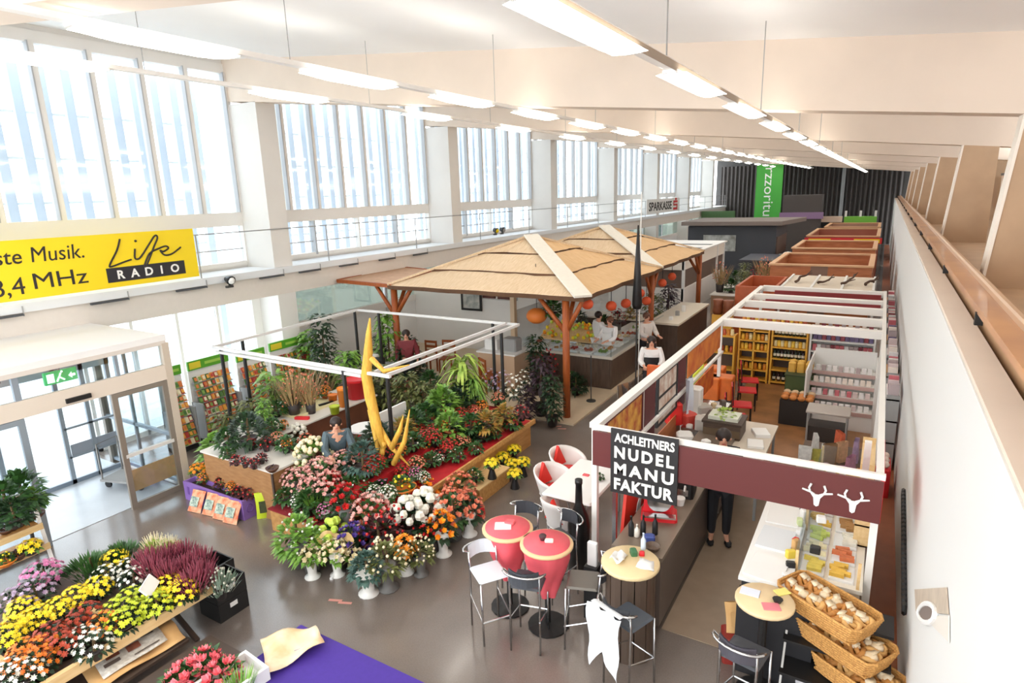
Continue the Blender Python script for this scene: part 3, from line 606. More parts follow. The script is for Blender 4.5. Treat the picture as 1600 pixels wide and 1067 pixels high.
MB().xbox((0, 0, .27), (.02, .24, .15), rotm(.2, -.6, .5)).put('card', WHITE, cd); MB().tube([(0, 0, 0), (0, 0, .24)], .006, 5).put('stake', WOOD_L, cd)
# black crates at the bench end
def crate(loc, label, sx=.36, sy=.36, h=.24, rz=0, m=BLACK):
    t = thing('plastic_crate', label, 'crate', loc, rz, 'black crates by the front bench')
    MB().box(-sx/2, sx/2, -sy/2, sy/2, 0, .02).put('crate_floor', m, t)
    for a, b, c, d in ((-sx/2, -sx/2+.02, -sy/2, sy/2), (sx/2-.02, sx/2, -sy/2, sy/2), (-sx/2+.02, sx/2-.02, -sy/2, -sy/2+.02), (-sx/2+.02, sx/2-.02, sy/2-.02, sy/2)): MB().box(a, b, c, d, .02, h).put('side', m, t)
    MB().box(sx/2, sx/2+.004, -.05, .05, h*.55, h*.8).put('label_tag', WHITE, t, label='white paper tag')
    return t
for i, (x, y) in enumerate(((-6.72, 3.92), (-7.12, 4.05))):
    for j in range(2): crate((x, y, .245*j), 'black plastic crate at the end of the front bench, %s of the %s stack' % (('bottom', 'top')[j], ('near', 'far')[i]), .4, .4)
for i in range(3): crate((-7.3, .9+.75*i, 0), 'black plastic crate on the floor under the front bench, %s' % ('nearest the camera', 'middle one', 'far one')[i], .6, .5, .3)
def sheet(name, label, cat, cs, mt, amp=.02, n=8, group=None, seed=1):
    r = random.Random(seed); ph = [r.random()*6 for _ in range(4)]
    a, b, c, d = [Vector(q) for q in cs]; m = MB()
    m.grid(lambda u, v: (a*(1-u)*(1-v)+b*u*(1-v)+c*u*v+d*(1-u)*v)+Vector((.3*amp*math.sin(9*v+ph[0]), .3*amp*math.sin(8*u+ph[1]), amp*(1+math.sin(7*u+ph[2]+4*v)+.8*math.sin(9*v+ph[3])))), n, n)
    o = m.put(name, mt, None, True); md = o.modifiers.new('thickness', 'SOLIDIFY'); md.thickness = .004
    return tag(o, label, cat, group)
# wrapping paper and newspaper sticking out from under the front bench
NEWS = mat('#d9d3c8', .7, col2='#b8afa4', scale=26); NINK = mat('#574a43', .7); NPIC = mat('#9c5b43', .7, var=.4, scale=18)
sh = thing('paper_shelf', 'low dark shelf board under the front bench carrying wrapping paper', 'shelf', (-6.35, 2.3, .36))
MB().box(-.45, .25, -1.4, .8, 0, .03).put('board', DBROWN, sh); MB().box(-.4, -.35, -1.3, -1.25, -.36, 0).put('leg', DBROWN, sh); MB().box(-.4, -.35, .7, .75, -.36, 0).put('leg', DBROWN, sh); MB().box(.1, .15, -.3, -.25, -.36, 0).put('leg', DBROWN, sh)
sheet('wrapping_paper', 'crumpled brown wrapping paper sticking out below the front bench rail', 'paper', [P(262,965,.42), P(290,998,.40), P(150,1085,.40), P(120,1040,.42)], KRAFT, .015)
nq = [P(245,978,.452), P(262,1000,.45), P(162,1062,.45), P(142,1030,.452)]
o = sheet('newspaper', 'folded newspaper page with printed columns on the brown wrapping paper', 'newspaper', nq, NEWS, .004, 6)
m = MB(); a, b, c, d = nq
def nb(u0, u1, v0, v1, ci):
    m.c = ci; f = lambda u, v: a*(1-u)*(1-v)+b*u*(1-v)+c*u*v+d*(1-u)*v+Vector((0, 0, .018)); m.add([f(u0,v0), f(u1,v0), f(u1,v1), f(u0,v1)], [(0,1,2,3)])
nb(.3, .6, .35, .55, 1); nb(.2, .45, .65, .85, 1); nb(.55, .7, .68, .92, 0); nb(.8, .85, .1, .5, 0); nb(.2, .25, .1, .3, 0)
m.put('print', [NINK, NPIC], o)
# purple table, front centre
pt = thing('display_table', 'low table wrapped in deep purple cloth, front edge of the photo', 'table', (-3.9, 2.7, 0))
MB().box(-1.1, 1.1, -.95, 1.0, .5, .53).put('table_top', BROWN, pt)
for a in (-1, 1):
    for b in (-.85, .9): MB().box(a*1.0-.03, a*1.0+.03, b-.03, b+.03, 0, .5).put('leg', BROWN, pt)
m = MB(); m.bev(-1.14, 1.14, -.99, 1.04, .12, .545, .012); one(m, 'table_cloth', PURPLE, 'deep purple cloth covering the low table in front', 'tablecloth', (-3.9, 2.7, 0))
sheet('wrapping_paper', 'crumpled light brown wrapping paper lying on the purple table corner', 'paper', [P(408,997,.56), P(492,978,.57), P(508,1010,.56), P(420,1060,.56)], mat('#e3bd8c', .75, col2='#f0dcc0', scale=5), .03, 10, None, 5)
p = P(392, 1052, .6)
sx = thing('foam_box', 'white foam planting box on the purple table, left edge', 'box', (p.x-.05, p.y-.2, .55), -.1)
for a, b, c, d in ((-.2, .2, -.3, -.27), (-.2, .2, .27, .3), (-.2, -.17, -.27, .27), (.17, .2, -.27, .27)): MB().box(a, b, c, d, 0, .14).put('side', WHITE, sx)
MB().box(-.17, .17, -.27, .27, 0, .03).put('box_floor', WHITE, sx)
st = thing('plant_stand', 'dark wooden plant stand under the pink anthuriums, bottom of the photo', 'stand', (-5.55, 2.75, 0))
MB().box(-.4, .3, -.5, .5, .36, .4).put('board', DBROWN, st)
for a in (-.35, .22):
    for b in (-.42, .4): MB().box(a, a+.05, b, b+.05, 0, .36).put('leg', DBROWN, st)
pl('anthurium', 318, 1042, .4, 'red-pink star-flowered pot plant at the bottom edge, middle of the group', 1.0); pl('anthurium', 288, 1060, .4, 'red spiky-flowered pot plant at the bottom edge, left of the group', .95); pl('anthurium', 345, 1052, .4, 'pink-red flowered pot plant at the bottom edge, right of the group', .9)
pl('grass', 372, 1068, .4, 'long-leaved green pot plant in front of the white foam box', .8)
# plant rack at the left edge
rk = thing('plant_rack', 'stepped wooden plant rack on white feet at the left edge', 'rack', (-10.05, 2.3, 0))
for z, x0 in ((.3, .05), (.58, -.05), (.88, -.12)):
    MB().box(x0-.3, x0+.15, -1.1, 1.05, z, z+.02).put('shelf', WOOD, rk); MB().box(x0+.15, x0+.17, -1.1, 1.05, z-.02, z+.07).put('shelf_edge', WOOD_L, rk)
for y in (-1.1, 0, 1.05): MB().bar((.18, y, 0), (-.05, y, .95), .04).put('upright', WHITE, rk); MB().bar((-.35, y, 0), (-.35, y, .95), .04).put('upright', DGREY, rk)
for i in range(6): pl('bowl_brown', 8+10*i, 824-5*i, .6, 'small brown planted bowl on the rack middle shelf, %s from the left' % ORD[i], .7, 'small bowls on the plant rack')
pl('bowl_sun', 46, 852, .32, 'yellow flowered bowl on the lowest rack shelf, right end', 1.15); pl('bowl_gr', 6, 870, .32, 'round orange-yellow planted bowl on the lowest rack shelf, left', .8); pl('bowl_brown', 26, 862, .32, 'dark brown bowl between the yellow ones on the lowest rack shelf', .9)
pl('bush', 30, 756, .9, 'leafy green bush on top of the plant rack, right', 1.35, None, 1.1); pl('bush', 4, 770, .9, 'leafy green bush on top of the plant rack, at the photo edge', 1.4); pl('bush_dk', 18, 790, .9, 'dark green bush hanging over the rack top, left', .9); pl('bush_lt', 50, 772, .9, 'light green trailing bush at the right end of the rack top', .7)

# ------------------------------------------------------------------ the flower stall
CTR = mat('#a97c4f', .55, col2='#96693e', scale=3, stretch=(2, 2, 8)); CTOP = mat('#d8d2c8', .4)
fc = thing('flower_counter', 'brown wooden counter with pale top at the front corner of the flower stall', 'counter', (-8.8, 6.03, 0))
MB().box(-.9, .88, -.33, .33, 0, .86).put('cabinet', CTR, fc); MB().box(-.94, .93, -.36, .36, .86, .89).put('worktop', CTOP, fc); MB().box(.86, .9, -.345, -.32, 0, .86).put('corner_strip', DBROWN, fc)
lc = thing('flower_counter', 'long dark wooden counter with grey top along the left of the flower stall', 'counter', (-9.65, 7.8, 0))
MB().box(-.5, .52, -1.4, 1.5, 0, .86).put('cabinet', mat('#7a4a34', .55, var=.3, scale=3), lc); MB().box(-.55, .58, -1.4, 1.55, .86, .89).put('worktop', CTOP, lc)
rb = thing('flower_bench', 'long low wooden flower bench under red cloth, right side of the stall', 'bench', (-6.6, 8.15, 0))
WF = mat('#c9985c', .55, col2='#b58247', scale=3, stretch=(6, 1, 6))
MB().box(-.85, .8, -2.05, 2.1, .0, .5).put('cabinet', WF, rb); MB().box(-.9, .88, -2.12, 2.14, .5, .53).put('bench_top', WF, rb); MB().box(.86, .9, -2.12, 2.14, .48, .57).put('front_rail', WOOD, rb)
MB().box(-.85, .1, -1.7, 2.0, .53, .7).put('step', WF, rb)
m = MB()
prof = [(.85, .537), (.14, .54), (.12, .707), (-.88, .71)]
for i in range(3):
    (x0, z0), (x1, z1) = prof[i], prof[i+1]; m.grid(lambda u, v: (x0+(x1-x0)*u, -2.1+4.2*v+.012*math.sin(u*9+v*31), z0+(z1-z0)*u+.008*math.sin(v*47+u*7)), 4, 40)
o = one(m, 'red_cloth', REDC, 'crinkled bright red cloth spread over the right flower bench', 'cloth', (-6.6, 8.15, 0), smooth=True)
fb = thing('flower_bench', 'low bench under dark red cloth at the front of the flower stall', 'bench', (-7.2, 5.75, 0))
MB().box(-.6, .7, -.25, .25, 0, .36).put('cabinet', WF, fb); MB().box(-.62, .74, -.28, .27, .36, .38).put('cloth_top', mat('#8f1a24', .7, var=.3, scale=6), fb)
fp = thing('flower_platform', 'raised boarded platform inside the flower stall', 'platform', (-8.2, 8.2, 0))
MB().box(-.85, .7, -.6, 2.2, 0, .25).put('base', BROWN, fp)
lb = thing('step_box', 'low pale wooden box step in front of the red bench', 'box', (-5.58, 8.15, 0))
MB().box(-.24, .24, -.48, .48, 0, .26).put('body', WOOD, lb); MB().box(-.25, .25, -.5, .5, .26, .28).put('lid', WOOD_L, lb)
fr = thing('market_stall', 'black posts carrying white rails around the flower stall', 'frame', (-8.7, 8.9, 0))
for x, y in ((-7.4,6.9), (-6.74,7.21), (-7.1,11.0), (-6.52,10.41), (-10.7,6.95), (-10.95,7.6), (-11.1,10.9), (-10.5,11.1)): MB().tube([(x+8.7, y-8.9, 0), (x+8.7, y-8.9, 2.3)], .035, 8).put('post', BLACK, fr)
RW = mat('#dcdad8', .4)
for a, b, z in (((-10.9,6.92), (-6.35,6.86), 2.32), ((-6.45,6.9), (-6.45,11.0), 2.32), ((-6.75,6.95), (-6.75,11.0), 2.32), ((-10.9,6.92), (-11.1,11.0), 2.32), ((-11.1,11.0), (-6.45,11.0), 2.32), ((-10.8,6.92), (-7.0,6.9), 2.24)):
    MB().bar((a[0]+8.7, a[1]-8.9, z), (b[0]+8.7, b[1]-8.9, z), .05, .05).put('rail', RW, fr)
# tall yellow drape
d0 = P(612, 748, .55); yd = thing('yellow_drape', 'tall twisted yellow fabric leaf sculpture rising from the red bench', 'decoration', (d0.x, d0.y, .54))
YD = mat('#e9bb4a', .6, col2='#d39a38', scale=6, stretch=(6, 6, 1))
def up3(x, y, off=0):            # point on the vertical plane through the drape that faces the hall
    q = PY(x, y, d0.y+off); return (q.x-d0.x, off, q.z-.54)
m = MB(); m.tube([up3(600,700), up3(588,660), up3(578,620), up3(572,585), up3(575,550), up3(576,520), up3(578,497)], [.05, .075, .09, .085, .075, .045, .012], 7); m.put('stem', YD, yd, True)
for i, pts in enumerate(([(578,640), (590,700), (606,735), (625,752)], [(585,655), (612,700), (640,728)], [(600,690), (596,715), (600,745)], [(612,700), (625,672), (630,650)], [(615,725), (632,690), (640,640)], [(580,560), (600,580), (640,570)])):
    MB().tube([up3(*q, off=-.05*i+.1) for q in pts], [.05-.01*j for j in range(len(pts)-1)]+[.008], 5).put('leaf_strip', YD, yd, True)
# boards and tubs inside
def vboard(name, label, cat, c4, X, mt, th=.03, group=None):
    pts = [PX(x, y, X) for x, y in c4]; o = MB().poly(pts, (th, 0, 0)).put(name, mt); return tag(o, label, cat, group)
q = P(622, 655, .5)
bd = thing('white_board', 'large plain white board standing among the flowers behind the yellow drape', 'board', (-7.5, 7.95, .25))
MB().box(-.02, .02, -.45, .5, .3, 1.0).put('panel', WHITE, bd); MB().box(-.02, .02, -.3, -.26, 0, .3).put('foot', GREY, bd); MB().box(-.02, .02, .26, .3, 0, .3).put('foot', GREY, bd)
wb2 = thing('round_table', 'small white round table inside the flower stall', 'table', (-8.15, 8.0, .25))
MB().lathe([(.3, .5), (.3, .53)], 16).put('table_top', WHITE, wb2); MB().tube([(0, 0, 0), (0, 0, .5)], .03, 6).put('leg', GREY, wb2)
def tub(x, y, z, label, col, r=.13, h=.24):
    p = P(x, y, z+h/2); t = thing('flower_tub', label, 'tub', (p.x, p.y, z)); MB().lathe([(r*.8, 0), (r, h), (r*1.05, h), (r*.93, h*.95)], 14).put('tub', col, t, True); MB().lathe([(r*1.02, h*.9), (r*1.08, h), (r*1.0, h)], 14, cap=False).put('rim', col, t); return t
tub(557, 606, .9, 'big red square tub at the back of the flower stall', RED, .24, .42)
tub(520, 622, .9, 'small orange tub on the end of the left counter', POTS['orange'], .1, .16); tub(523, 640, .9, 'small yellow-green tub on the end of the left counter', mat('#b9c92e', .5), .1, .16); tub(536, 620, .9, 'tall orange tub beside the black post', mat('#ee8a2e', .5), .11, .4)
ty = thing('seed_tray', 'pale yellow tray on the grey worktop of the left counter', 'tray', (-9.75, 8.05, .89))
MB().box(-.3, .3, -.55, .55, 0, .02).put('tray_base', mat('#e9dfae', .5), ty); MB().box(-.3, -.26, -.55, .55, .02, .1).put('back_lip', mat('#e6cc4a', .5), ty); MB().box(.28, .3, -.55, .55, .02, .05).put('front_lip', mat('#e9dfae', .5), ty)
one(MB().bar((0, 0, .02), (.1, .3, .03), .05, .03), 'hand_tool', BLACK, 'black hand tool lying on the pale yellow tray', 'tool', (-9.6, 8.2, .91))
one(MB().box(-.14, .14, -.04, .04, 0, .05), 'red_cutter', RED, 'small red tool on the left counter', 'tool', (-9.35, 7.55, .89), .4)
# purple planter box with bags of bulbs
pb = thing('planter_box', 'purple printed cardboard planter box in front of the flower counter', 'box', (-9.05, 5.52, 0))
PUR = mat('#8f6bb8', .6, var=.12, scale=6); PD = mat('#6b4694', .6)
for a, b, c, d in ((-1.0, .6, -.05, -.02), (-1.0, .6, .16, .19), (-1.0, -.97, -.02, .16), (.57, .6, -.02, .16)): MB().box(a, b, c, d, 0, .34).put('side', PUR, pb)
MB().box(-.97, .57, -.02, .16, .2, .26).put('soil', mat('#3b2c22', .9), pb)
m = MB()
for i in range(8): m.box(-.9+.18*i, -.84+.18*i, -.054, -.051, .12, .26)
m.tube([(.603, .07+.06*math.cos(a*PI/5), .17+.07*math.sin(a*PI/5)) for a in range(11)], .008, 4); m.put('print', PD, pb)
for i, (x, y, k) in enumerate(((308,730,'marigold'), (325,726,'marigold'), (318,742,'kal_or'), (340,735,'kal_or'), (356,745,'marigold'), (362,757,'kal_or'), (345,750,'begonia'), (372,765,'begonia'), (388,768,'begonia'), (378,756,'kal_sa'))):
    pl(k, x, y, .26, '%s in the purple planter box, %s' % ({'marigold': 'yellow-orange marigold', 'kal_or': 'orange-red flowering plant', 'begonia': 'dark-leaved red begonia', 'kal_sa': 'salmon flowering plant'}[k], ('far left', 'left at the back', 'left at the front', 'left of the middle', 'middle', 'right of the middle', 'front middle', 'right front', 'far right', 'right at the back')[i]), .95, 'plants in the purple planter box')
def bag(name, label, loc, w, h, d, rz, tilt, mt, patch, group=None):
    t = thing(name, label, 'bag', loc, rz, group)
    M = rotm(tilt, 0, 0); m = MB()
    def f(sg):
        return lambda u, v: M @ Vector(((u-.5)*w*(1-.08*math.sin(PI*v)), sg*d*.5*math.sin(PI*min(1, max(0, u)))**.6*math.sin(PI*(.08+.84*v))**.6, v*h))
    m.grid(f(-1), 6, 6); m.grid(f(1), 6, 6); m.put('bag_body', mt, t, True)
    q = MB(); q.grid(lambda u, v: M @ Vector(((u-.5)*w*.6, -d*.5*1.02-.006, h*(.25+.45*v))), 2, 2); q.put('printed_label', patch, t)
    return t
OB = mat('#e5683a', .5, col2='#f3c9a0', scale=9); LBL = mat('#c9d4c0', .5, col2='#5f7a72', scale=22)
for i, (x, y) in enumerate(((303, 800), (326, 805), (350, 808), (370, 812))):
    p = P(x, y, 0); bag('bulb_bag', 'orange printed bulb bag leaning on the purple box, %s of four' % ('leftmost', 'second from left', 'third from left', 'rightmost')[i], (p.x, min(p.y, 5.3), .0), .3, .36, .09, .15, -.5, OB, LBL, 'orange bulb bags by the purple box')
p = P(417, 808, 0); bag('soil_bag', 'lime yellow soil bag standing beside the brown counter', (p.x, p.y, 0), .3, .44, .12, .9, -.08, mat('#c3d42a', .45), mat('#4a5130', .6, var=.4, scale=18))
# plants on the brown counters
for i, (x, y, k, s, lb) in enumerate(((392,690,'kal_red',.9,'bright red flowering pot on the front flower counter'), (368,715,'begonia',.8,'small black pot plant in the front row of the flower counter, first'), (382,718,'begonia',.8,'small black pot plant in the front row of the flower counter, second'), (396,720,'begonia',.8,'small black pot plant in the front row of the flower counter, third'), (408,712,'begonia',.8,'small dark pot plant beside the brown bowl on the flower counter'), (355,703,'foliage_pot',.8,'small green pot plant at the left end of the flower counter'), (446,688,'foliage_pot',1.15,'dark-leaved plant in an orange pot at the counter corner'), (432,680,'kal_sa',1.0,'salmon flowering plant behind the orange pot on the counter'), (425,728,'bowl_brown',.75,'round brown bowl on the pale counter corner'), (415,690,'begonia',1.0,'red-brown leafy pot in the middle of the flower counter'))):
    pl(k, x, y, .89, lb, s)
for x, y, z, k, s, lb in ((385,660,.89,'bush_dk',1.35,'large dark blue-green bush at the back of the front flower counter'), (355,678,.89,'bush',1.0,'green bush behind the purple box plants'), (335,690,.3,'bush_lt',1.3,'loose green shrub beside the seed racks'), (412,640,.89,'tree_lt',.6,'light green shrub on the left counter, front'), (430,612,.89,'olive',.9,'olive yellow-green shrub on the left counter, middle'), (455,600,.89,'twig',1.0,'dry pinkish twig bunch in a dark tub on the left counter'), (482,605,.89,'twig',.85,'second pale twig bunch further along the left counter'), (498,590,.5,'olive',1.1,'yellow-green shrub behind the twig bunches'), (425,660,.89,'foliage_pot',1.2,'grey-white flowering pot on the left counter edge'), (448,690,.89,'kal_or',.9,'orange flowering pot near the counter corner'), (405,665,.89,'dried',.8,'grey dried plant between bush and twigs'), (465,672,.5,'hyd_wh',.8,'white flower bunch below the left counter edge'), (442,660,.89,'kal_or',.8,'low orange-flowered pot beside the yellow tray'), (478,688,.45,'rose_sa',.8,'orange-salmon flower bunch behind the white hydrangeas')):
    pl(k, x, y, z, lb, s)
for x, y, z, k, s, h, lb in ((505,540,0.3,'tree_dk',1.7,1.2,'dark green slim tree at the back of the flower stall'), (482,548,.5,'tree_lt',1.3,1.1,'yellow-green tree beside the dark slim tree'), (606,530,.3,'tree_lt',1.5,1.2,'bright green tall tree right of the yellow drape top'), (648,568,.3,'bush_dk',1.4,1,'dark bush under the right rails'), (672,590,.3,'bush',1.4,1,'green bush behind the arching palm'), (628,560,.3,'tree_dk',1.0,1,'dark shrub left of the right rails'), (722,578,.72,'palm_yg',1.5,1.15,'large arching yellow-green palm on the right bench'), (738,600,.72,'palm',1.0,1,'smaller arching palm right of the large one'), (690,622,.72,'bush_lt',1.3,1.2,'bright green broad-leaved bush on the right bench'), (702,655,.7,'bush_lt',1.1,1,'light green leafy plant in the middle of the right bench'), (672,645,.7,'bush',1.0,1,'green leafy plant at the left of the right bench'), (715,672,.55,'bush_dk',.85,1,'dark green leafy plant near the red cloth edge'), (735,655,.7,'bush',.95,1,'glossy green leafy plant behind the croton'), (752,668,.55,'bush_dk',.8,1,'dark leafy plant at the bench middle edge')):
    pl(k, x, y, z, lb, s, None, h)
for x, y, z, k, s, lb in ((760,652,.7,'croton',1.1,'orange-yellow croton on the right bench'), (788,640,.7,'croton',1.0,'second croton further along the right bench'), (742,640,.7,'kal_sa',1.1,'salmon flowering pot behind the croton'), (778,618,.72,'kal_sa',1.2,'salmon-pink flowering pot in front of the orchids'), (765,600,.72,'orchid',1.0,'pale violet orchid left of the black post'), (785,605,.72,'orchid',1.1,'pale violet orchid right of the black post'), (803,612,.72,'orchid_wh',1.1,'white orchid at the bench far end'), (818,600,.72,'orchid_wh',.9,'second white orchid behind the first'), (815,640,.7,'begonia',1.3,'dark-leaved pot at the far end of the red bench'), (800,655,.55,'foliage_pot',1.2,'pale flowered pot on the red cloth near its far end'),
      (655,668,.7,'kal_red',1.2,'bright red flowering pot beside the white board'), (678,678,.7,'kal_red',1.3,'red kalanchoe at the left of the bench row'), (664,690,.55,'kal_or',1.3,'orange kalanchoe in the bench front row'), (702,692,.55,'kal_red',1.35,'red kalanchoe in the bench front row, middle'), (712,706,.55,'foliage_pot',1.0,'small green pot on the red cloth edge'), (727,686,.55,'kal_sa',.9,'salmon small pot in the bench front row'), (686,714,.55,'kal_wh',.8,'small white cyclamen-like pot on the red cloth'), (640,700,.55,'bowl_mix',.8,'round pink-white planted bowl beside the drape'), (648,735,.55,'kal_pk',1.0,'pink-white flowering pot on the red cloth'), (662,742,.55,'kal_wh',.9,'white flowering pot at the red cloth edge'),
      (640,600,.72,'kal_red',1.2,'red flowering pot behind the white board'), (620,600,.72,'kal_sa',1.1,'salmon-cream flowering pot behind the drape'), (655,610,.72,'kal_red',1.1,'tall red flowers right of the white board top'), (606,650,.6,'kal_pk',1.0,'pink flowering pot on the small white table'), (598,690,.55,'bush',.6,'green pot beside the drape foot'), (744,696,.55,'foliage_pot',.9,'small dark green pot on the red cloth, right'), (772,672,.55,'foliage_pot',.9,'small white-flowered pot on the red cloth, far right')):
    pl(k, x, y, z, lb, s)
for x, y, z, k, s, h, lb in ((845,592,.04,'purple_leaf',1.7,1.1,'tall dark purple-leaved shrub at the end of the red bench'), (862,615,.04,'tree_dk',1.15,1,'dark leafy shrub beside the wooden canopy post'), (838,560,.04,'tree_dk',1.3,1.2,'dark blue-green tree behind the orchids'), (855,570,.04,'red_leaf',1.3,1.4,'red-brown leafy shrub behind the purple one'), (822,625,.04,'purple_leaf',1.1,1,'purple-black bushy plant at the bench end'), (900,592,.04,'bush_dk',1.2,1,'dark green bush with white flowers at the counter foot'), (893,588,.04,'foliage_pot',1.6,1,'white-flowered pot plant at the counter foot')):
    pl(k, x, y, z, lb, s, None, h)
# buckets and vases on the floor in front
VL = [('vase_cream',484,860,0,1.0,'white vase with small cream posy, leftmost of the front vases'), ('vase_leaf',571,868,0,1.05,'white vase of blue-grey leaves, nearest of the front vases'), ('vase_cream',553,862,0,.9,'small white vase half hidden between two front vases'), ('vase_mix',602,855,0,1.05,'dark grey vase of small cream flowers among the front vases'), ('vase_gerb',631,846,0,1.05,'white vase of orange gerberas at the front right'), ('rose_oy',690,812,0,1.05,'white-footed vase of orange-yellow roses'), ('vase_peach',731,782,0,1.05,'white vase of peach roses nearest the pale step box'),
 ('vase_green',462,815,0,1.15,'big loose green bunch at the left of the front buckets'), ('vase_green',482,832,0,1.0,'green leafy bunch behind the leftmost white vase'), ('hyd_lm',520,826,0,1.05,'lime green hydrangea bunch in the front row'), ('iris',550,830,0,1.1,'violet-blue iris bunch in the front row'), ('red_leaf',590,815,0,1.15,'dark red foliage bunch in the front row'), ('red_leaf',615,805,.0,1.1,'red-brown foliage bunch behind the gerberas'), ('hyd_wh',637,795,0,1.2,'white hydrangea bunch in the front row'), ('hyd_wh',664,782,0,1.2,'white hydrangea bunch right of the first'), ('rose_sa',706,780,0,1.2,'apricot rose bunch in the front row'), ('kal_red',655,832,0,1.0,'dark red carnation bunch low beside the gerberas'), ('carn',675,822,0,.9,'crimson carnation bunch beside the orange roses'), ('rose_rd',538,770,.38,1.0,'bright red rose bunch in the second row'), ('rose_pk',578,785,.2,1.15,'salmon-pink rose bunch in a grey bucket, second row'), ('rose_pk',500,728,.38,1.15,'pale pink flower bunch below the white hydrangeas'), ('rose_pk',535,715,.45,1.0,'pink-cream flower bunch beside the black post'), ('hyd_cr',488,697,.45,1.2,'large cream-white hydrangea bunch behind the pink flowers'), ('rose_rd',520,748,.38,.8,'red-pink flower bunch behind the red roses'), ('bush_bl',553,738,.38,.85,'blue-green leafy pot in the second row'), ('grass',488,765,.2,1.0,'green grass in a purple pot beside the brown counter'), ('dried',466,790,.0,1.4,'grey-white dried bunch beside the brown counter'), ('kal_wh',588,738,.45,1.1,'white flowering pot behind the white bowl'), ('bowl_mix',597,755,.45,1.1,'white bowl planted with pink and green'), ('bowl_gr',627,750,.54,1.1,'orange-yellow boat bowl planted green on the red cloth'), ('bowl_gr',599,782,.38,.8,'small pale bowl with green plants in the second row'), ('kal_wh',505,770,.38,.8,'small white flowering pot beside the grass'), ('rose_oy',668,760,.0,1.0,'orange flower vase behind the white hydrangeas'), ('rose_sa',718,752,.0,1.1,'orange-salmon rose bunch at the bench edge'), ('kal_pk',468,835,0.0,1.2,'pink heather-like pot at the left of the vases'), ('vase_mix',655,850,0,.8,'dark vase behind the gerberas'), ('foliage_pot',690,760,.0,1.3,'white-flowered bunch at the edge of the bench')]
for k, x, y, z, s, lb in VL: pl(k, x, y, z, lb, s*1.13, None, 1, .7)
# rows of smaller pots between the big plants
def fill(kinds, pts, what, s0=1.0):
    for i, (x, y, z) in enumerate(pts):
        k = kinds[(i*5+i//4) % len(kinds)]
        plant(k, (x+rnd.uniform(-.05,.05), y+rnd.uniform(-.05,.05), z), '%s %s, %s from the near end' % ({'kal_red': 'red flowering pot', 'kal_or': 'orange flowering pot', 'kal_sa': 'salmon flowering pot', 'kal_wh': 'white flowering pot', 'kal_pk': 'pink flowering pot', 'begonia': 'dark-leaved pot', 'foliage_pot': 'green leafy pot', 'croton': 'orange-leaved pot', 'bush': 'green bushy pot', 'bush_lt': 'light green bushy pot', 'bush_bl': 'blue-green bushy pot', 'bush_dk': 'dark green bushy pot', 'olive': 'olive green shrub', 'twig': 'dry twig bunch', 'tree_lt': 'yellow-green shrub', 'bowl_mix': 'planted white bowl', 'purple_leaf': 'purple-leaved plant', 'rose_pk': 'pink flower bunch', 'rose_sa': 'salmon flower bunch', 'carn': 'red flower bunch', 'dried': 'grey dried plant', 'orchid': 'pale violet orchid', 'rose_rd': 'red rose bunch'}[k], what, ORD[i]), s0*rnd.uniform(.9, 1.15), what+'s' if False else 'pots '+what)
fill(('kal_red', 'foliage_pot', 'bush', 'kal_or', 'bush_dk', 'kal_red', 'croton'), [(-6.68, 6.75+.3*i, .71) for i in range(11)], 'on the red step, front row', 1.15)
fill(('bush_dk', 'bush_lt', 'kal_red', 'bush', 'croton', 'foliage_pot'), [(-7.1, 7.2+.33*i, .71) for i in range(9)], 'on the red step, back row', 1.2)
fill(('kal_red', 'begonia', 'kal_or', 'foliage_pot', 'kal_red', 'kal_sa', 'kal_wh'), [(-6.27, 7.0+.27*i, .54) for i in range(12)], 'on the red bench below the step', 1.1)
fill(('rose_pk', 'foliage_pot', 'kal_wh', 'rose_pk', 'bush'), [(-7.75+.27*i, 5.92, .38) for i in range(5)], 'behind the dark red bench cloth', .95)
fill(('foliage_pot', 'kal_wh', 'bush', 'kal_pk'), [(-7.7+.3*i, 5.66, .38) for i in range(4)], 'in front on the dark red bench', 1.0)
fill(('carn', 'rose_sa', 'bush_dk', 'carn'), [(-5.95-.28*i, 5.75-.05*i, 0) for i in range(4)], 'on the floor at the bench corner', 1.0)
fill(('olive', 'tree_lt', 'dried', 'twig', 'tree_lt', 'olive'), [(-10.75, 6.9+.55*i, .0) for i in range(7)], 'on the floor left of the long counter', 1.55)
fill(('foliage_pot', 'kal_or', 'bush_lt', 'dried', 'begonia'), [(-9.95, 6.7+.38*i, .89) for i in range(6)], 'along the back of the long counter', 1.2)
fill(('olive', 'bush', 'twig', 'bush_dk', 'kal_sa'), [(-9.6+.5*i, 9.75, .25) for i in range(6)], 'at the far side of the stall', 1.5)
fill(('kal_red', 'kal_pk', 'orchid', 'purple_leaf', 'kal_sa'), [(-8.6, 8.4+.4*i, .25) for i in range(4)], 'left of the white board', 1.2)
fill(('foliage_pot', 'kal_wh', 'bowl_mix', 'bush', 'kal_pk'), [(-7.3+.25*i, 6.22, .54) for i in range(6)], 'at the near edge of the red bench', 1.1)
fill(('kal_wh', 'foliage_pot', 'bush_bl', 'kal_red'), [(-7.3+.24*i, 6.55, .71) for i in range(4)], 'on the red step beside the drape', 1.15)
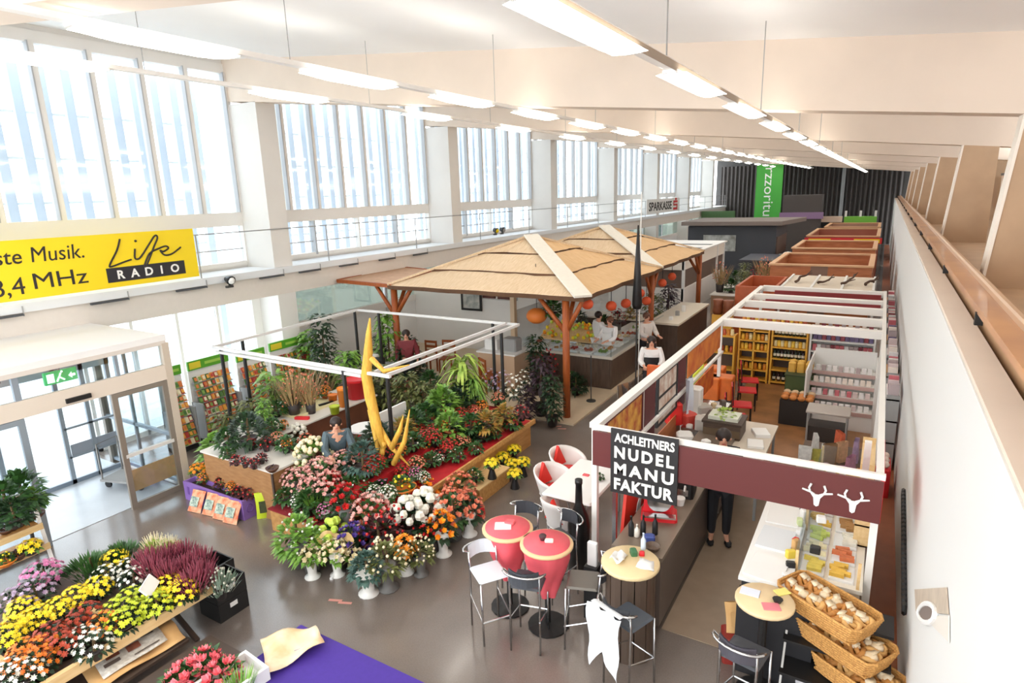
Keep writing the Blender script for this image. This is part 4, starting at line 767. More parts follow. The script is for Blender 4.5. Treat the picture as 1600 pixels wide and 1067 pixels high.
# big wrapped bouquet in the white vase
p = P(528, 898, 0); wv = thing('wrapped_bouquet', 'large yellow-cream bouquet in a fan of paper in a white vase', 'flowers', (p.x, p.y, 0))
pot_mb(.08, .3, 'vase').put('vase', POTS['white'], wv, True)
m = MB(); m.grid(lambda u, v: ((.07+.24*v)*math.cos(-.2+3.6*u), (.07+.24*v)*math.sin(-.2+3.6*u)*.7, .28+.24*v+.03*math.sin(18*u)*v), 18, 3); m.put('paper_fan', mat('#e0c08c', .7, col2='#cda35f', scale=6), wv)
make_leaves('dome', .18, .2, .26, 60, .12, .05).put('foliage', LF['lt'], wv, kind='stuff'); make_flowers('cup', 30, .04, .2, .18, .32).put('blossoms', FC['cr'], wv, kind='stuff')
# bowls of sunflowers by the step box
for x, y, z, lb in ((768,722,.28,'bowl of orange-yellow flowers on the pale step box'), (785,712,.0,'bowl of yellow flowers behind the step box'), (804,738,.0,'bowl of yellow flowers on the floor, nearest the chairs'), (817,720,.0,'bowl of pink and yellow flowers on the floor, rightmost'), (800,722,.0,'bowl of pink flowers between the yellow bowls'), (803,700,.0,'dark bowl of flowers at the bench foot')):
    t = pl('bowl_sun', x, y, z+.18, lb, 1.05); MB().tube([(0, 0, -.17), (0, 0, .02)], [.08, .03], 8).put('stand', BLACK, t)
t = pl('foliage_pot', 740, 738, .28, 'white-flowered plant in a black vase on the step box', 1.0)
p = P(752, 805, 0); one(MB().lathe([(.06, 0), (.07, .02), (.055, .14), (.06, .15)], 10), 'red_lantern', RED, 'small orange-red candle jar on the floor beside the vases', 'jar', (p.x, p.y, 0))
for i, (x, y) in enumerate(((657,873), (627,899), (703,833), (562,894), (519,904), (466,873))):
    p = P(x, y, 0); one(MB().bev(-.035, .035, -.025, .025, 0, .03, .008), 'paper_scrap', WHITE, 'small white scrap on the floor by the flower vases, %s' % ('under the gerberas', 'by the grey vase', 'right of the orange roses', 'beside the foliage vase', 'at the wrapped bouquet', 'far left')[i], 'scrap', (p.x, p.y, .001), .5*i, 'white scraps by the vases')
for i, (x, y) in enumerate(((524,938), (539,942), (871,666), (878,670))):
    p = P(x, y, 0); one(MB().box(-.09, .09, -.02, .02, 0, .003), 'tape_mark', mat('#c9897c', .7), 'short faded pink tape mark on the dark floor, %s pair, %s one' % ('front' if i < 2 else 'far', ('left', 'right')[i % 2]), 'tape mark', (p.x, p.y, .001), .4, 'pink tape marks')
# seed racks on the far left
CARDS = [mat(c, .5) for c in ('#d9793a', '#7a9a42', '#e9dcb8', '#b8392c', '#46702f', '#e8a03c')]
HG = mat('#5aa52c', .5); HY = mat('#e7d33a', .5)
def seedrack(x, y, wd, label, h=1.72, rz=0):
    t = thing('seed_rack', label, 'rack', (x, y, 0), rz)
    MB().box(-.03, 0, 0, wd, .1, h-.15).put('back_panel', WHITE, t); MB().box(-.02, .03, 0, wd, h-.14, h+.06).put('header_board', HG, t)
    MB().box(.031, .036, .03, wd*.3, h-.11, h+.03).put('header_logo', HY, t)
    MB().box(.031, .036, wd*.4, wd*.9, h-.07, h-.01).put('header_stripe', mat('#a5cf55', .5), t)
    MB().box(-.03, .35, 0, .03, 0, .9).put('upright', GREY, t); MB().box(-.03, .35, wd-.03, wd, 0, .9).put('upright', GREY, t); MB().box(-.03, .3, 0, wd, 0, .1).put('plinth', DGREY, t)
    nr = 9
    for r in range(nr):
        z = .15+r*(h-.4)/nr; xx = .3*(1-r/nr)
        ps_ = MB().box(xx-.01, xx+.08, .03, wd-.03, z-.01, z).put('pocket_shelf', GREY, t)
        m = MB(); n = max(4, int(wd/.1))
        for i in range(n):
            m.c = rnd.randint(0, 5); yy = .05+(wd-.1)*i/n; m.poly([(xx+.07, yy, z), (xx+.07, yy+.08, z), (xx+.02, yy+.08, z+.115), (xx+.02, yy, z+.115)], (-.012, 0, 0))
            m.c = rnd.randint(0, 5); m.poly([(xx+.073, yy+.012, z+.03), (xx+.073, yy+.068, z+.03), (xx+.041, yy+.068, z+.1), (xx+.041, yy+.012, z+.1)], (.001, 0, .001))
        m.put('seed_packets', CARDS, ps_, kind='stuff')
seedrack(-12.35, 6.55, .5, 'narrow seed packet rack right beside the porch')
seedrack(-12.35, 7.2, .95, 'wide green-topped seed packet rack left of the black posts')
seedrack(-12.35, 8.35, .75, 'green-topped rack of orange jars behind the black posts', 1.62)
seedrack(-12.35, 9.25, 1.15, 'green-topped seed rack with yellow emblem below the first column', 1.66)
p1 = thing('potting_bench', 'grey and black metal potting bench behind the flower stall', 'bench', (-11.2, 11.2, 0), .2)
MB().box(-.8, .8, -.4, .4, .8, .84).put('bench_top', GREY, p1)
for a in (-.7, .7):
    for b in (-.35, .35): MB().box(a-.03, a+.03, b-.03, b+.03, 0, .8).put('leg', BLACK, p1)
MB().box(-.7, .7, -.3, .3, .25, .28).put('lower_shelf', BLACK, p1)
for i, (a, b, cl) in enumerate(((-.45, 0, 'black'), (.1, .1, 'white'), (.5, -.1, 'black'))):
    one(MB().bev(-.2, .2, -.15, .15, 0, .25, .03), 'tool_case', BLACK if cl == 'black' else WHITE, '%s plastic case on the potting bench, %s' % (cl, ('left', 'middle', 'right')[i]), 'case', (-11.2+a, 11.2+b, .84), .3*i)
for i in range(5): plant('tree_dk' if i % 2 else 'dried', (-12.6+.55*i, 12.4+.3*(i % 2), .0), 'bare dark shrub by the window wall behind the stall, %s' % ('first', 'second', 'third', 'fourth', 'fifth')[i]+' from the column', 1.3)
# ------------------------------------------------------------------ thatched canopies
STX = mat('#dfc6a6', .8, col2='#c9ab86', scale=5, stretch=(14, 1, 1), bump=.4); STY = mat('#e2bf92', .8, col2='#cda575', scale=5, stretch=(1, 14, 1), bump=.4)  # straw of the front slopes is paler, painting the light that falls there
LIP = mat('#5f4028', .8, var=.2); RIDGE = mat('#e2dccf', .8, var=.06, scale=12)
def canopy(cx, cy, hx, hy, z0, z1, label):
    t = thing('thatched_canopy', label, 'canopy', (cx, cy, 0))
    for k, (fo, fi) in enumerate(((1.0, .66), (.70, .34), (.38, .02))):
        for sd in range(4):
            m = MB(); n = 14
            def pt(u, f, dz, wav=0):
                e = (2*u-1)*f; f2 = f+wav
                x, y = ((e*hx, -f2*hy), (f2*hx, e*hy), (-e*hx, f2*hy), (-f2*hx, -e*hy))[sd]
                return (x, y, z0+(z1-z0)*(1-f)+dz+.05*k)
            top = []; bot = []; inn = []
            for i in range(n+1):
                u = i/n; wv = .012*math.sin(u*23+k*2+sd)-(.05*k*math.sin(PI*u)*(1+.4*math.sin(u*7+sd)))
                top.append(pt(u, fo, .04, wv*(0 < i < n))); bot.append(pt(u, fo, -.06, wv*(0 < i < n))); inn.append(pt(u, fi, .02))
            for a, b, c in ((top, inn, 0), (bot, top, 1)):
                m.c = c; m.add(a+b, [(i, i+1, n+2+i, n+1+i) for i in range(n)])
            m.put('thatch_panel', [STX if sd % 2 == 0 else STY, LIP], t)
    for sx, sy in ((1, -1), (-1, -1), (1, 1), (-1, 1)):
        m = MB(); wd = .2 if (sx, sy) == (1, -1) else .04
        for f0, f1, dz in ((1.0, .5, .06), (.5, 0, .11)): m.bar((sx*hx*f0, sy*hy*f0, z0+(z1-z0)*(1-f0)+dz), (sx*hx*f1, sy*hy*f1, z0+(z1-z0)*(1-f1)+dz+.05), wd*2, .05)
        m.put('ridge_cover', RIDGE if wd > .1 else STX, t)
    for a, b in (((-1,-1), (1,-1)), ((1,-1), (1,1)), ((1,1), (-1,1)), ((-1,1), (-1,-1))): MB().bar((a[0]*hx*.9, a[1]*hy*.9, z0-.03), (b[0]*hx*.9, b[1]*hy*.9, z0-.03), .09).put('eaves_beam', POSTW, t)
    return t
def brace_post(x, y, h, label, dirs):
    t = thing('canopy_post', label, 'post', (x, y, 0)); MB().tube([(0, 0, 0), (0, 0, h)], .085, 8).put('trunk', POSTW, t, True)
    for dx, dy in dirs: MB().tube([(0, 0, h*.72), (dx, dy, h)], [.055, .05], 6).put('brace', POSTW, t, True)
canopy(-8.07, 14.55, 2.74, 2.72, 2.8, 3.78, 'large straw-thatched pyramid canopy in front, nearer of the two')
canopy(-8.2, 19.95, 2.74, 2.7, 2.78, 3.72, 'straw-thatched pyramid canopy behind, farther of the two')
m = MB()
q = [P(528, 440, 2.8), P(612, 448, 2.8), P(672, 424, 2.8), P(625, 419, 2.8)]
lt = thing('thatched_canopy', 'flat thatched lean-to between the front canopy and the window wall', 'canopy', q[0])
MB().poly([p-q[0] for p in q], (0, 0, .05)).put('thatch_panel', mat('#c9a182', .8, var=.15, scale=6), lt)
for i in range(4): MB().bar(q[i]-q[0]+Vector((0,0,.02)), q[(i+1) % 4]-q[0]+Vector((0,0,.02)), .09, .09).put('edge_beam', POSTW, lt)
for x, y, lb, dd in ((-5.8, 11.95, 'orange-brown wooden canopy post with forked braces at the front right', ((-.75, .1), (.42, .0), (-.1, .7))), (-10.75, 12.0, 'orange-brown wooden canopy post with forked braces at the front left', ((-.6, 0), (.6, 0), (0, .5))), (-5.6, 17.2, 'wooden canopy post between the two canopies', ((0, -.6), (0, .6))), (-5.55, 22.4, 'far right wooden canopy post of the rear canopy', ((0, -.6), (-.5, 0)))): brace_post(x, y, 2.78, lb, dd)
# white partition with framed picture, chairs
wl = thing('partition_wall', 'white partition wall with dark slatted windows under the front canopy', 'wall', (-11.6, 16.4, 0))
MB().box(-2.4, 1.75, 0, .12, 0, 1.75).put('panel', WHITE2, wl); MB().box(-2.4, .6, 0, .12, 1.75, 2.6).put('panel', WHITE2, wl)
MB().box(1.7, 1.85, -.02, .14, 0, 2.6).put('end_post', mat('#dfc4a4', .6), wl)
SL = mat('#5a2f25', .6)
for a, b in ((.65, 1.12), (1.22, 1.68)):
    for i in range(7): MB().box(a, b, .02, .08, 1.78+.11*i, 1.86+.11*i).put('slat', SL, wl)
pf = thing('picture_frame', 'thick black picture frame on the white partition under the canopy', 'picture', (-11.35, 16.37, 1.35))
for a, b, c, d in ((-.4, .4, 0, .07), (-.4, .4, .63, .7), (-.4, -.33, .07, .63), (.33, .4, .07, .63)): MB().box(a, b, -.04, 0, c, d).put('frame', BLACK, pf)
MB().box(-.33, .33, -.02, 0, .07, .63).put('picture', mat('#c9c6bc', .6, col2='#7f8580', scale=5), pf)
def wchair(x, y, rz, label, col=None):
    col = col or POSTW; t = thing('wooden_chair', label, 'chair', (x, y, 0), rz, 'wooden chairs under the canopy')
    MB().bev(-.2, .2, -.2, .2, .43, .46, .01).put('seat', col, t)
    for a in (-.18, .18): MB().box(a-.02, a+.02, -.2, -.16, 0, .43).put('leg', col, t); MB().box(a-.02, a+.02, .16, .2, 0, .95).put('leg', col, t)
    for z in (.6, .74, .88): MB().box(-.16, .16, .165, .19, z, z+.07).put('back_rail', col, t)
    return t
for i, (x, y, z) in enumerate(((668, 542, .8), (698, 541, .8), (766, 560, .8), (764, 585, .5), (640, 550, .8))):
    p = P(x, y, z); wchair(p.x, p.y, (.1, .3, -.4, 2.6, 0)[i], 'reddish brown wooden slat-back chair under the front canopy, %s' % ('left of the picture frame', 'below the picture frame', 'right, beside the white bin', 'right, in front', 'behind the left canopy post')[i])
DARKW = mat('#5e4a3c', .5, col2='#4d3b2f', scale=3, stretch=(6, 6, 1))
# deli counter under the front canopy
dc = thing('deli_counter', 'dark brown deli counter with glass display of cold food under the canopy', 'counter', (-5.65, 14.25, 0))
MB().box(-2.6, 0, 0, 1.0, 0, .84).put('cabinet', DARKW, dc); MB().box(-1.0, 0, 1.0, 4.4, 0, .84).put('cabinet', DARKW, dc)
MB().box(-2.65, .04, -.04, 1.04, .84, .9).put('worktop', mat('#cfc8bb', .35), dc); MB().box(-1.05, .04, 1.04, 4.45, .84, .9).put('worktop', mat('#cfc8bb', .35), dc)
for i in range(8): MB().box(-2.55+.32*i, -2.28+.32*i, -.015, 0, .1, .8).put('front_panel', DARKW, dc)
MB().box(-2.6, 0, .02, .03, .9, 1.2).put('glass_front', GLASS, dc); MB().box(-.03, -.02, 0, 4.4, .9, 1.2).put('glass_side', GLASS, dc)
FOOD = [mat(c, .6, var=.25, scale=30) for c in ('#d8c49a', '#b5583a', '#e8dfc8', '#7f9a4a', '#c98a4c', '#efe9df', '#a03a2c')]
k = 0
for a in range(6):
    for b in range(2):
        t = thing('food_tray', 'white tray of cold food in the deli counter, %s row, %s from the left' % (('front', 'back')[b], ORD[a]), 'tray', (-8.0+.4*a, 14.5+.4*b, .9), 0, 'trays in the deli counter')
        tr_ = MB().bev(-.17, .17, -.17, .17, 0, .05, .01).put('tray', WHITE, t); m = MB()
        for i in range(8): m.ball((rnd.uniform(-.12,.12), rnd.uniform(-.12,.12), .07), rnd.uniform(.025,.05), 6, 4)
        m.put('food', FOOD[k % 7], tr_, kind='stuff'); k += 1
for b in range(7):
    t = thing('food_tray', 'white tray of cold food on the deli counter side arm, %s from the near end' % ORD[b], 'tray', (-6.1, 15.5+.42*b, .9), 0, 'trays on the deli counter arm')
    tr_ = MB().bev(-.25, .25, -.17, .17, 0, .05, .01).put('tray', WHITE, t); m = MB()
    for i in range(9): m.ball((rnd.uniform(-.2,.2), rnd.uniform(-.12,.12), .07), rnd.uniform(.025,.05), 6, 4)
    m.put('food', FOOD[k % 7], tr_, kind='stuff'); k += 1
one(MB().tube([(0, 0, 0), (0, 0, 1.15)], .015, 6).lathe([(.12, 0), (.12, .02)], 10), 'barrier_post', DGREY, 'thin dark barrier post standing in front of the deli counter', 'post', (-5.75, 13.2, .04))
kc = thing('kitchen_block', 'pale kitchen block with grey machine on top left of the canopy post', 'counter', (-8.4, 13.6, .04))
MB().box(-.6, .5, -.4, .4, 0, .9).put('cabinet', mat('#c9a98c', .6), kc); MB().box(-.65, .55, -.45, .45, .9, .94).put('worktop', WHITE, kc)
one(MB().bev(-.22, .22, -.18, .18, 0, .34, .03), 'kitchen_machine', GREY, 'grey boxy kitchen machine on the pale kitchen block', 'appliance', (-8.2, 13.6, .98))
one(MB().bev(-.2, .2, -.16, .16, 0, .3, .03), 'white_bin', WHITE, 'white plastic bin on the pale kitchen block', 'bin', (-8.75, 13.55, .98))
vt = thing('produce_stand', 'sloping stand of yellow and green produce behind the canopy post', 'stand', (-7.75, 16.3, .04))
MB().poly([(-.9, -.3, .7), (.9, -.3, .7), (.9, .5, 1.05), (-.9, .5, 1.05)], (0, 0, .04)).put('board', WOOD_L, vt)
for a in (-.85, .8): MB().box(a, a+.05, -.25, -.2, 0, .7).put('leg', WOOD, vt); MB().box(a, a+.05, .4, .45, 0, 1.0).put('leg', WOOD, vt)
m = MB()
for i in range(60):
    m.c = rnd.randint(0, 2); u = rnd.uniform(-.85,.85); v = rnd.random(); m.ball((u, -.28+.75*v, .8+.34*v), .055, 6, 4)
m.put('produce', [FC['oy'], FC['lm'], FC['ye']], vt, kind='stuff')
c2 = thing('market_counter', 'long beige-topped market counter along the aisle right of the deli', 'counter', (-4.95, 17.7, 0))
MB().box(-.8, 0, 0, 3.6, 0, 1.1).put('cabinet', DARKW, c2); MB().box(-.9, .05, -.05, 3.65, 1.1, 1.16).put('worktop', mat('#e3d8c4', .5), c2)
m = MB()
for i in range(3): one(MB().bev(-.06, .06, -.04, .04, 0, .1+.05*i, .01), 'counter_item', (WHITE, GREY, WHITE)[i], 'small %s item on the beige market counter, %s' % (('white', 'grey', 'white')[i], ('near', 'middle', 'far')[i]), 'container', (-5.3, 18.2+.7*i, 1.16))
c3 = thing('market_counter', 'second beige counter with dark front under the rear canopy', 'counter', (-6.4, 18.6, 0))
MB().box(-2.2, 0, 0, .8, 0, .95).put('cabinet', DARKW, c3); MB().box(-2.25, .05, -.05, .85, .95, 1.0).put('worktop', mat('#e3d8c4', .5), c3)
pk = thing('orange_lantern', 'round orange lantern hanging beside green leaves under the front canopy', 'lantern', (-7.1, 13.0, 1.95))
MB().ball((0, 0, .15), .26, 12, 7, .75).put('shade', mat('#d9772e', .6), pk, True); MB().tube([(0, 0, .3), (0, 0, 1.42)], .01, 4).put('cord', BLACK, pk)
plant('bush', (-6.75, 13.2, 2.0), 'green hanging plant beside the round orange lantern', 1.3)
for i, (x, y) in enumerate(((955,478), (978,474), (1000,458), (1035,442), (1050,432), (918,475), (1010,470))):
    p = PX(x, y, -5.6 if x < 1012 else -5.73); t = thing('orange_lantern', 'orange-red round lantern under the right canopy eaves, %s from the front' % ('second', 'third', 'fifth', 'sixth', 'seventh', 'first', 'fourth')[i], 'lantern', (p.x, p.y, p.z-.12), 0, 'lanterns under the canopy eaves')
    MB().ball((0, 0, .12), .14, 10, 6, .9).put('shade', mat('#d9542a', .6), t, True); MB().tube([(0, 0, .24), (0, 0, max(.3, 2.76-p.z+.12))], .01, 4).put('cord', BLACK, t)
for i, (x, y, z) in enumerate(((945,495,1.3), (965,490,1.4), (1020,455,1.5), (905,490,1.3), (985,482,1.3), (1045,450,1.4))):
    p = P(x, y, z); t = plant(('bush', 'red_leaf', 'olive', 'bush_dk', 'croton', 'purple_leaf')[i], (p.x, p.y, 0 if i in (2, 5) else .9), 'leafy decoration plant among the counters under the eaves, %s' % ('second', 'third', 'sixth', 'first', 'fourth', 'fifth')[i]+' from the front', 2.1 if i in (2, 5) else 1.1)
def over(b, x, y):
    d = _F*FPX + RIGHT*(x-800) - UP*(y-533.5); return (CAM+d*((b[0]*d.x+b[1]*d.y)/(d.x**2+d.y**2))).z
ub = P(993, 612, 0); zu0, zu1 = over(ub, 990, 476), over(ub, 988, 352)
um = thing('folded_parasol', 'tall black folded parasol standing beside the front canopy', 'parasol', ub)
MB().tube([(0, 0, zu0-.1), (.0, 0, zu0), (0, 0, zu0*.6+zu1*.4), (0, 0, zu1)], [.1, .13, .09, .02], 8).put('cloth', BLACK, um, True); MB().tube([(0, 0, 0), (0, 0, zu0)], .02, 6).put('pole', DGREY, um); MB().lathe([(.2, 0), (.2, .05)], 12).put('base', DGREY, um)
wp = P(997, 606, 0); one(MB().tube([(0, 0, 0), (0, 0, over(wp, 990, 300))], .013, 6), 'flag_pole', WHITE, 'thin white pole rising beside the black folded parasol', 'pole', wp)
# kiosks farther back on the left
wk = thing('market_kiosk', 'white flat-roofed kiosk with dark window bands behind the rear canopy', 'kiosk', (-8.3, 28.2, 0))
MB().box(-1.6, 1.6, -3.6, 3.7, 0, 1.1).put('lower_wall', WHITE2, wk); MB().box(-1.6, 1.6, -3.6, 3.7, 1.85, 2.4).put('upper_wall', mat('#ece2d4', .7), wk); MB().box(-1.55, 1.55, -3.5, 3.6, 1.1, 1.85).put('window_band', mat('#6b564a', .5), wk)
for y in (-3.6, -1.2, 2.1, 3.55): MB().box(1.52, 1.62, y, y+.14, 0, 2.4).put('post', WHITE, wk)
MB().box(-1.7, 1.7, -3.7, 3.8, 2.4, 2.46).put('roof', mat('#e8e4de', .7), wk)
for i in range(3): MB().box(-1.6, 1.5, -2.6+1.9*i, -2.2+1.9*i, 2.462, 2.47).put('roof_stripe', DGREY, wk)
dk = thing('market_kiosk', 'dark grey kiosk with overhanging brown roof at the end of the left row', 'kiosk', (-7.4, 37.2, 0))
DK = mat('#43454b', .6); MB().box(-2.4, 2.4, -.6, 3.5, 0, 2.9).put('body', DK, dk); MB().poly([(-2.7, -1.0, 2.95), (2.7, -1.0, 2.95), (3.4, 4, 2.95), (-2.7, 4, 2.95)], (0, 0, .22)).put('roof', mat('#7d7068', .7), dk)
MB().box(-1.5, .3, -.63, -.6, 1.5, 2.4).put('display_window', mat('#c5c8c6', .4, col2='#7f8078', scale=3), dk); MB().box(2.4, 2.44, -.4, 3.4, 1.3, 2.3).put('side_panel', mat('#5d4c42', .6), dk)
ds = thing('market_counter', 'low dark stall block in front of the dark kiosk', 'counter', (-5.0, 33.2, 0)); MB().box(-.9, .8, -1.5, 1.6, 0, 1.5).put('cabinet', DK, ds); MB().box(-.95, .85, -1.55, 1.65, 1.5, 1.56).put('worktop', mat('#4a4c55', .5), ds)
for i in range(10):
    x, y = -5.6+.45*(i % 5)+rnd.uniform(-.1,.1), 26.2+2.6*(i//5)
    plant(('twig', 'bush', 'olive', 'red_leaf')[i % 4], (x, y, .8), '%s on the pale counter between the far stalls, %s row, %s' % (('dry twig bunch', 'green bush', 'olive shrub', 'dark red bunch')[i % 4], ORD[i//5], ORD[i % 5]), 1.4, 'plants between the far stalls')
tb = thing('market_counter', 'pale low counter under the dry plants between the far stalls', 'counter', (-4.9, 28.3, 0)); MB().box(-.9, 1.5, -2.8, 2.4, 0, .76).put('cabinet', mat('#a58467', .6), tb); MB().box(-.95, 1.55, -2.85, 2.45, .76, .8).put('worktop', WHITE2, tb)
vg = thing('green_parapet', 'dark steel stairs and green strip at the far left of the hall', 'parapet', (-11.5, 52, 0)); MB().box(-1.4, 1.2, 0, .3, 2.4, 3.2).put('panel', mat('#4a6b3f', .6), vg); MB().box(-1.4, 1.2, .1, .2, 0, 2.4).put('support', DGREY, vg)
# wooden booths on the right of the far aisle
def booth(y0, y1, x0, x1, h, label, col=ORWOOD):
    t = thing('wooden_booth', label, 'booth', (0, y0, 0)); L = y1-y0; rim = mat('#dcab7e', .5)
    for a, b, c, d, z in ((x0, x1, 0, .08, .0), (x0, x1, L-.08, L, .0), (x0, x0+.08, .08, L-.08, 0), (x1-.08, x1, .08, L-.08, 0)): MB().box(a, b, c, d, z, h).put('wall_panel', col, t)
    for a, b, c, d in ((x0-.05, x1+.05, -.06, .12), (x0-.05, x1+.05, L-.12, L+.06), (x0-.05, x0+.13, .12, L-.12), (x1-.13, x1+.05, .12, L-.12)): MB().box(a, b, c, d, h, h+.06).put('rim_beam', rim, t)
    return t
t = booth(24.3, 28.6, -3.45, -.2, 2.2, 'orange-brown open-topped wooden booth, nearest of the wooden row')
MB().box(-2.1, -1.55, -.02, 0, .3, 2.2).put('grey_panel', mat('#8a6a58', .6), t)
booth(31.0, 35.5, -3.5, -.2, 2.2, 'orange-brown open-topped wooden booth, second of the wooden row'); t = booth(38.0, 44.5, -3.6, -.15, 2.25, 'reddish wooden booth with red and yellow fascia, third of the row', mat('#a8604a', .5))
MB().box(-3.7, 0, -.16, -.06, 1.9, 2.2).put('fascia', RED, t)
m = MB(); m.box(-3.5, -2.4, -.18, -.165, 1.95, 2.15); m.box(-1.3, -.1, -.18, -.165, 1.95, 2.15); m.put('yellow_lettering_panel', YELLOW, t)
booth(47, 52, -3.4, -.2, 2.2, 'pale wooden booth, last of the wooden row', mat('#b58a72', .5))
gb = thing('green_stall', 'stall with bright green fascia under the far curtain', 'booth', (-1.4, 55, 0)); MB().box(-1.3, .9, 0, 1, 2.1, 2.55).put('fascia', mat('#7ac043', .5), gb); MB().box(-1.3, .9, .2, 1, 0, 2.1).put('body', BROWN, gb)
for a in (-1.2, -.2, .8): MB().box(a-.08, a+.08, .1, .2, 2.55, 3.0).put('post', WHITE, gb)
pb2 = thing('pale_stall', 'stall with pale pink fascia left of the green one', 'booth', (-3.6, 54, 0)); MB().box(-1.2, .8, 0, 1, 2.2, 2.6).put('fascia', mat('#e8cdb8', .5), pb2); MB().box(-1.2, .8, .2, 1, 0, 2.2).put('body', BLACK, pb2)
bw = thing('black_bowl', 'black rounded kettle on the second wooden booth edge, right one', 'bowl', (-2.55, 30.4, 1.55)); MB().lathe([(.2, 0), (.4, .25), (.42, .45), (.36, .45)], 14).put('bowl', BLACK, bw, True); MB().box(-.4, .4, -.3, .3, -1.55, 0).put('stand', BROWN, bw)
bw = thing('black_bowl', 'black kettle with white top on the second wooden booth edge, left one', 'bowl', (-3.6, 30.4, 1.55)); MB().lathe([(.2, 0), (.4, .25), (.42, .45), (.36, .45)], 14).put('bowl', BLACK, bw, True); MB().ball((0, 0, .46), .22, 8, 5, .5).put('white_top', WHITE, bw); MB().box(-.4, .4, -.3, .3, -1.55, 0).put('stand', BROWN, bw)
cp = thing('branch_panel', 'pale flat canopy decorated with dry branches behind the shop shelves', 'canopy', (-1.35, 20.9, 2.08))
for i in range(3): MB().box(-1.05+.78*i, -.32+.78*i, -1.5, 1.5, 0, .03).put('panel', mat('#d8c9b5', .7, var=.06), cp)
for a in (-1.1, -.32, .46, 1.24): MB().box(a, a+.06, -1.5, 1.5, .03, .07).put('batten', WHITE2, cp)
for a in (-1.1, 1.3):
    for b in (-1.5, 1.44): MB().box(a-.03, a+.03, b, b+.06, -2.08, 0).put('post', WHITE, cp)
BRW = mat('#4d3526', .8)
for i in range(4):
    o = Vector((-.8+.62*i, -.5, .08)); pts = [o]
    for j in range(6): pts.append(pts[-1]+Vector((rnd.uniform(.0,.12), rnd.uniform(-.15,.35), rnd.uniform(-.01,.07))))
    m = MB().tube(pts, [.045-.005*j for j in range(7)], 5); m.tube([pts[2], pts[2]+Vector((.2, -.3, .1))], [.03, .008], 5); m.tube([pts[4], pts[4]+Vector((.1, .35, .12))], [.025, .008], 5)
    m.put('branch', BRW, cp)
ob = thing('orange_box_booth', 'orange-red open box booth left of the branch-decorated canopy', 'booth', (-3.15, 20.7, 0))
for a, b, c, d in ((-.55, .6, -1.3, -1.22), (-.55, .6, 1.2, 1.28), (-.55, -.47, -1.22, 1.2), (.52, .6, -1.22, 1.2)): MB().box(a, b, c, d, 0, 2.1).put('wall_panel', mat('#b8592c', .5, var=.15), ob)
MB().box(-.5, .55, -1.2, 1.2, 1.4, 1.45).put('inner_floor', mat('#a24a22', .6), ob)
# people in the deli etc. follow in the people section
# ------------------------------------------------------------------ the noodle stall
FW = mat('#e8e3dc', .4)
sf = thing('market_stall', 'white beam frame of the noodle stall and shop on white posts', 'frame', (0, 0, 0))
ZT = 2.17
MB().bar((-2.87, 6.66, ZT), (.25, 6.66, ZT), .05, .06).put('front_beam', FW, sf)
MB().bar((-2.87, 6.69, ZT), (-2.87, 19.0, ZT), .13, .07).put('side_beam', FW, sf); MB().bar((.2, 6.69, ZT), (.2, 19.0, ZT), .07, .07).put('side_beam', FW, sf)
MB().bar((-2.8, 7.9, 1.5), (-2.8, 13.6, 1.5), .05, .05).put('lower_beam', FW, sf)
for y in (13.7, 14.9, 16.2, 17.35, 18.9): MB().bar((-2.83, y, ZT-.02), (.17, y, ZT-.05), .2, .15).put('cross_beam', FW, sf)
for y in (17.2, 18.78): MB().box(-2.5, .12, y-.02, y+.02, 1.86, 2.12).put('maroon_fascia', mat('#8a2a2a', .5), sf)
for x, y in ((-2.87, 6.72), (.2, 6.75), (.08, 7.6), (-2.87, 8.45), (-2.87, 10.6), (-2.87, 13.7), (.2, 10.6), (.2, 13.7), (.2, 18.9), (-2.87, 18.9)): MB().box(x-.035, x+.035, y-.035, y+.035, 0, ZT).put('post', FW, sf)
MB().box(-2.62, -2.57, 6.68, 6.73, 0, 1.7).put('post', CHROME, sf)
sg = thing('stall_sign', 'long dark maroon fascia board of the noodle stall with white deer heads', 'sign', (0, 6.62, 0))
MB().box(-2.85, .24, -.03, 0, 1.69, 2.14).put('fascia', mat('#5e221f', .5), sg)
MB().box(.21, .245, 0, 1.2, 1.69, 2.14).put('side_return', RED, sg)
def deer(cx, cz, s, nm):
    m = MB(); f = lambda a, b: (cx+a*s, -.045, cz+b*s)
    m.poly([f(*q) for q in ((-.28, .1), (-.14, -.1), (-.1, -.45), (0, -.52), (.1, -.45), (.14, -.1), (.28, .1), (.1, .06), (-.1, .06))][::-1], (0, .012, 0))
    for sd in (-1, 1):
        m.tube([f(sd*.1, .06), f(sd*.28, .16), f(sd*.34, .34), f(sd*.26, .55)], .05*s, 5); m.tube([f(sd*.28, .16), f(sd*.45, .2), f(sd*.62, .24)], [.055*s, .048*s, .04*s], 5)
    m.put('deer_head', WHITE, sg)
for x, y in ((1277, 772), (1333, 782)):
    p = PY(x, y, 6.62); deer(p.x, p.z, .23, 'deer')
nb_ = thing('name_board', 'black square board with white stall name on the maroon fascia', 'sign', (-2.6, 6.58, 1.40))
MB().box(0, .82, -.02, .005, 0, .83).put('board', mat('#1d1b1b', .5), nb_)
def nm(txt, z, size, wd, bold, sp=1): words(txt, size, Matrix.Translation((.05, -.025, z)) @ Matrix.Rotation(PI/2, 4, 'X'), INKW, nb_, bold=bold, width=wd, space=sp)
nm('ACHLEITNERS', .675, .15, .73, .004); nm('NUDEL', .47, .2, .73, .007, 1.3); nm('MANU', .26, .2, .73, .007, 1.35); nm('FAKTUR', .055, .2, .73, .007, 1.1)
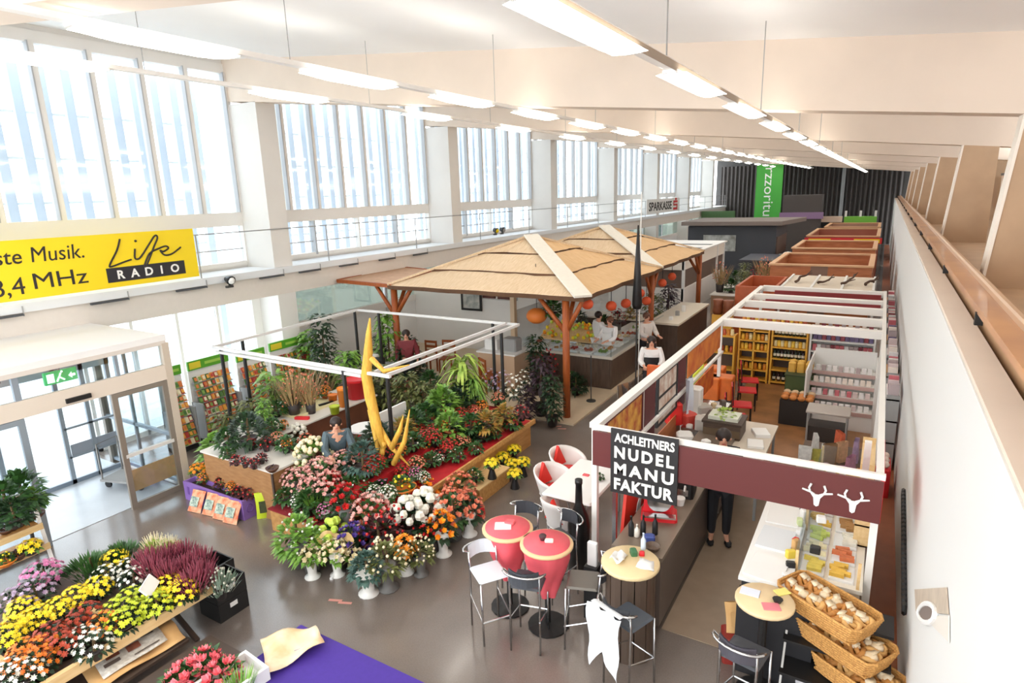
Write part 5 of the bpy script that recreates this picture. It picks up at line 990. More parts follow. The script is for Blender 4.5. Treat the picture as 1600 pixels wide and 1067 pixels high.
# pictures on the left side of the stall
PIZ = [mat('#d9822e', .5, col2='#b8341f', scale=5), mat('#e2b04a', .5, col2='#a83a22', scale=6), mat('#e08a3a', .5, col2='#c2551f', scale=4)]
def panel(label, y0, y1, z0, z1, mt, frame=None, nm='photo_panel'):
    t = thing(nm, label, 'panel', (-2.83, y0, z0)); L = y1-y0; H = z1-z0
    MB().box(-.015, .0, 0, L, 0, H).put('print', mt, t)
    if frame:
        for a, b, c, d in ((0, L, -.04, 0), (0, L, H, H+.04), (-.05, 0, -.04, H+.04), (L, L+.05, -.04, H+.04)): MB().box(-.03, .015, a, b, c, d).put('frame', frame, t)
    return t
panel('food photo panel in red and yellow on the stall side, nearest', 7.0, 8.35, 1.55, 2.1, PIZ[1], MAROON)
panel('plain dark maroon panel between the photos on the stall side', 8.5, 9.0, 1.2, 2.1, MAROON, None, 'wall_panel'); panel('second dark maroon panel behind the black framed poster', 10.3, 10.75, 1.2, 2.1, MAROON, None, 'wall_panel')
t = panel('black-framed poster with picture fields on the stall side', 9.15, 10.15, 1.33, 2.1, mat('#e5ddd2', .5, col2='#b58a72', scale=6), BLACK, 'menu_poster')
MB().box(.001, .008, 0, 1.0, .42, .46).put('frame_bar', BLACK, t); MB().box(.001, .008, 0, 1.0, .2, .23).put('frame_bar', BLACK, t)
panel('long orange food photo panel on the stall side, far', 10.9, 13.5, 1.62, 2.1, PIZ[2], None); panel('orange photo panel below the long one on the stall side', 10.9, 13.0, .9, 1.35, PIZ[0], None)
panel('small bright yellow-green price panel on the stall side', 11.3, 12.1, 1.38, 1.58, mat('#d9e02a', .5), None, 'price_placard')
panel('orange-brown wooden side panel of the stall, middle', 8.9, 10.5, .1, 1.15, ORWOOD, None, 'wall_panel')
# bar counter, its round end table
SB = mat('#6d6058', .4, var=.15, scale=2)
bc = thing('bar_counter', 'long dark steel-clad bar counter running into the noodle stall', 'counter', (-2.08, 6.1, 0))
MB().box(-.27, .27, 0, 3.9, .08, .95).put('cabinet', SB, bc); MB().box(-.25, .2, .1, 3.8, 0, .08).put('plinth', BLACK, bc); MB().box(-.3, .3, -.05, 3.95, .95, 1.0).put('worktop', mat('#8a7a6b', .3, .3), bc)
p = P(985, 876, 1.1)
dr = thing('counter_drum', 'dark panelled round drum end of the bar under the beige table top', 'counter', (p.x, p.y, 0))
for i in range(12):
    a = 2*PI*i/12; MB().poly([(.27*math.cos(a+d), .27*math.sin(a+d), 0) for d in (0.02, .25, .5)]+[(.2*math.cos(a+d), .2*math.sin(a+d), 0) for d in (.5, .25, .02)], (0, 0, 1.05)).put('curved_panel', mat('#5d4c40', .35, var=.2, scale=2), dr)
MB().lathe([(.31, 1.055), (.315, 1.06), (.315, 1.09), (.305, 1.1)], 28).put('round_top', mat('#e9cf9f', .4, var=.08), dr, True)
def item(mb, name, mats, label, cat, x, y, z, rz=0, group=None, smooth=False):
    p = P(x, y, z); return one(mb, name, mats, label, cat, (p.x, p.y, z), rz, group, smooth)
def bottle(h, r, n=8): return MB().lathe([(r*.9, 0), (r, h*.03), (r, h*.58), (r*.38, h*.75), (r*.34, h*.95), (r*.4, h*.95), (r*.4, h)], n)
sheet('paper_napkins', 'crumpled white paper on the beige round table, left', 'paper', [P(953,878,1.105), P(972,885,1.105), P(980,868,1.105), P(962,862,1.105)], WHITE, .03, 5, None, 2); sheet('paper_napkins', 'flat white leaflets on the beige round table, front', 'paper', [P(993,886,1.105), P(1022,893,1.105), P(1022,878,1.105), P(1000,872,1.105)], WHITE, .006, 4, None, 3)
item(MB().bev(-.035, .035, -.05, .05, 0, .06, .01), 'green_carton', mat('#3c6b45', .5), 'small dark green carton on the beige round table', 'carton', 990, 866, 1.1, .6); item(MB().bev(-.03, .03, -.03, .03, 0, .04, .01), 'red_carton', RED, 'small red packet on the beige round table', 'carton', 1003, 867, 1.1, .3)
item(bottle(.2, .03), 'water_bottle', mat('#cfdcea', .25), 'pale blue-white bottle on the beige round table', 'bottle', 1005, 858, 1.1, 0, None, True); item(bottle(.16, .035), 'glass_jar', mat('#e6ded0', .3), 'cream pot with red lid on the bar beside the round table', 'jar', 995, 838, 1.0, 0, None, True)
item(MB().bev(-.06, .06, -.05, .05, 0, .08, .015), 'blue_packet', mat('#3f4f8f', .5), 'dark blue packet on the bar beside the round table', 'packet', 1015, 845, 1.0, .4); item(MB().lathe([(.06, 0), (.09, .05), (.08, .05), (.05, .01)], 12), 'wire_basket', BROWN, 'small brown bread basket at the bar end', 'basket', 1020, 858, 1.0)
bd_ = thing('red_slicer', 'red meat slicer machine on the dark bar counter', 'slicer', (-2.1, 6.95, 1.0), .3)
MB().bev(-.22, .22, -.16, .16, 0, .07, .03).put('base', RED, bd_); MB().poly([(-.2, -.03, .07), (.12, -.03, .07), (.2, -.03, .2), (.16, -.03, .36), (0, -.03, .42), (-.18, -.03, .3)], (0, .07, 0)).put('motor_housing', RED, bd_)
m = MB(); m.tube([(0, -.075, .24), (0, -.06, .24)], .15, 18); m.put('blade_disc', CHROME, bd_); MB().box(-.2, .2, -.2, -.1, .07, .09).put('carriage', CHROME, bd_)
rd = thing('red_display', 'slanted red display board with white stripe beside the bar', 'board', (-2.52, 7.1, .35))
MB().poly([(0, -.5, 0), (0, .6, 0), (0, .75, 1.05), (0, -.25, 1.05)], (.04, 0, 0)).put('panel', mat('#e0321f', .5), rd); MB().poly([(.041, -.1, .1), (.041, .2, .35), (.041, .3, .75), (.041, .12, .6)], (.006, 0, 0)).put('white_motif', WHITE, rd)
for b in (-.4, .5): MB().box(0, .04, b, b+.05, -.35, .02).put('foot', BLACK, rd)
bm = thing('coffee_machine', 'black boxy machine with bright front on the bar counter', 'machine', (-2.05, 7.7, 1.0), .1)
MB().bev(-.2, .2, -.18, .18, 0, .3, .03).put('body', BLACK, bm); MB().box(-.14, .14, -.2, -.18, .05, .14).put('drip_tray', CHROME, bm); MB().tube([(.1, -.2, .2), (.1, -.26, .14)], .02, 6).put('handle', CHROME, bm)
for i in range(4): one(MB().bev(-.06, .06, -.06, .06, 0, .1+.04*(i % 2), .015), 'counter_box', (BLACK, DGREY, BROWN, WHITE)[i], '%s box on the bar counter behind the coffee machine' % ('black', 'dark grey', 'brown', 'white')[i], 'box', (-2.2+.1*(i % 2), 8.2+.38*i, 1.0), .3*i)
for i in range(3): one(bottle(.26, .035), 'dark_bottle', BLACK, 'dark bottle standing at the bar end behind the round table, %s from the left' % ORD[i], 'bottle', (-2.25+.12*i, 6.35+.08*i, 1.0), 0, 'dark bottles at the bar end', True)
one(MB().lathe([(.05, 0), (.07, .1), (.06, .1)], 10), 'sugar_bowl', WHITE, 'white cup on the bar counter near the slicer', 'cup', (-1.95, 7.35, 1.0))
gb_ = thing('bottle_display', 'giant black wine bottle standing on the floor beside the bar stools', 'bottle', (P(905, 893, 0).x, P(905, 893, 0).y, 0))
MB().lathe([(.13, 0), (.15, .03), (.15, .72), (.12, .86), (.05, 1.02), (.042, 1.3), (.05, 1.3), (.05, 1.36)], 14).put('body', mat('#1c1a1a', .3), gb_, True)
item(MB().bev(-.06, .06, -.03, .03, 0, .3, .01), 'leaflet_holder', WHITE, 'narrow white and red leaflet holder beside the giant bottle', 'holder', 926, 882, .7); item(MB().box(-.08, .08, -.08, .08, 0, .7), 'low_pillar', BLACK, 'black pillar under the leaflet holder', 'pillar', 926, 882, .7).location.z = 0
# pink tables and stools
def bar_table(x, y, label, clothlabel):
    p = P(x, y, 1.1); t = thing('bar_table', label, 'table', (p.x, p.y, 0))
    MB().lathe([(.3, 1.055), (.31, 1.065), (.31, 1.085), (.3, 1.095)], 24).put('table_top', mat('#e3bf8f', .45), t, True); MB().tube([(0, 0, .04), (0, 0, 1.06)], .035, 8).put('pole', BLACK, t); MB().lathe([(.24, 0), (.24, .02), (.05, .05)], 16).put('base', BLACK, t)
    m = MB(); n = 32; prof = [(0.001, 1.103), (.27, 1.103), (.275, 1.05)]
    for rr, z in prof: m.v += [(rr*math.cos(2*PI*j/n)-.0, rr*math.sin(2*PI*j/n), z) for j in range(n)]
    for k in range(4):
        z = .9-.16*k; m.v += [((.25-.05*k+.02*math.sin(5*2*PI*j/n+k))*math.cos(2*PI*j/n), (.25-.05*k+.02*math.sin(5*2*PI*j/n+k))*math.sin(2*PI*j/n), z) for j in range(n)]
    for i in range(6): m.f += [(i*n+j, i*n+(j+1) % n, (i+1)*n+(j+1) % n, (i+1)*n+j) for j in range(n)]
    m.m = [0]*len(m.f); one(m, 'tablecloth', mat('#ea5f69', .5, var=.08), clothlabel, 'tablecloth', (p.x, p.y, .006), smooth=True)
    return p
t1 = bar_table(793, 823, 'high round bar table under pink cloth, left of the pair', 'pink-red cloth tied round the left bar table')
t2 = bar_table(854, 847, 'high round bar table under pink cloth, right of the pair', 'pink-red cloth tied round the right bar table')
item(MB().bev(-.1, .1, -.08, .08, 0, .012, .004), 'napkin', WHITE, 'white napkins lying on the left pink table', 'napkin', 786, 822, 1.112, .5); item(MB().bev(-.06, .06, -.05, .05, 0, .03, .01), 'red_napkin', mat('#e8646a', .6), 'pale red folded napkin on the left pink table', 'napkin', 797, 817, 1.112, .2)
item(MB().lathe([(.03, 0), (.045, .05), (.04, .06)], 10), 'candle_jar', mat('#4a2f33', .4), 'dark candle jar on the right pink table', 'jar', 848, 843, 1.112, 0, None, True); item(MB().bev(-.05, .05, -.03, .03, 0, .03, .008), 'card_holder', mat('#e9e4da', .4), 'white card holder beside the candle jar on the right pink table', 'holder', 858, 846, 1.112, .4)
def stool_parts(t, seatm, backm):
    MB().grid(lambda u, v: ((u-.5)*.36, (v-.5)*.36, .80+.02*math.cos(PI*(v-.3))-.012*math.sin(PI*u)), 4, 5); m = MB(); m.bev(-.18, .18, -.18, .18, .785, .805, .02); m.put('seat', seatm, t)
    for a in (-.17, .17):
        MB().tube([(a, -.2, 0), (a, -.18, .78)], .012, 6).put('leg', CHROME, t, True)
        MB().tube([(a, .2, 0), (a, .18, .8), (a, .2, 1.0)], .012, 6).put('leg', CHROME, t, True)
        MB().tube([(a, -.2, .3), (a, .2, .42)], .009, 5).put('brace', CHROME, t)
    MB().tube([(-.17, -.2, .3), (.17, -.2, .3)], .011, 6).put('footrest', CHROME, t)
    MB().tube([(-.17, .2, .99)]+[(-.24*math.cos(PI*i/10), .2-.02+.14*math.sin(PI*i/10), 1.02) for i in range(11)]+[(.17, .2, .99)], .012, 6).put('back_hoop', CHROME, t, True)
    m = MB(); m.grid(lambda u, v: ((u-.5)*.34, .215+.08*math.sin(PI*u), .88+.17*v), 6, 2); m.grid(lambda u, v: ((u-.5)*.34, .20+.08*math.sin(PI*u), .88+.17*v), 6, 2); m.put('backrest', backm, t)
LS = mat('#d7dbe0', .4); DS = mat('#45474c', .45); GS = mat('#6f6a63', .4, .4)
def stool(x, y, rz, label, sm, bmt):
    p = P(x, y, .8); t = thing('bar_stool', label, 'stool', (p.x, p.y, 0), rz, 'chrome bar stools'); stool_parts(t, sm, bmt); return t
stool(764, 892, .95, 'chrome bar stool with white seat left of the left pink table', LS, LS)
stool(826, 905, PI+.25, 'chrome bar stool with dark seat in front of the pink tables', DS, DS)
stool(912, 905, 1.9-PI, 'chrome bar stool with grey-brown seat beside the giant bottle', GS, DS)
stool(812, 826, .0, 'chrome bar stool behind the left pink table, only its hoop showing', DS, DS)
stool(870, 838, -.5, 'chrome bar stool behind the right pink table, only its hoop showing', DS, DS)
s5 = stool(984, 962, 2.78, 'chrome bar stool with white cloth over its back, before the drum', mat('#4a5058', .45), DS)
stool(1165, 1018, PI-.2, 'chrome bar stool with dark seat below the right round table', DS, mat('#4d4a52', .45))
q = s5.location; m = MB()
c_, s_ = math.cos(2.78), math.sin(2.78)
def loc5(x, y, z): return (x*c_-y*s_, x*s_+y*c_, z)
m.grid(lambda u, v: loc5((u-.5)*.42+.02*math.sin(9*v), .37+.03*math.sin(u*14+3*v)+.03*v, 1.05-.75*v*(1-.35*math.sin(PI*u)**2)), 16, 8); m.grid(lambda u, v: loc5((u-.5)*.38, .37-.17*v, 1.05+.01*math.sin(PI*v)-.12*v*v), 10, 4)
one(m, 'white_cloth', mat('#e3e6ea', .7), 'thin white cloth draped over the back of the front bar stool', 'cloth', (q.x, q.y, .0), smooth=True)
# white table with bucket chairs
p = P(912, 752, .75)
wt = thing('white_table', 'rectangular white dining table beside the noodle stall', 'table', (p.x, p.y, 0))
MB().bev(-.4, .38, -.62, .75, .72, .75, .02).put('table_top', WHITE, wt)
for a in (-.33, .31):
    for b in (-.55, .68): MB().tube([(a, b, 0), (a, b, .72)], .02, 6).put('leg', GREY, wt)
plant('foliage_pot', (p.x+.2, p.y+.15, .75), 'tiny potted flower on the white dining table', .45)
one(MB().bev(-.05, .05, -.03, .03, 0, .02, .005), 'table_card', mat('#d95a60', .5), 'small red card on the white dining table', 'card', (p.x-.05, p.y+.2, .75))
def bucket(x, y, z, rz, label):
    p = P(x, y, z); t = thing('bucket_chair', label, 'chair', (p.x, p.y, 0), rz, 'white bucket chairs at the white table')
    m = MB(); prof = [(.02, .36), (.2, .37), (.26, .45)]
    n = 20
    def sh(u, v):
        a = -2.25+4.5*u+PI/2; r = .22+.1*v; return (r*math.cos(a)*1.05, r*math.sin(a), .40+.42*v*(.55+.45*math.cos((u-.5)*3.2)))
    m.grid(sh, 18, 5); m.lathe([(.22, .395), (.24, .41)], 18); o = m.put('shell', mat('#ece7e2', .45), t, True); md = o.modifiers.new('thickness', 'SOLIDIFY'); md.thickness = .025
    MB().lathe([(.2, .42), (.21, .45), (.2, .49), (.12, .5)], 16).put('seat_cushion', mat('#e23a38', .6), t, True)
    MB().poly([(-.16, .17, .52), (.16, .17, .52), (0, .2, .86)], (0, .05, 0)).put('back_cushion', mat('#e8362c', .6), t)
    for a in (-.17, .17):
        for b in (-.15, .17): MB().tube([(a*.7, b*.7, .4), (a*1.2, b*1.2, 0)], .012, 6).put('leg', CHROME, t)
bucket(866, 752, .6, 1.35, 'white bucket chair with red corner cushion, left front at the white table'); bucket(888, 724, .6, 1.35, 'white bucket chair with red corner cushion, left rear at the white table'); bucket(880, 802, .55, 2.9, 'white bucket chair with red cushion at the near end of the white table')
# right side of the stall: displays
p = P(1195, 936, 1.1)
rt = thing('round_table', 'beige round bar table with leaflets at the right counter end', 'table', (p.x, p.y, 0))
MB().lathe([(.27, 1.06), (.275, 1.07), (.275, 1.09), (.265, 1.1)], 26).put('round_top', mat('#e9cda0', .4, var=.06), rt, True); MB().tube([(0, 0, .03), (0, 0, 1.06)], .04, 8).put('pole', BLACK, rt); MB().lathe([(.22, 0), (.22, .03)], 16).put('base', BLACK, rt)
for i, (x, y, cl, w_, lb) in enumerate(((1172,925,'#dfe3ee',.09,'white-blue leaflet on the right round table'), (1205,948,'#e4828a',.08,'pink-red patterned card on the right round table'), (1222,925,'#e9dc7a',.07,'yellow leaflet on the right round table'))): item(MB().bev(-w_, w_, -w_*.7, w_*.7, 0, .008, .003), 'leaflet', mat(cl, .5), lb, 'leaflet', x, y, 1.102, .4*i)
item(MB().lathe([(.035, 0), (.05, .03), (.04, .03)], 10), 'ash_bowl', BLACK, 'small black bowl on the right round table', 'bowl', 1215, 940, 1.1)
wc = thing('service_counter', 'white-topped service counter behind the right round table', 'counter', (-.72, 6.09, 0))
MB().box(-.22, .22, 0, 2.9, 0, 1.0).put('cabinet', mat('#2c2b2d', .5), wc); MB().box(-.25, .25, -.03, 2.95, 1.0, 1.04).put('worktop', WHITE, wc)
for i in range(4): one(MB().bev(-.18, .18, -.25, .25, 0, .015+.01*(i % 2), .004), 'paper_stack', (WHITE, mat('#dfe2e4', .6))[i % 2], 'flat stack of white paper on the service counter, %s' % ('nearest', 'second', 'third', 'farthest')[i], 'paper', (-.73, 6.35+.62*i, 1.04), .08*(i-1.5))
one(MB().bev(-.14, .14, -.1, .1, 0, .12, .02), 'cash_register', DGREY, 'dark grey cash register at the far end of the service counter', 'register', (-.75, 8.65, 1.04))
gd = thing('food_display', 'glass-fronted food display counter full of yellow trays at the right', 'counter', (-.18, 6.5, 0))
MB().box(-.3, .32, 0, 3.1, 0, .92).put('cabinet', mat('#d9c7ae', .5), gd); MB().box(-.32, .34, -.02, 3.12, .92, .96).put('worktop', mat('#efe6d6', .4), gd)
for y in (0, 1.0, 2.05, 3.08): MB().box(-.3, -.27, y, y+.03, .96, 1.25).put('upright', WOOD_L, gd); MB().box(.28, .31, y, y+.03, .96, 1.25).put('upright', WOOD_L, gd)
MB().box(-.3, -.29, .03, 3.08, .96, 1.2).put('glass_front', GLASS, gd); MB().box(-.3, -.1, 0, 3.1, 1.25, 1.27).put('glass_shelf', GLASS, gd)
CH = ('#e3c95a', '#efe3b8', '#c6d46a', '#e8b84a', '#d9794a', '#f0ead9', '#b9874e')
for a in range(2):
    for b in range(8):
        t = thing('food_tray', 'food tray in the right glass display, %s row, %s from the near end' % (('left', 'right')[a], ORD[b]), 'tray', (-.32+.28*a, 6.71+.35*b, .96), 0, 'trays in the right food display')
        tr_ = MB().bev(-.12, .12, -.15, .15, 0, .03, .01).put('tray', WHITE, t); m = MB()
        for i in range(5): m.xbox((rnd.uniform(-.06,.06), -.1+.05*i, .05), (.14, .04, .05), rotm(rnd.uniform(-.3,.3), 0, rnd.uniform(-.3,.3)))
        m.put('food', mat(CH[(a*3+b) % 7], .6, var=.15, scale=20), tr_, kind='stuff')
for i in range(4): one(MB().bev(-.05, .05, -.04, .04, 0, .07, .01), 'price_sign', (BLACK, WHITE)[i % 2], 'small %s price sign on the glass display, %s from the near end' % (('black', 'white')[i % 2], ORD[i]), 'sign', (-.3, 6.5+.7*i, 1.27), .2*i, 'price signs on the display')
for i in range(14): one(MB().bev(-.04-.01*(i % 3), .04, -.03, .03, 0, .03+.03*(i % 4), .008), 'counter_item', (WHITE, BLACK, mat('#e8c84a', .5), KRAFT, RED, WHITE, mat('#cdd8a0', .5))[i % 7], 'small %s item along the service counter edge, %s from the near end' % (('white', 'black', 'yellow', 'brown', 'red', 'white', 'pale green')[i % 7], ORD[i]), 'container', (-.535+.02*(i % 2), 6.3+.19*i, 1.04), .3*i)
wr2 = thing('wooden_rack', 'pale wooden back rack with bread beside the right stall post', 'rack', (.05, 7.4, .96))
for z in (0, .25, .5): MB().box(-.02, .14, 0, 2.0, z, z+.02).put('shelf', WOOD_L, wr2)
for y in (0, 1.0, 1.98): MB().box(-.02, .14, y, y+.02, 0, .6).put('side', WOOD_L, wr2)
LOAF = mat('#b8803f', .7, col2='#d9a45c', scale=8)
for i in range(8): one(MB().ball((0, 0, .055), .075, 10, 6, .7), 'bread_loaf', LOAF, 'round brown loaf on the pale wooden back rack, %s from the near end' % ORD[i], 'bread', (.11, 7.52+.24*i, .98 if i % 2 else 1.23), 0, 'loaves on the back rack', True)
# baskets of pretzels on a stepped stand
WK = mat('#dba55c', .75, col2='#a8743a', scale=60); PRZ = mat('#d99a4e', .6, col2='#a8682c', scale=20); BAGM = mat('#ecdcc0', .4, col2='#d9bd92', scale=18)
bs = thing('basket_stand', 'dark stepped stand carrying three wicker baskets, bottom right', 'stand', (.02, 5.93, 0))
for k, (yy, z) in enumerate(((.2, .9), (0.06, .64), (-.1, .38))): MB().box(-.5, .42, yy-.17, yy+.17, z-.03, z).put('step', BLACK, bs)
for a in (-.48, .38):
    MB().bar((a, .3, 0), (a, .25, .87), .025).put('leg', STEEL, bs); MB().bar((a, -.45, 0), (a, .15, .87), .02).put('leg', STEEL, bs)
for k, (x, y, z) in enumerate(((1293, 942, 1.04), (1318, 992, .79), (1340, 1045, .54))):
    p = P(x, y, z); rzb = -.55
    t = thing('wicker_basket', 'long wicker basket filled with bread bags, %s of three' % ('top', 'middle', 'bottom')[k], 'basket', (p.x, p.y, z-.13), rzb)
    m = MB()
    L, W, Hh = (.44, .42, .36)[k], .23, .17
    for j in range(7):
        f = j/6; m.tube([((L*(.85+.15*f))*(1 if abs(math.cos(a)) > 2 else 1)*max(-1, min(1, 1.25*math.cos(a))), (W*(.85+.15*f))*max(-1, min(1, 1.35*math.sin(a))), Hh*f) for a in [2*PI*i/24 for i in range(24)]], .016, 5, True)
    m.put('woven_side', WK, t); MB().box(-L*.85, L*.85, -W*.85, W*.85, -.01, .01).put('basket_bottom', WK, t)
    for i in range(12):
        bx_, by_ = -.32+.128*(i % 6)+rnd.uniform(-.02,.02), -.09+.17*(i//6)+rnd.uniform(-.03,.03); M = Matrix.Translation((p.x, p.y, z-.13)) @ Matrix.Rotation(rzb, 4, 'Z')
        if abs(bx_) > L-.09: bx_ *= .8
        w_ = M @ Vector((bx_, by_, .07))
        tt = thing('bread_bag', 'bagged brown pretzel in the %s wicker basket, %s row, %s from left' % (('top', 'middle', 'bottom')[k], ('front', 'back')[i//6], ORD[i % 6]), 'bread', w_, rnd.random()*3, 'bread bags in the %s basket' % ('top', 'middle', 'bottom')[k])
        m = MB(); m.tube([(.075*math.cos(a)*1.1, .055*math.sin(a), .06+.025*math.sin(2*a)) for a in [2*PI*q/10 for q in range(10)]], .028, 6, True); m.tube([(-.06, 0, .07), (.06, .01, .09)], .024, 6); m.put('pretzel', (PRZ, mat('#c98a45', .6), mat('#e3b06a', .6))[i % 3], tt, True)
        ph = rnd.random()*6; m = MB(); m.ball((rnd.uniform(-.03,.03), rnd.uniform(-.03,.03), .085), .055+.01*math.sin(ph), 6, 4, .6); m.poly([(-.03, .02, .1), (.05, .05, .1), (.07, .0, .12), (.0, -.03, .12)], (0, 0, .012)); m.put('wrapper', BAGM, tt, True)
q = P(1148, 972, .5); bag('paper_bag', 'tilted brown paper bag beside the right round table', (q.x, q.y+.1, .3), .2, .32, .12, .5, -.4, KRAFT, KRAFT); one(MB().bev(-.14, .14, -.14, .14, 0, .3, .02), 'red_crate', mat('#8f2a22', .6), 'dark red box under the tilted paper bag', 'box', (q.x, q.y+.1, 0), .3)
q = P(1265, 1058, .15); m = MB(); m.ball((0, 0, .13), .15, 10, 7, .85); m.tube([(0, 0, .22), (.02, 0, .3), (.06, .03, .34)], [.06, .02, .05], 6); one(m, 'plastic_bag', mat('#e4e2e6', .35), 'knotted white plastic bag on the floor at the bottom edge', 'bag', (q.x, q.y, 0), 0, None, True)
dkc = thing('dark_counter', 'black panelled counter front below the right round table', 'counter', (-.2, 5.93, 0)); MB().box(-.75, -.02, 0, .14, 0, .92).put('panel', mat('#242326', .5), dkc); MB().box(-.75, -.02, 0, .14, .92, .94).put('worktop', BLACK, dkc)
# ------------------------------------------------------------------ shop shelves behind the stall
YW = mat('#f0b845', .5, col2='#dea238', scale=3); WSH = mat('#ece9e4', .45)
def shelving(name, label, x0, x1, y, depth, h, levels, mt, back=None, mids=()):
    t = thing(name, label, 'shelf', (0, y, 0))
    MB().box(x0, x0+.04, 0, depth, 0, h).put('side_panel', mt, t); MB().box(x1-.04, x1, 0, depth, 0, h).put('side_panel', mt, t); MB().box(x0+.04, x1-.04, depth-.02, depth, 0, h).put('back_panel', back or mt, t)
    for z in levels: MB().box(x0+.04, x1-.04, 0, depth-.02, z, z+.03).put('shelf_board', mt, t)
    for x in mids: MB().box(x-.02, x+.02, 0, depth-.02, 0, h).put('divider', mt, t)
    return t
shelving('bottle_shelf', 'yellow-orange wooden shelf of dark bottles in the shop behind the stall', -2.2, -1.35, 16.5, .35, 1.6, (.06, .38, .68, .98, 1.28, 1.57), YW, DBROWN)
shelving('wooden_shelf', 'tall yellow-orange compartment shelf left of the bottle shelf', -3.0, -2.24, 16.5, .35, 1.6, (.06, .32, .58, .84, 1.1, 1.36, 1.57), YW, DBROWN, (-2.62,))
shelving('wooden_shelf', 'low dark-topped shelf with jars at the left corner of the shop', -3.85, -3.05, 16.3, .4, 1.25, (.3, .75, 1.2), YW, BROWN)
GB = [bottle(.24, .038).mesh('bottle', m_, True) for m_ in (mat('#1f231b', .25), mat('#26341f', .25), mat('#3a1c1c', .25))]
LB = MB().lathe([(.039, .05), (.039, .12)], 8, cap=False).mesh('bottle_label', mat('#efe8d2', .6))
def row_b(x0, x1, y, z, n, label, group, col=(0, 1)):
    for i in range(n):
        o = link(GB[col[i % len(col)]], 'wine_bottle', None, (x0+(x1-x0)*(i+.5)/n, y, z)); tag(o, '%s, %s from the left' % (label, ORD[i]), 'bottle', group); link(LB, 'paper_label', o)
row_b(-2.15, -1.4, 16.62, 1.31, 9, 'dark wine bottle with white label, upper row of the yellow shelf', 'upper row of dark bottles', (0, 0, 1)); row_b(-2.15, -1.4, 16.62, .71, 9, 'dark green bottle with white label, middle row of the yellow shelf', 'middle row of green bottles', (1, 1, 2)); row_b(-2.15, -1.7, 16.62, .09, 4, 'dark bottle on the lowest board of the yellow shelf', 'lowest dark bottles', (0, 2))
JAR = [MB().lathe([(.04, 0), (.045, .02), (.045, .12), (.035, .13), (.04, .13), (.04, .16)], 8).mesh('jar', mat(c, .4), True) for c in ('#e8b53a', '#d98a2e', '#e6d9a8', '#b8522e', '#f0c94a')]
def row_j(x0, x1, y, z, n, label, group, cols=(0, 1, 2, 4)):
    for i in range(n): tag(link(JAR[cols[i % len(cols)]], 'preserve_jar', None, (x0+(x1-x0)*(i+.5)/n, y, z)), '%s, %s from left' % (label, ORD[i]), 'jar', group)
row_j(-2.15, -1.4, 16.62, 1.01, 9, 'pale yellow jar between the two bottle rows of the yellow shelf', 'jars between the bottle rows', (2, 4, 2, 0)); row_j(-2.96, -2.28, 16.62, 1.13, 7, 'orange-yellow jar in the upper compartments of the yellow shelf', 'upper compartment jars'); row_j(-2.96, -2.28, 16.62, .87, 7, 'yellow jar in the middle compartments of the yellow shelf', 'middle compartment jars', (0, 4, 1)); row_j(-2.96, -2.28, 16.62, .35, 6, 'yellow jar in the lower compartments of the yellow shelf', 'lower compartment jars', (0, 1)); row_j(-2.96, -1.4, 16.62, 1.6, 15, 'orange jar in the row on top of the yellow shelves', 'jars on top of the yellow shelves', (1, 0, 3, 4)); row_j(-3.8, -3.1, 16.45, 1.23, 7, 'mixed jar on top of the low corner shelf', 'jars on the corner shelf', (2, 3, 1)); row_j(-3.8, -3.1, 16.45, .78, 6, 'jar on the middle board of the low corner shelf', 'jars inside the corner shelf', (0, 3))
PKC = [mat(c, .5) for c in ('#d9c6c4', '#c96a72', '#e9e4e2', '#6a5a7d', '#b8a6a6', '#8e3f49', '#efe0d4')]
def row_p(x0, x1, y, z, n, h, label, group, cols):
    ms = [MB().bev(-.045, .045, -.03, .03, 0, h, .008).mesh('packet', PKC[c]) for c in cols]
    for i in range(n): tag(link(ms[(i*7+i//3) % len(ms)], 'food_packet', None, (x0+(x1-x0)*(i+.5)/n, y, z)), '%s, %s from left' % (label, ORD[i]), 'packet', group)
ws = shelving('white_shelf', 'tall white shelf of packets and jars right of the bottle shelf', -1.3, .1, 16.3, .45, 1.62, (.06, .4, .72, 1.02, 1.3, 1.58), WSH)
row_p(-1.24, .05, 16.42, 1.33, 13, .17, 'dark violet packet on the top board of the white shop shelf', 'top packets of the white shelf', (3, 3, 5)); row_p(-1.24, .05, 16.42, 1.05, 13, .16, 'pink-red packet on the second board of the white shop shelf', 'second-row packets of the white shelf', (1, 5, 4, 2)); row_p(-1.24, .05, 16.42, .75, 13, .18, 'red and white packet on the third board of the white shop shelf', 'third-row packets of the white shelf', (1, 0, 2)); row_p(-1.24, .05, 16.42, .43, 12, .16, 'white packet on the fourth board of the white shop shelf', 'fourth-row packets of the white shelf', (2, 0)); row_p(-1.24, .05, 16.42, 1.61, 9, .16, 'brown packet standing on top of the white shop shelf', 'packets on top of the white shelf', (6, 5, 4))
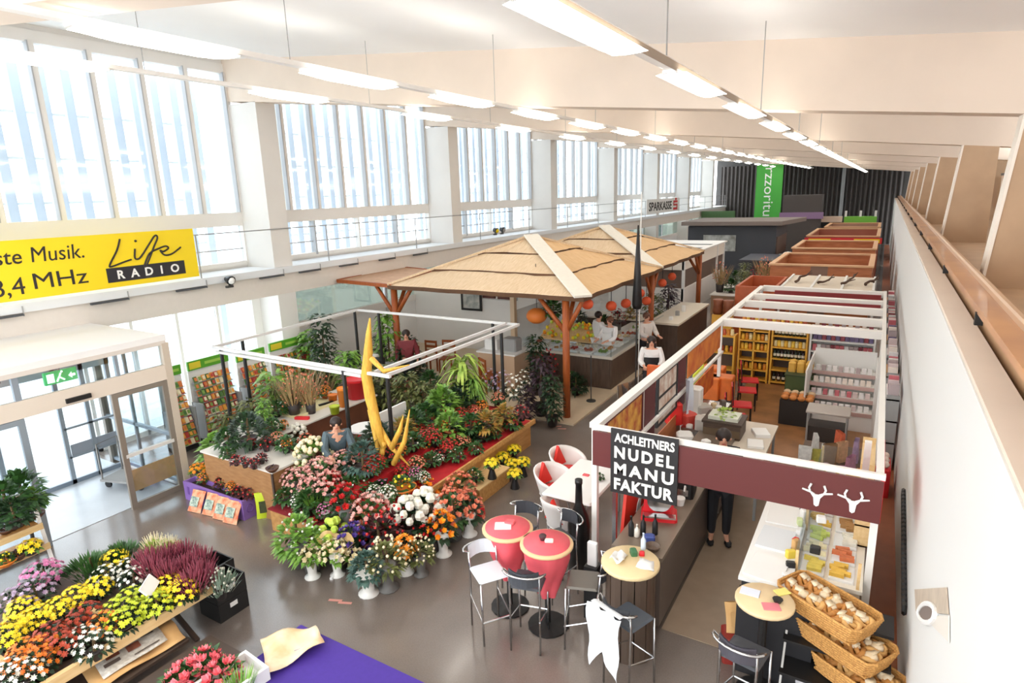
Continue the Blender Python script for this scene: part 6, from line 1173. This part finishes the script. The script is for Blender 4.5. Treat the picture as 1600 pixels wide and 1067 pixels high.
# stepped white chiller in front of it
ch = thing('chiller_shelf', 'stepped white open chiller with packed food before the white shelf', 'chiller', (-.35, 13.75, 0))
MB().box(-.75, .5, .1, 1.9, 0, .35).put('base', WSH, ch)
for k in range(4): MB().box(-.75, .5, .1+.42*k, .5+.42*k, .35+.16*k, .38+.16*k).put('shelf_board', WSH, ch); MB().box(-.75, .5, .08+.42*k, .1+.42*k, .34+.16*k, .42+.16*k).put('price_rail', mat('#c9a7a0', .5), ch)
MB().box(-.78, -.75, .1, 1.9, 0, 1.2).put('side_panel', WSH, ch); MB().box(.5, .53, .1, 1.9, 0, 1.2).put('side_panel', WSH, ch); MB().box(-.75, .5, 1.85, 1.9, .35, 1.3).put('back_panel', WSH, ch)
for k in range(4): row_p(-1.05, .1, 14.05+.42*k, .385+.16*k, 10, .12, 'white-pink packet on the %s step of the white chiller' % ('lowest', 'second', 'third', 'top')[k], 'packets on the %s chiller step' % ('lowest', 'second', 'third', 'top')[k], ((2, 0), (0, 2, 1), (6, 2), (2, 4))[k])
ps = thing('produce_crate_stand', 'green-sided stand of bread and yellow bags before the yellow shelf', 'stand', (-1.35, 15.2, 0))
MB().box(-.28, .3, -.3, .5, 0, .75).put('body', mat('#4f5d33', .6), ps); MB().box(-.3, .32, -.32, .52, .75, .78).put('top', mat('#3f4a2a', .6), ps)
for i in range(6): one(MB().bev(-.08, .08, -.06, .06, 0, .24, .03), 'noodle_bag', mat('#e8b653', .5, var=.15), 'golden yellow noodle bag on the green stand, %s row, %s from left' % (('front', 'back')[i//3], ORD[i % 3]), 'bag', (-1.53+.18*(i % 3), 15.2+.22*(i//3), .78), .2*i, 'golden bags on the green stand')
bk2 = thing('bread_basket', 'black-sided bin of orange-brown bread in front of the green stand', 'bin', (-1.25, 14.0, 0)); MB().box(-.32, .3, -.35, .4, 0, .55).put('bin', mat('#2b2624', .6), bk2)
for i in range(12): one(MB().ball((0, 0, .05), .085, 8, 5, .7), 'bread_roll', mat(('#d98a45', '#e8c9a0')[i//8], .6, var=.2), 'roll in the black bread bin, %s row from the front, %s from left' % (ORD[i//4], ORD[i % 4]), 'bread', (-1.48+.16*(i % 4), 13.75+.2*(i//4), .55), 0, 'rolls in the bread bin', True)
mt_ = thing('metal_table', 'plain grey metal table in front of the chiller', 'table', (-.55, 12.65, 0)); MB().bev(-.4, .35, -.28, .28, .78, .82, .01).put('table_top', mat('#b3aaa2', .35, .3), mt_)
for a in (-.36, .3):
    for b in (-.24, .24): MB().tube([(a, b, 0), (a, b, .78)], .02, 6).put('leg', GREY, mt_)
MB().box(-.36, .3, -.2, .25, .2, .5).put('drawer_box', mat('#3a322e', .6), mt_)
# gift corner behind the fascia
gt = thing('gift_table', 'crowded low table of gift bags behind the maroon fascia, right', 'table', (-.3, 10.6, 0)); MB().box(-.55, .4, -.6, .8, .55, .6).put('table_top', mat('#5a4638', .5), gt)
for a in (-.5, .33):
    for b in (-.55, .72): MB().box(a, a+.05, b, b+.05, 0, .55).put('leg', DBROWN, gt)
for i, (a, b, hh, c, lb) in enumerate(((-.45,-.3,.32,'#e9e7e2','white gift bag with black mark, left on the gift table'), (-.25,-.2,.26,'#d9d36a','yellow paper posy bag on the gift table'), (-.1,-.35,.45,'#8f6b4a','tall brown wooden board standing on the gift table'), (.05,.1,.34,'#e2b58c','orange-beige wrapped gift on the gift table'), (.2,-.3,.28,'#c98fa8','pink patterned gift bag on the gift table'), (.25,.2,.38,'#b79ab8','lilac gift bag at the right of the gift table'), (-.35,.35,.3,'#f0eeea','second white bag behind on the gift table'), (.0,.5,.36,'#d96b4a','red-orange striped bag behind on the gift table'), (-.15,.1,.24,'#e6e6e0','small white box in the middle of the gift table'))):
    t = thing('gift_bag', lb, 'bag', (-.3+a, 10.6+b, .6), .3*i); MB().poly([(-.09, -.05, 0), (.09, -.05, 0), (.09, .05, 0), (-.09, .05, 0)], (0, 0, .01)).put('bag_base', mat(c, .5), t)
    m = MB(); m.add([(-.09,-.05,.01), (.09,-.05,.01), (.09,.05,.01), (-.09,.05,.01), (-.1,-.03,hh), (.1,-.03,hh), (.1,.03,hh), (-.1,.03,hh)], [(0,1,5,4), (1,2,6,5), (2,3,7,6), (3,0,4,7)]); bs_ = m.put('bag_side', mat(c, .5, var=.3, scale=16), t)
    MB().tube([(-.04, 0, hh)]+[(-.04*math.cos(PI*j/6), 0, hh+.07*math.sin(PI*j/6)) for j in range(7)], .006, 4).put('handle', WHITE, bs_)
for i in range(16): one(MB().bev(-.05, .05, -.04, .04, 0, .06+.035*(i % 4), .012), 'gift_box', mat(('#e9dcc8', '#d9a9b4', '#c9d3a0', '#b8743a', '#e8e4df', '#a06a8a')[i % 6], .5, var=.2, scale=18), 'small %s gift package at the front of the gift table, %s from the left' % (('cream', 'pink', 'pale green', 'brown', 'white', 'plum')[i % 6], ORD[i]), 'package', (-.8+.055*i, 10.06+.06*(i % 2), .6), .3*i)
for i in range(12): one(MB().bev(-.05, .05, -.05, .05, 0, .05+.04*(i % 3), .012), 'kitchen_item', mat(('#e8e4dd', '#c8382e', '#d8c39a', '#6a5f58')[i % 4], .45), 'small %s kitchen item on the steel worktop in the stall, %s from the near end' % (('white', 'red', 'beige', 'dark')[i % 4], ORD[i]), 'kitchenware', (-2.6+.14*(i % 3), 10.25+.12*i, .95), .2*i)
rb2 = thing('red_tub', 'red shopping tub of pale goods beside the right wall', 'tub', (.34, 11.2, 0)); MB().bev(-.13, .13, -.3, .3, 0, .5, .02).put('tub', RED, rb2)
for i in range(6): one(MB().ball((0, 0, .05), .06, 8, 5), 'white_ball', mat('#efd9cc', .6), 'pale rounded packet in the red tub by the right wall, %s row, %s' % (ORD[i//2], ('left', 'right')[i % 2]), 'packet', (.29+.1*(i % 2), 11.0+.2*(i//2), .5), 0, 'goods in the red tub', True)
for i in range(8):
    t = thing('wall_rack', 'narrow rack of goods along the right wall, %s from the stall post' % ('first', 'second', 'third', 'fourth', 'fifth', 'sixth', 'seventh', 'eighth')[i], 'rack', (.42, 12.6+1.5*i, 0)); MB().box(-.1, .1, -.5, .5, 0, .06).put('base', DGREY, t)
    for z in (.5, .9, 1.3): MB().box(-.1, .1, -.5, .5, z, z+.03).put('shelf_board', (WSH, WOOD)[i % 2], t)
    for y in (-.5, .48): MB().box(-.1, .1, y, y+.02, 0, 1.4).put('upright', GREY, t)
    for z in (.09, .53, .93, 1.33):
        m = MB()
        for j in range(8): m.c = rnd.randint(0, 6); m.box(-.08, .08, -.46+.115*j, -.37+.115*j, z, z+rnd.uniform(.12,.28))
        m.put('goods', PKC, t, kind='stuff')
# middle of the shop: brown cabinet, chairs, tables
bc2 = thing('brown_cabinet', 'dark brown slatted cabinet with a tray of greens on top', 'cabinet', (-2.0, 10.2, 0)); MB().box(-.3, .3, -.25, .25, 0, 1.2).put('body', mat('#5c4a3d', .5, var=.15), bc2)
for i in range(7): MB().box(-.29, .29, -.27, -.25, .1+.15*i, .22+.15*i).put('slat', mat('#68543f', .5), bc2)
MB().box(-.32, .32, -.28, .28, 1.2, 1.24).put('top', DBROWN, bc2)
tt = thing('green_tray', 'pale tray of greens on top of the brown cabinet', 'tray', (-2.0, 10.2, 1.24)); MB().box(-.24, .24, -.18, .18, 0, .06).put('tray', mat('#d9dccb', .5), tt); make_leaves('dome', .18, .1, .05, 50, .09, .05).put('greens', LF['yg'], tt, kind='stuff')
wt2 = thing('work_table', 'pale work table covered with papers right of the brown cabinet', 'table', (-1.6, 9.75, 0)); MB().box(-.3, .35, -.6, 1.2, .92, .96).put('table_top', mat('#cfc3b2', .45), wt2)
for a in (-.25, .3):
    for b in (-.55, 1.1): MB().box(a-.02, a+.02, b-.02, b+.02, 0, .92).put('leg', GREY, wt2)
for i in range(3): one(MB().bev(-.12, .12, -.16, .16, 0, .02+.02*i, .005), 'paper_stack', WHITE, 'white paper stack on the pale work table, %s' % ('near', 'middle', 'far')[i], 'paper', (-1.45, 9.4+.5*i, .96), .2*i)
def cafe_chair(x, y, rz, label, cm, fm=BLACK, group='chairs in the stall aisle'):
    t = thing('cafe_chair', label, 'chair', (x, y, 0), rz, group); MB().bev(-.2, .2, -.2, .2, .44, .48, .015).put('seat', cm, t); MB().poly([(-.19, .17, .55), (.19, .17, .55), (.17, .21, .9), (-.17, .21, .9)], (0, .025, 0)).put('backrest', cm, t)
    for a in (-.18, .18): MB().tube([(a, -.18, 0), (a, -.18, .45)], .014, 5).put('leg', fm, t); MB().tube([(a, .2, 0), (a, .18, .45), (a, .2, .9)], .014, 5).put('leg', fm, t)
for i, (x, y) in enumerate(((1168,600), (1160,622), (1150,640), (1172,585))):
    p = P(x, y, .6); cafe_chair(p.x, p.y, PI/2+.2, 'black-framed chair with red back in the shop aisle row, %s from the front' % ('third', 'second', 'first', 'fourth')[i], RED)
for i, (x, y) in enumerate(((1115,585), (1128,600), (1108,600))):
    p = P(x, y, .7); t = thing('orange_box', 'orange-red display box behind the food photo panels, %s' % ('rear', 'right', 'left')[i], 'box', (p.x, p.y, .4)); MB().bev(-.25, .25, -.2, .2, 0, .5, .02).put('box', mat('#e5752a', .5, var=.2, scale=5), t); MB().box(-.22, .22, -.18, .18, -.4, 0).put('base', DBROWN, t)
one(MB().bev(-.2, .2, -.05, .05, 0, .5, .02).box(-.15, -.11, -.04, .04, -.75, 0).box(.11, .15, -.04, .04, -.75, 0), 'menu_board', mat('#e0662a', .5, var=.15), 'orange-brown board with pink ornament before the dark-haired woman', 'board', (P(1025, 590, 1.0).x, P(1025, 590, 1.0).y, .78))
for i, (x, y, z, c, lb) in enumerate(((985,610,.8,'#a58467','pale brown chair at the aisle before the menu board'), (990,630,.5,'#4a403c','dark chair in the aisle before the menu board'))):
    p = P(x, y, z); cafe_chair(p.x, p.y, 1.2+i, lb, mat(c, .5), STEEL, 'aisle chairs')
hc = thing('hanging_coat', 'white and blue cloth hanging on a stall post inside', 'cloth', (-2.72, 10.5, 1.0)); m = MB(); m.grid(lambda u, v: (.02+.05*math.sin(7*u+2*v), (u-.5)*.35*(1.2-.4*v), v*.75), 8, 5); m.put('fabric', mat('#dfe5ef', .7), hc, True); MB().tube([(0, -.1, .75), (0, .1, .75)], .01, 4).put('hanger', GREY, hc)
for i, (x, y, z, hh, c, lb) in enumerate(((1085,640,1.0,.5,'#e9e3da','tall white cylinder urn in the noodle stall'), (1098,665,1.0,.22,'#cfc7bd','steel pot in the noodle stall'), (1070,680,1.0,.1,'#ece7e0','flat white paper heap on the stall worktop'), (1052,665,.9,.4,'#d9302a','red crate in the noodle stall, left'), (1098,650,.9,.18,'#b5aca2','small grey scale in the noodle stall'), (1075,665,.9,.2,'#c9483a','small red box in the noodle stall'))):
    p = P(x, y, z); one(MB().bev(-.13, .13, -.12, .12, 0, hh, .03), 'kitchen_item', mat(c, .45), lb, 'kitchenware', (p.x, p.y, .95), .2*i)
wk2 = thing('work_counter', 'cooking worktop along the left inside the noodle stall', 'counter', (-2.35, 9.2, 0)); MB().box(-.35, .1, 1.0, 2.6, 0, .9).put('cabinet', GREY, wk2); MB().box(-.38, .13, .97, 2.63, .9, .95).put('worktop', CHROME, wk2)
for i, (x, y, lb) in enumerate(((1122,478,'tall brown clay pot at the corner of the shop shelves, left'), (1138,480,'brown clay pot with handle at the corner of the shop shelves, right'))):
    p = P(x, y, 1.5); t = thing('clay_pot', lb, 'pot', (p.x, p.y, 1.25)); MB().lathe([(.13, 0), (.17, .1), (.14, .3), (.16, .45), (.14, .46)], 12).put('pot', mat('#8a4a2a', .5, var=.2), t, True); MB().tube([(.14, 0, .1), (.24, 0, .2), (.15, 0, .35)], .02, 5).put('handle', mat('#8a4a2a', .5), t); MB().box(-.14, .14, -.14, .14, -1.25, 0).put('stand', YW, t)

# ------------------------------------------------------------------ people
def skin_mesh(name, joints, edges, rad, mt, parent, grow=0, root=0, kind=None):
    me = bpy.data.meshes.new(name); ids = {k: i for i, k in enumerate(joints)}
    me.from_pydata([joints[k] for k in joints], [(ids[a], ids[b]) for a, b in edges], [])
    o = bpy.data.objects.new(name, me); COL.objects.link(o); o.parent = parent
    o.modifiers.new('skin', 'SKIN'); bm = bmesh.new(); bm.from_mesh(me); L = bm.verts.layers.skin.verify(); bm.verts.ensure_lookup_table()
    for k, i in ids.items():
        r = rad[k]; r = r if isinstance(r, tuple) else (r, r); bm.verts[i][L].radius = (r[0]+grow, r[1]+grow); bm.verts[i][L].use_root = (i == root)
    bm.to_mesh(me); bm.free(); s = o.modifiers.new('smooth', 'SUBSURF'); s.levels = 1; s.render_levels = 1
    me.materials.append(mt); return o
def person(x, y, rz, label, shirt, legs, hair, long=False, h=1.7, pose='stand', z=0, apron=None, lean=0):
    t = thing('person', label, 'person', (x, y, z), rz, None, h/1.7)
    J = {'pelvis': (0,0,.93), 'belly': (0,-.01-lean*.3,1.08), 'chest': (0,-.0-lean*.8,1.28), 'neck': (0,.0-lean,1.45), 'head': (0,-.02-lean*1.1,1.57), 'crown': (0,-.01-lean*1.15,1.65)}
    R = {'pelvis': (.15,.11), 'belly': (.135,.1), 'chest': (.16,.11), 'neck': .052, 'head': (.078,.092), 'crown': (.06,.07)}
    E = [('pelvis','belly'), ('belly','chest'), ('chest','neck'), ('neck','head'), ('head','crown')]
    J['nose'] = (0,-.115-lean*1.1,1.565); R['nose'] = .013; E.append(('head','nose'))
    for s, n in ((-1,'l'), (1,'r')):
        J['hip'+n] = (s*.09,0,.86); J['knee'+n] = (s*.1,-.02,.48); J['ankle'+n] = (s*.1,.01,.09); J['toe'+n] = (s*.12,-.15,.03)
        R.update({'hip'+n: .09, 'knee'+n: .058, 'ankle'+n: .04, 'toe'+n: (.04,.028)})
        J['sh'+n] = (s*.19,.0-lean*.9,1.39); 
        if pose == 'work': J['el'+n] = (s*.25,-.1-lean,1.13); J['wr'+n] = (s*.16,-.33-lean,1.08); hd = Vector((-s*.15,-1,-.1))
        else: J['el'+n] = (s*.26,.02,1.12); J['wr'+n] = (s*.25,-.06,.88); hd = Vector((0,-.12,-1))
        hd.normalize(); J['palm'+n] = tuple(Vector(J['wr'+n])+hd*.07)
        R.update({'sh'+n: .06, 'el'+n: .042, 'wr'+n: .028, 'palm'+n: (.036,.02)})
        E += [('pelvis','hip'+n), ('hip'+n,'knee'+n), ('knee'+n,'ankle'+n), ('ankle'+n,'toe'+n), ('chest','sh'+n), ('sh'+n,'el'+n), ('el'+n,'wr'+n), ('wr'+n,'palm'+n)]
        side = Vector((1,0,0)) if pose == 'work' else Vector((0,1,0))
        for f in range(4):
            a = Vector(J['palm'+n])+side*(.024*(f-1.5))+hd*.03; b = a+hd*(.05+.008*(1.5-abs(f-1.5)))+Vector((0,0,-.012)); c = b+hd*.02+Vector((0,0,-.02))
            for q, v in (('a', a), ('b', b), ('c', c)): J['f%d%s%s' % (f, q, n)] = tuple(v); R['f%d%s%s' % (f, q, n)] = .0085
            E += [('palm'+n, 'f%da%s' % (f, n)), ('f%da%s' % (f, n), 'f%db%s' % (f, n)), ('f%db%s' % (f, n), 'f%dc%s' % (f, n))]
        a = Vector(J['wr'+n])+hd*.035+side*(-s*.035); b = a+hd*.035+side*(-s*.02); J['ta'+n] = tuple(a); J['tb'+n] = tuple(b); R['ta'+n] = R['tb'+n] = .009; E += [('palm'+n,'ta'+n), ('ta'+n,'tb'+n)]
    bo_ = skin_mesh('body', J, E, R, SKIN, t)
    tk = ['pelvis','belly','chest','shl','shr','ell','elr','wrl','wrr']; tj = {k: J[k] for k in tk}; 
    for n in 'lr': tj['wr'+n] = tuple(Vector(J['wr'+n]).lerp(Vector(J['el'+n]), .12))
    tj['neck'] = tuple(Vector(J['chest']).lerp(Vector(J['neck']), .62)); R2 = dict(R); R2['neck'] = (.085, .07); tk.append('neck')
    skin_mesh('shirt', tj, [e for e in E if e[0] in tk and e[1] in tk], R2, shirt, t, .03)
    lk = ['pelvis','hipl','hipr','kneel','kneer','anklel','ankler']; skin_mesh('trousers', {k: J[k] for k in lk}, [e for e in E if e[0] in lk and e[1] in lk], R, legs, t, .018)
    hx, hy, hz = J['head']; m = MB(); m.ball((hx, hy+.025, hz+.045), .108, 10, 7, .95)
    if long: m.tube([(hx, hy+.07, hz+.05), (hx, hy+.12, hz-.15), (hx, hy+.12, hz-.36)], [.1, .13, .07], 8)
    m.put('hair', hair, t, True)
    for s in (-1, 1): MB().ball((hx+s*.032, hy-.088, hz+.012), .011, 6, 4).put('eye', BLACK, bo_); MB().ball((hx+s*.085, hy, hz), .022, 6, 4).put('ear', SKIN, bo_)
    MB().box(hx-.024, hx+.024, hy-.098, hy-.088, hz-.05, hz-.04).put('mouth', mat('#a8423c', .5), bo_)
    for n in 'lr': MB().ball((J['toe'+n][0], -.06, .035), .055, 8, 5, .6).put('shoe', BLACK, t).scale = (1, 2, 1)
    if apron: m = MB(); m.grid(lambda u, v: ((u-.5)*.34, -.135-.02*math.sin(PI*u)-lean*v, .62+.62*v), 6, 5); m.put('apron', apron, t, True)
    return t
HB = mat('#2a1d18', .5); WS = mat('#ece9e6', .7); DKC = mat('#26262a', .7)
p = P(523, 655, 1.45); person(p.x, p.y, .9, 'florist with dark hair and grey-green top bending between counter and flowers', mat('#4f5f66', .7), DKC, HB, False, 1.55, 'work', .0, None, .2)
p = P(1018, 540, 1.5); person(p.x, p.y, .35, 'woman with long dark hair and white blouse behind the orange menu board', WS, DKC, HB, True, 1.72, 'work', 0, BLACK)
p = P(935, 512, 1.3); person(p.x, p.y, 2.4, 'stall worker in white behind the deli counter, left of the pair', WS, WS, HB, False, 1.72, 'work', .04)
p = P(953, 520, 1.25); person(p.x, p.y, -.3, 'stall worker in white behind the deli counter, right of the pair', WS, WS, mat('#6a3f28', .5), False, 1.66, 'work', .04, WS)
p = P(1010, 505, 1.4); person(p.x, p.y, 1.0, 'customer with short brown hair and pale top at the counter end', mat('#d9d0c8', .7), DKC, mat('#5a3320', .5), False, 1.7, 'work', 0)
p = P(1122, 845, 0); person(p.x, p.y, .3, 'cook in black trousers and white shoes standing behind the maroon fascia', DKC, mat('#1e1e22', .7), HB, False, 1.72, 'work', .012)
p = P(636, 545, 1.2); person(p.x, p.y, .6, 'visitor in dark red jacket by the left canopy post', mat('#7a2a30', .7), DKC, HB, False, 1.7, 'stand', 0)
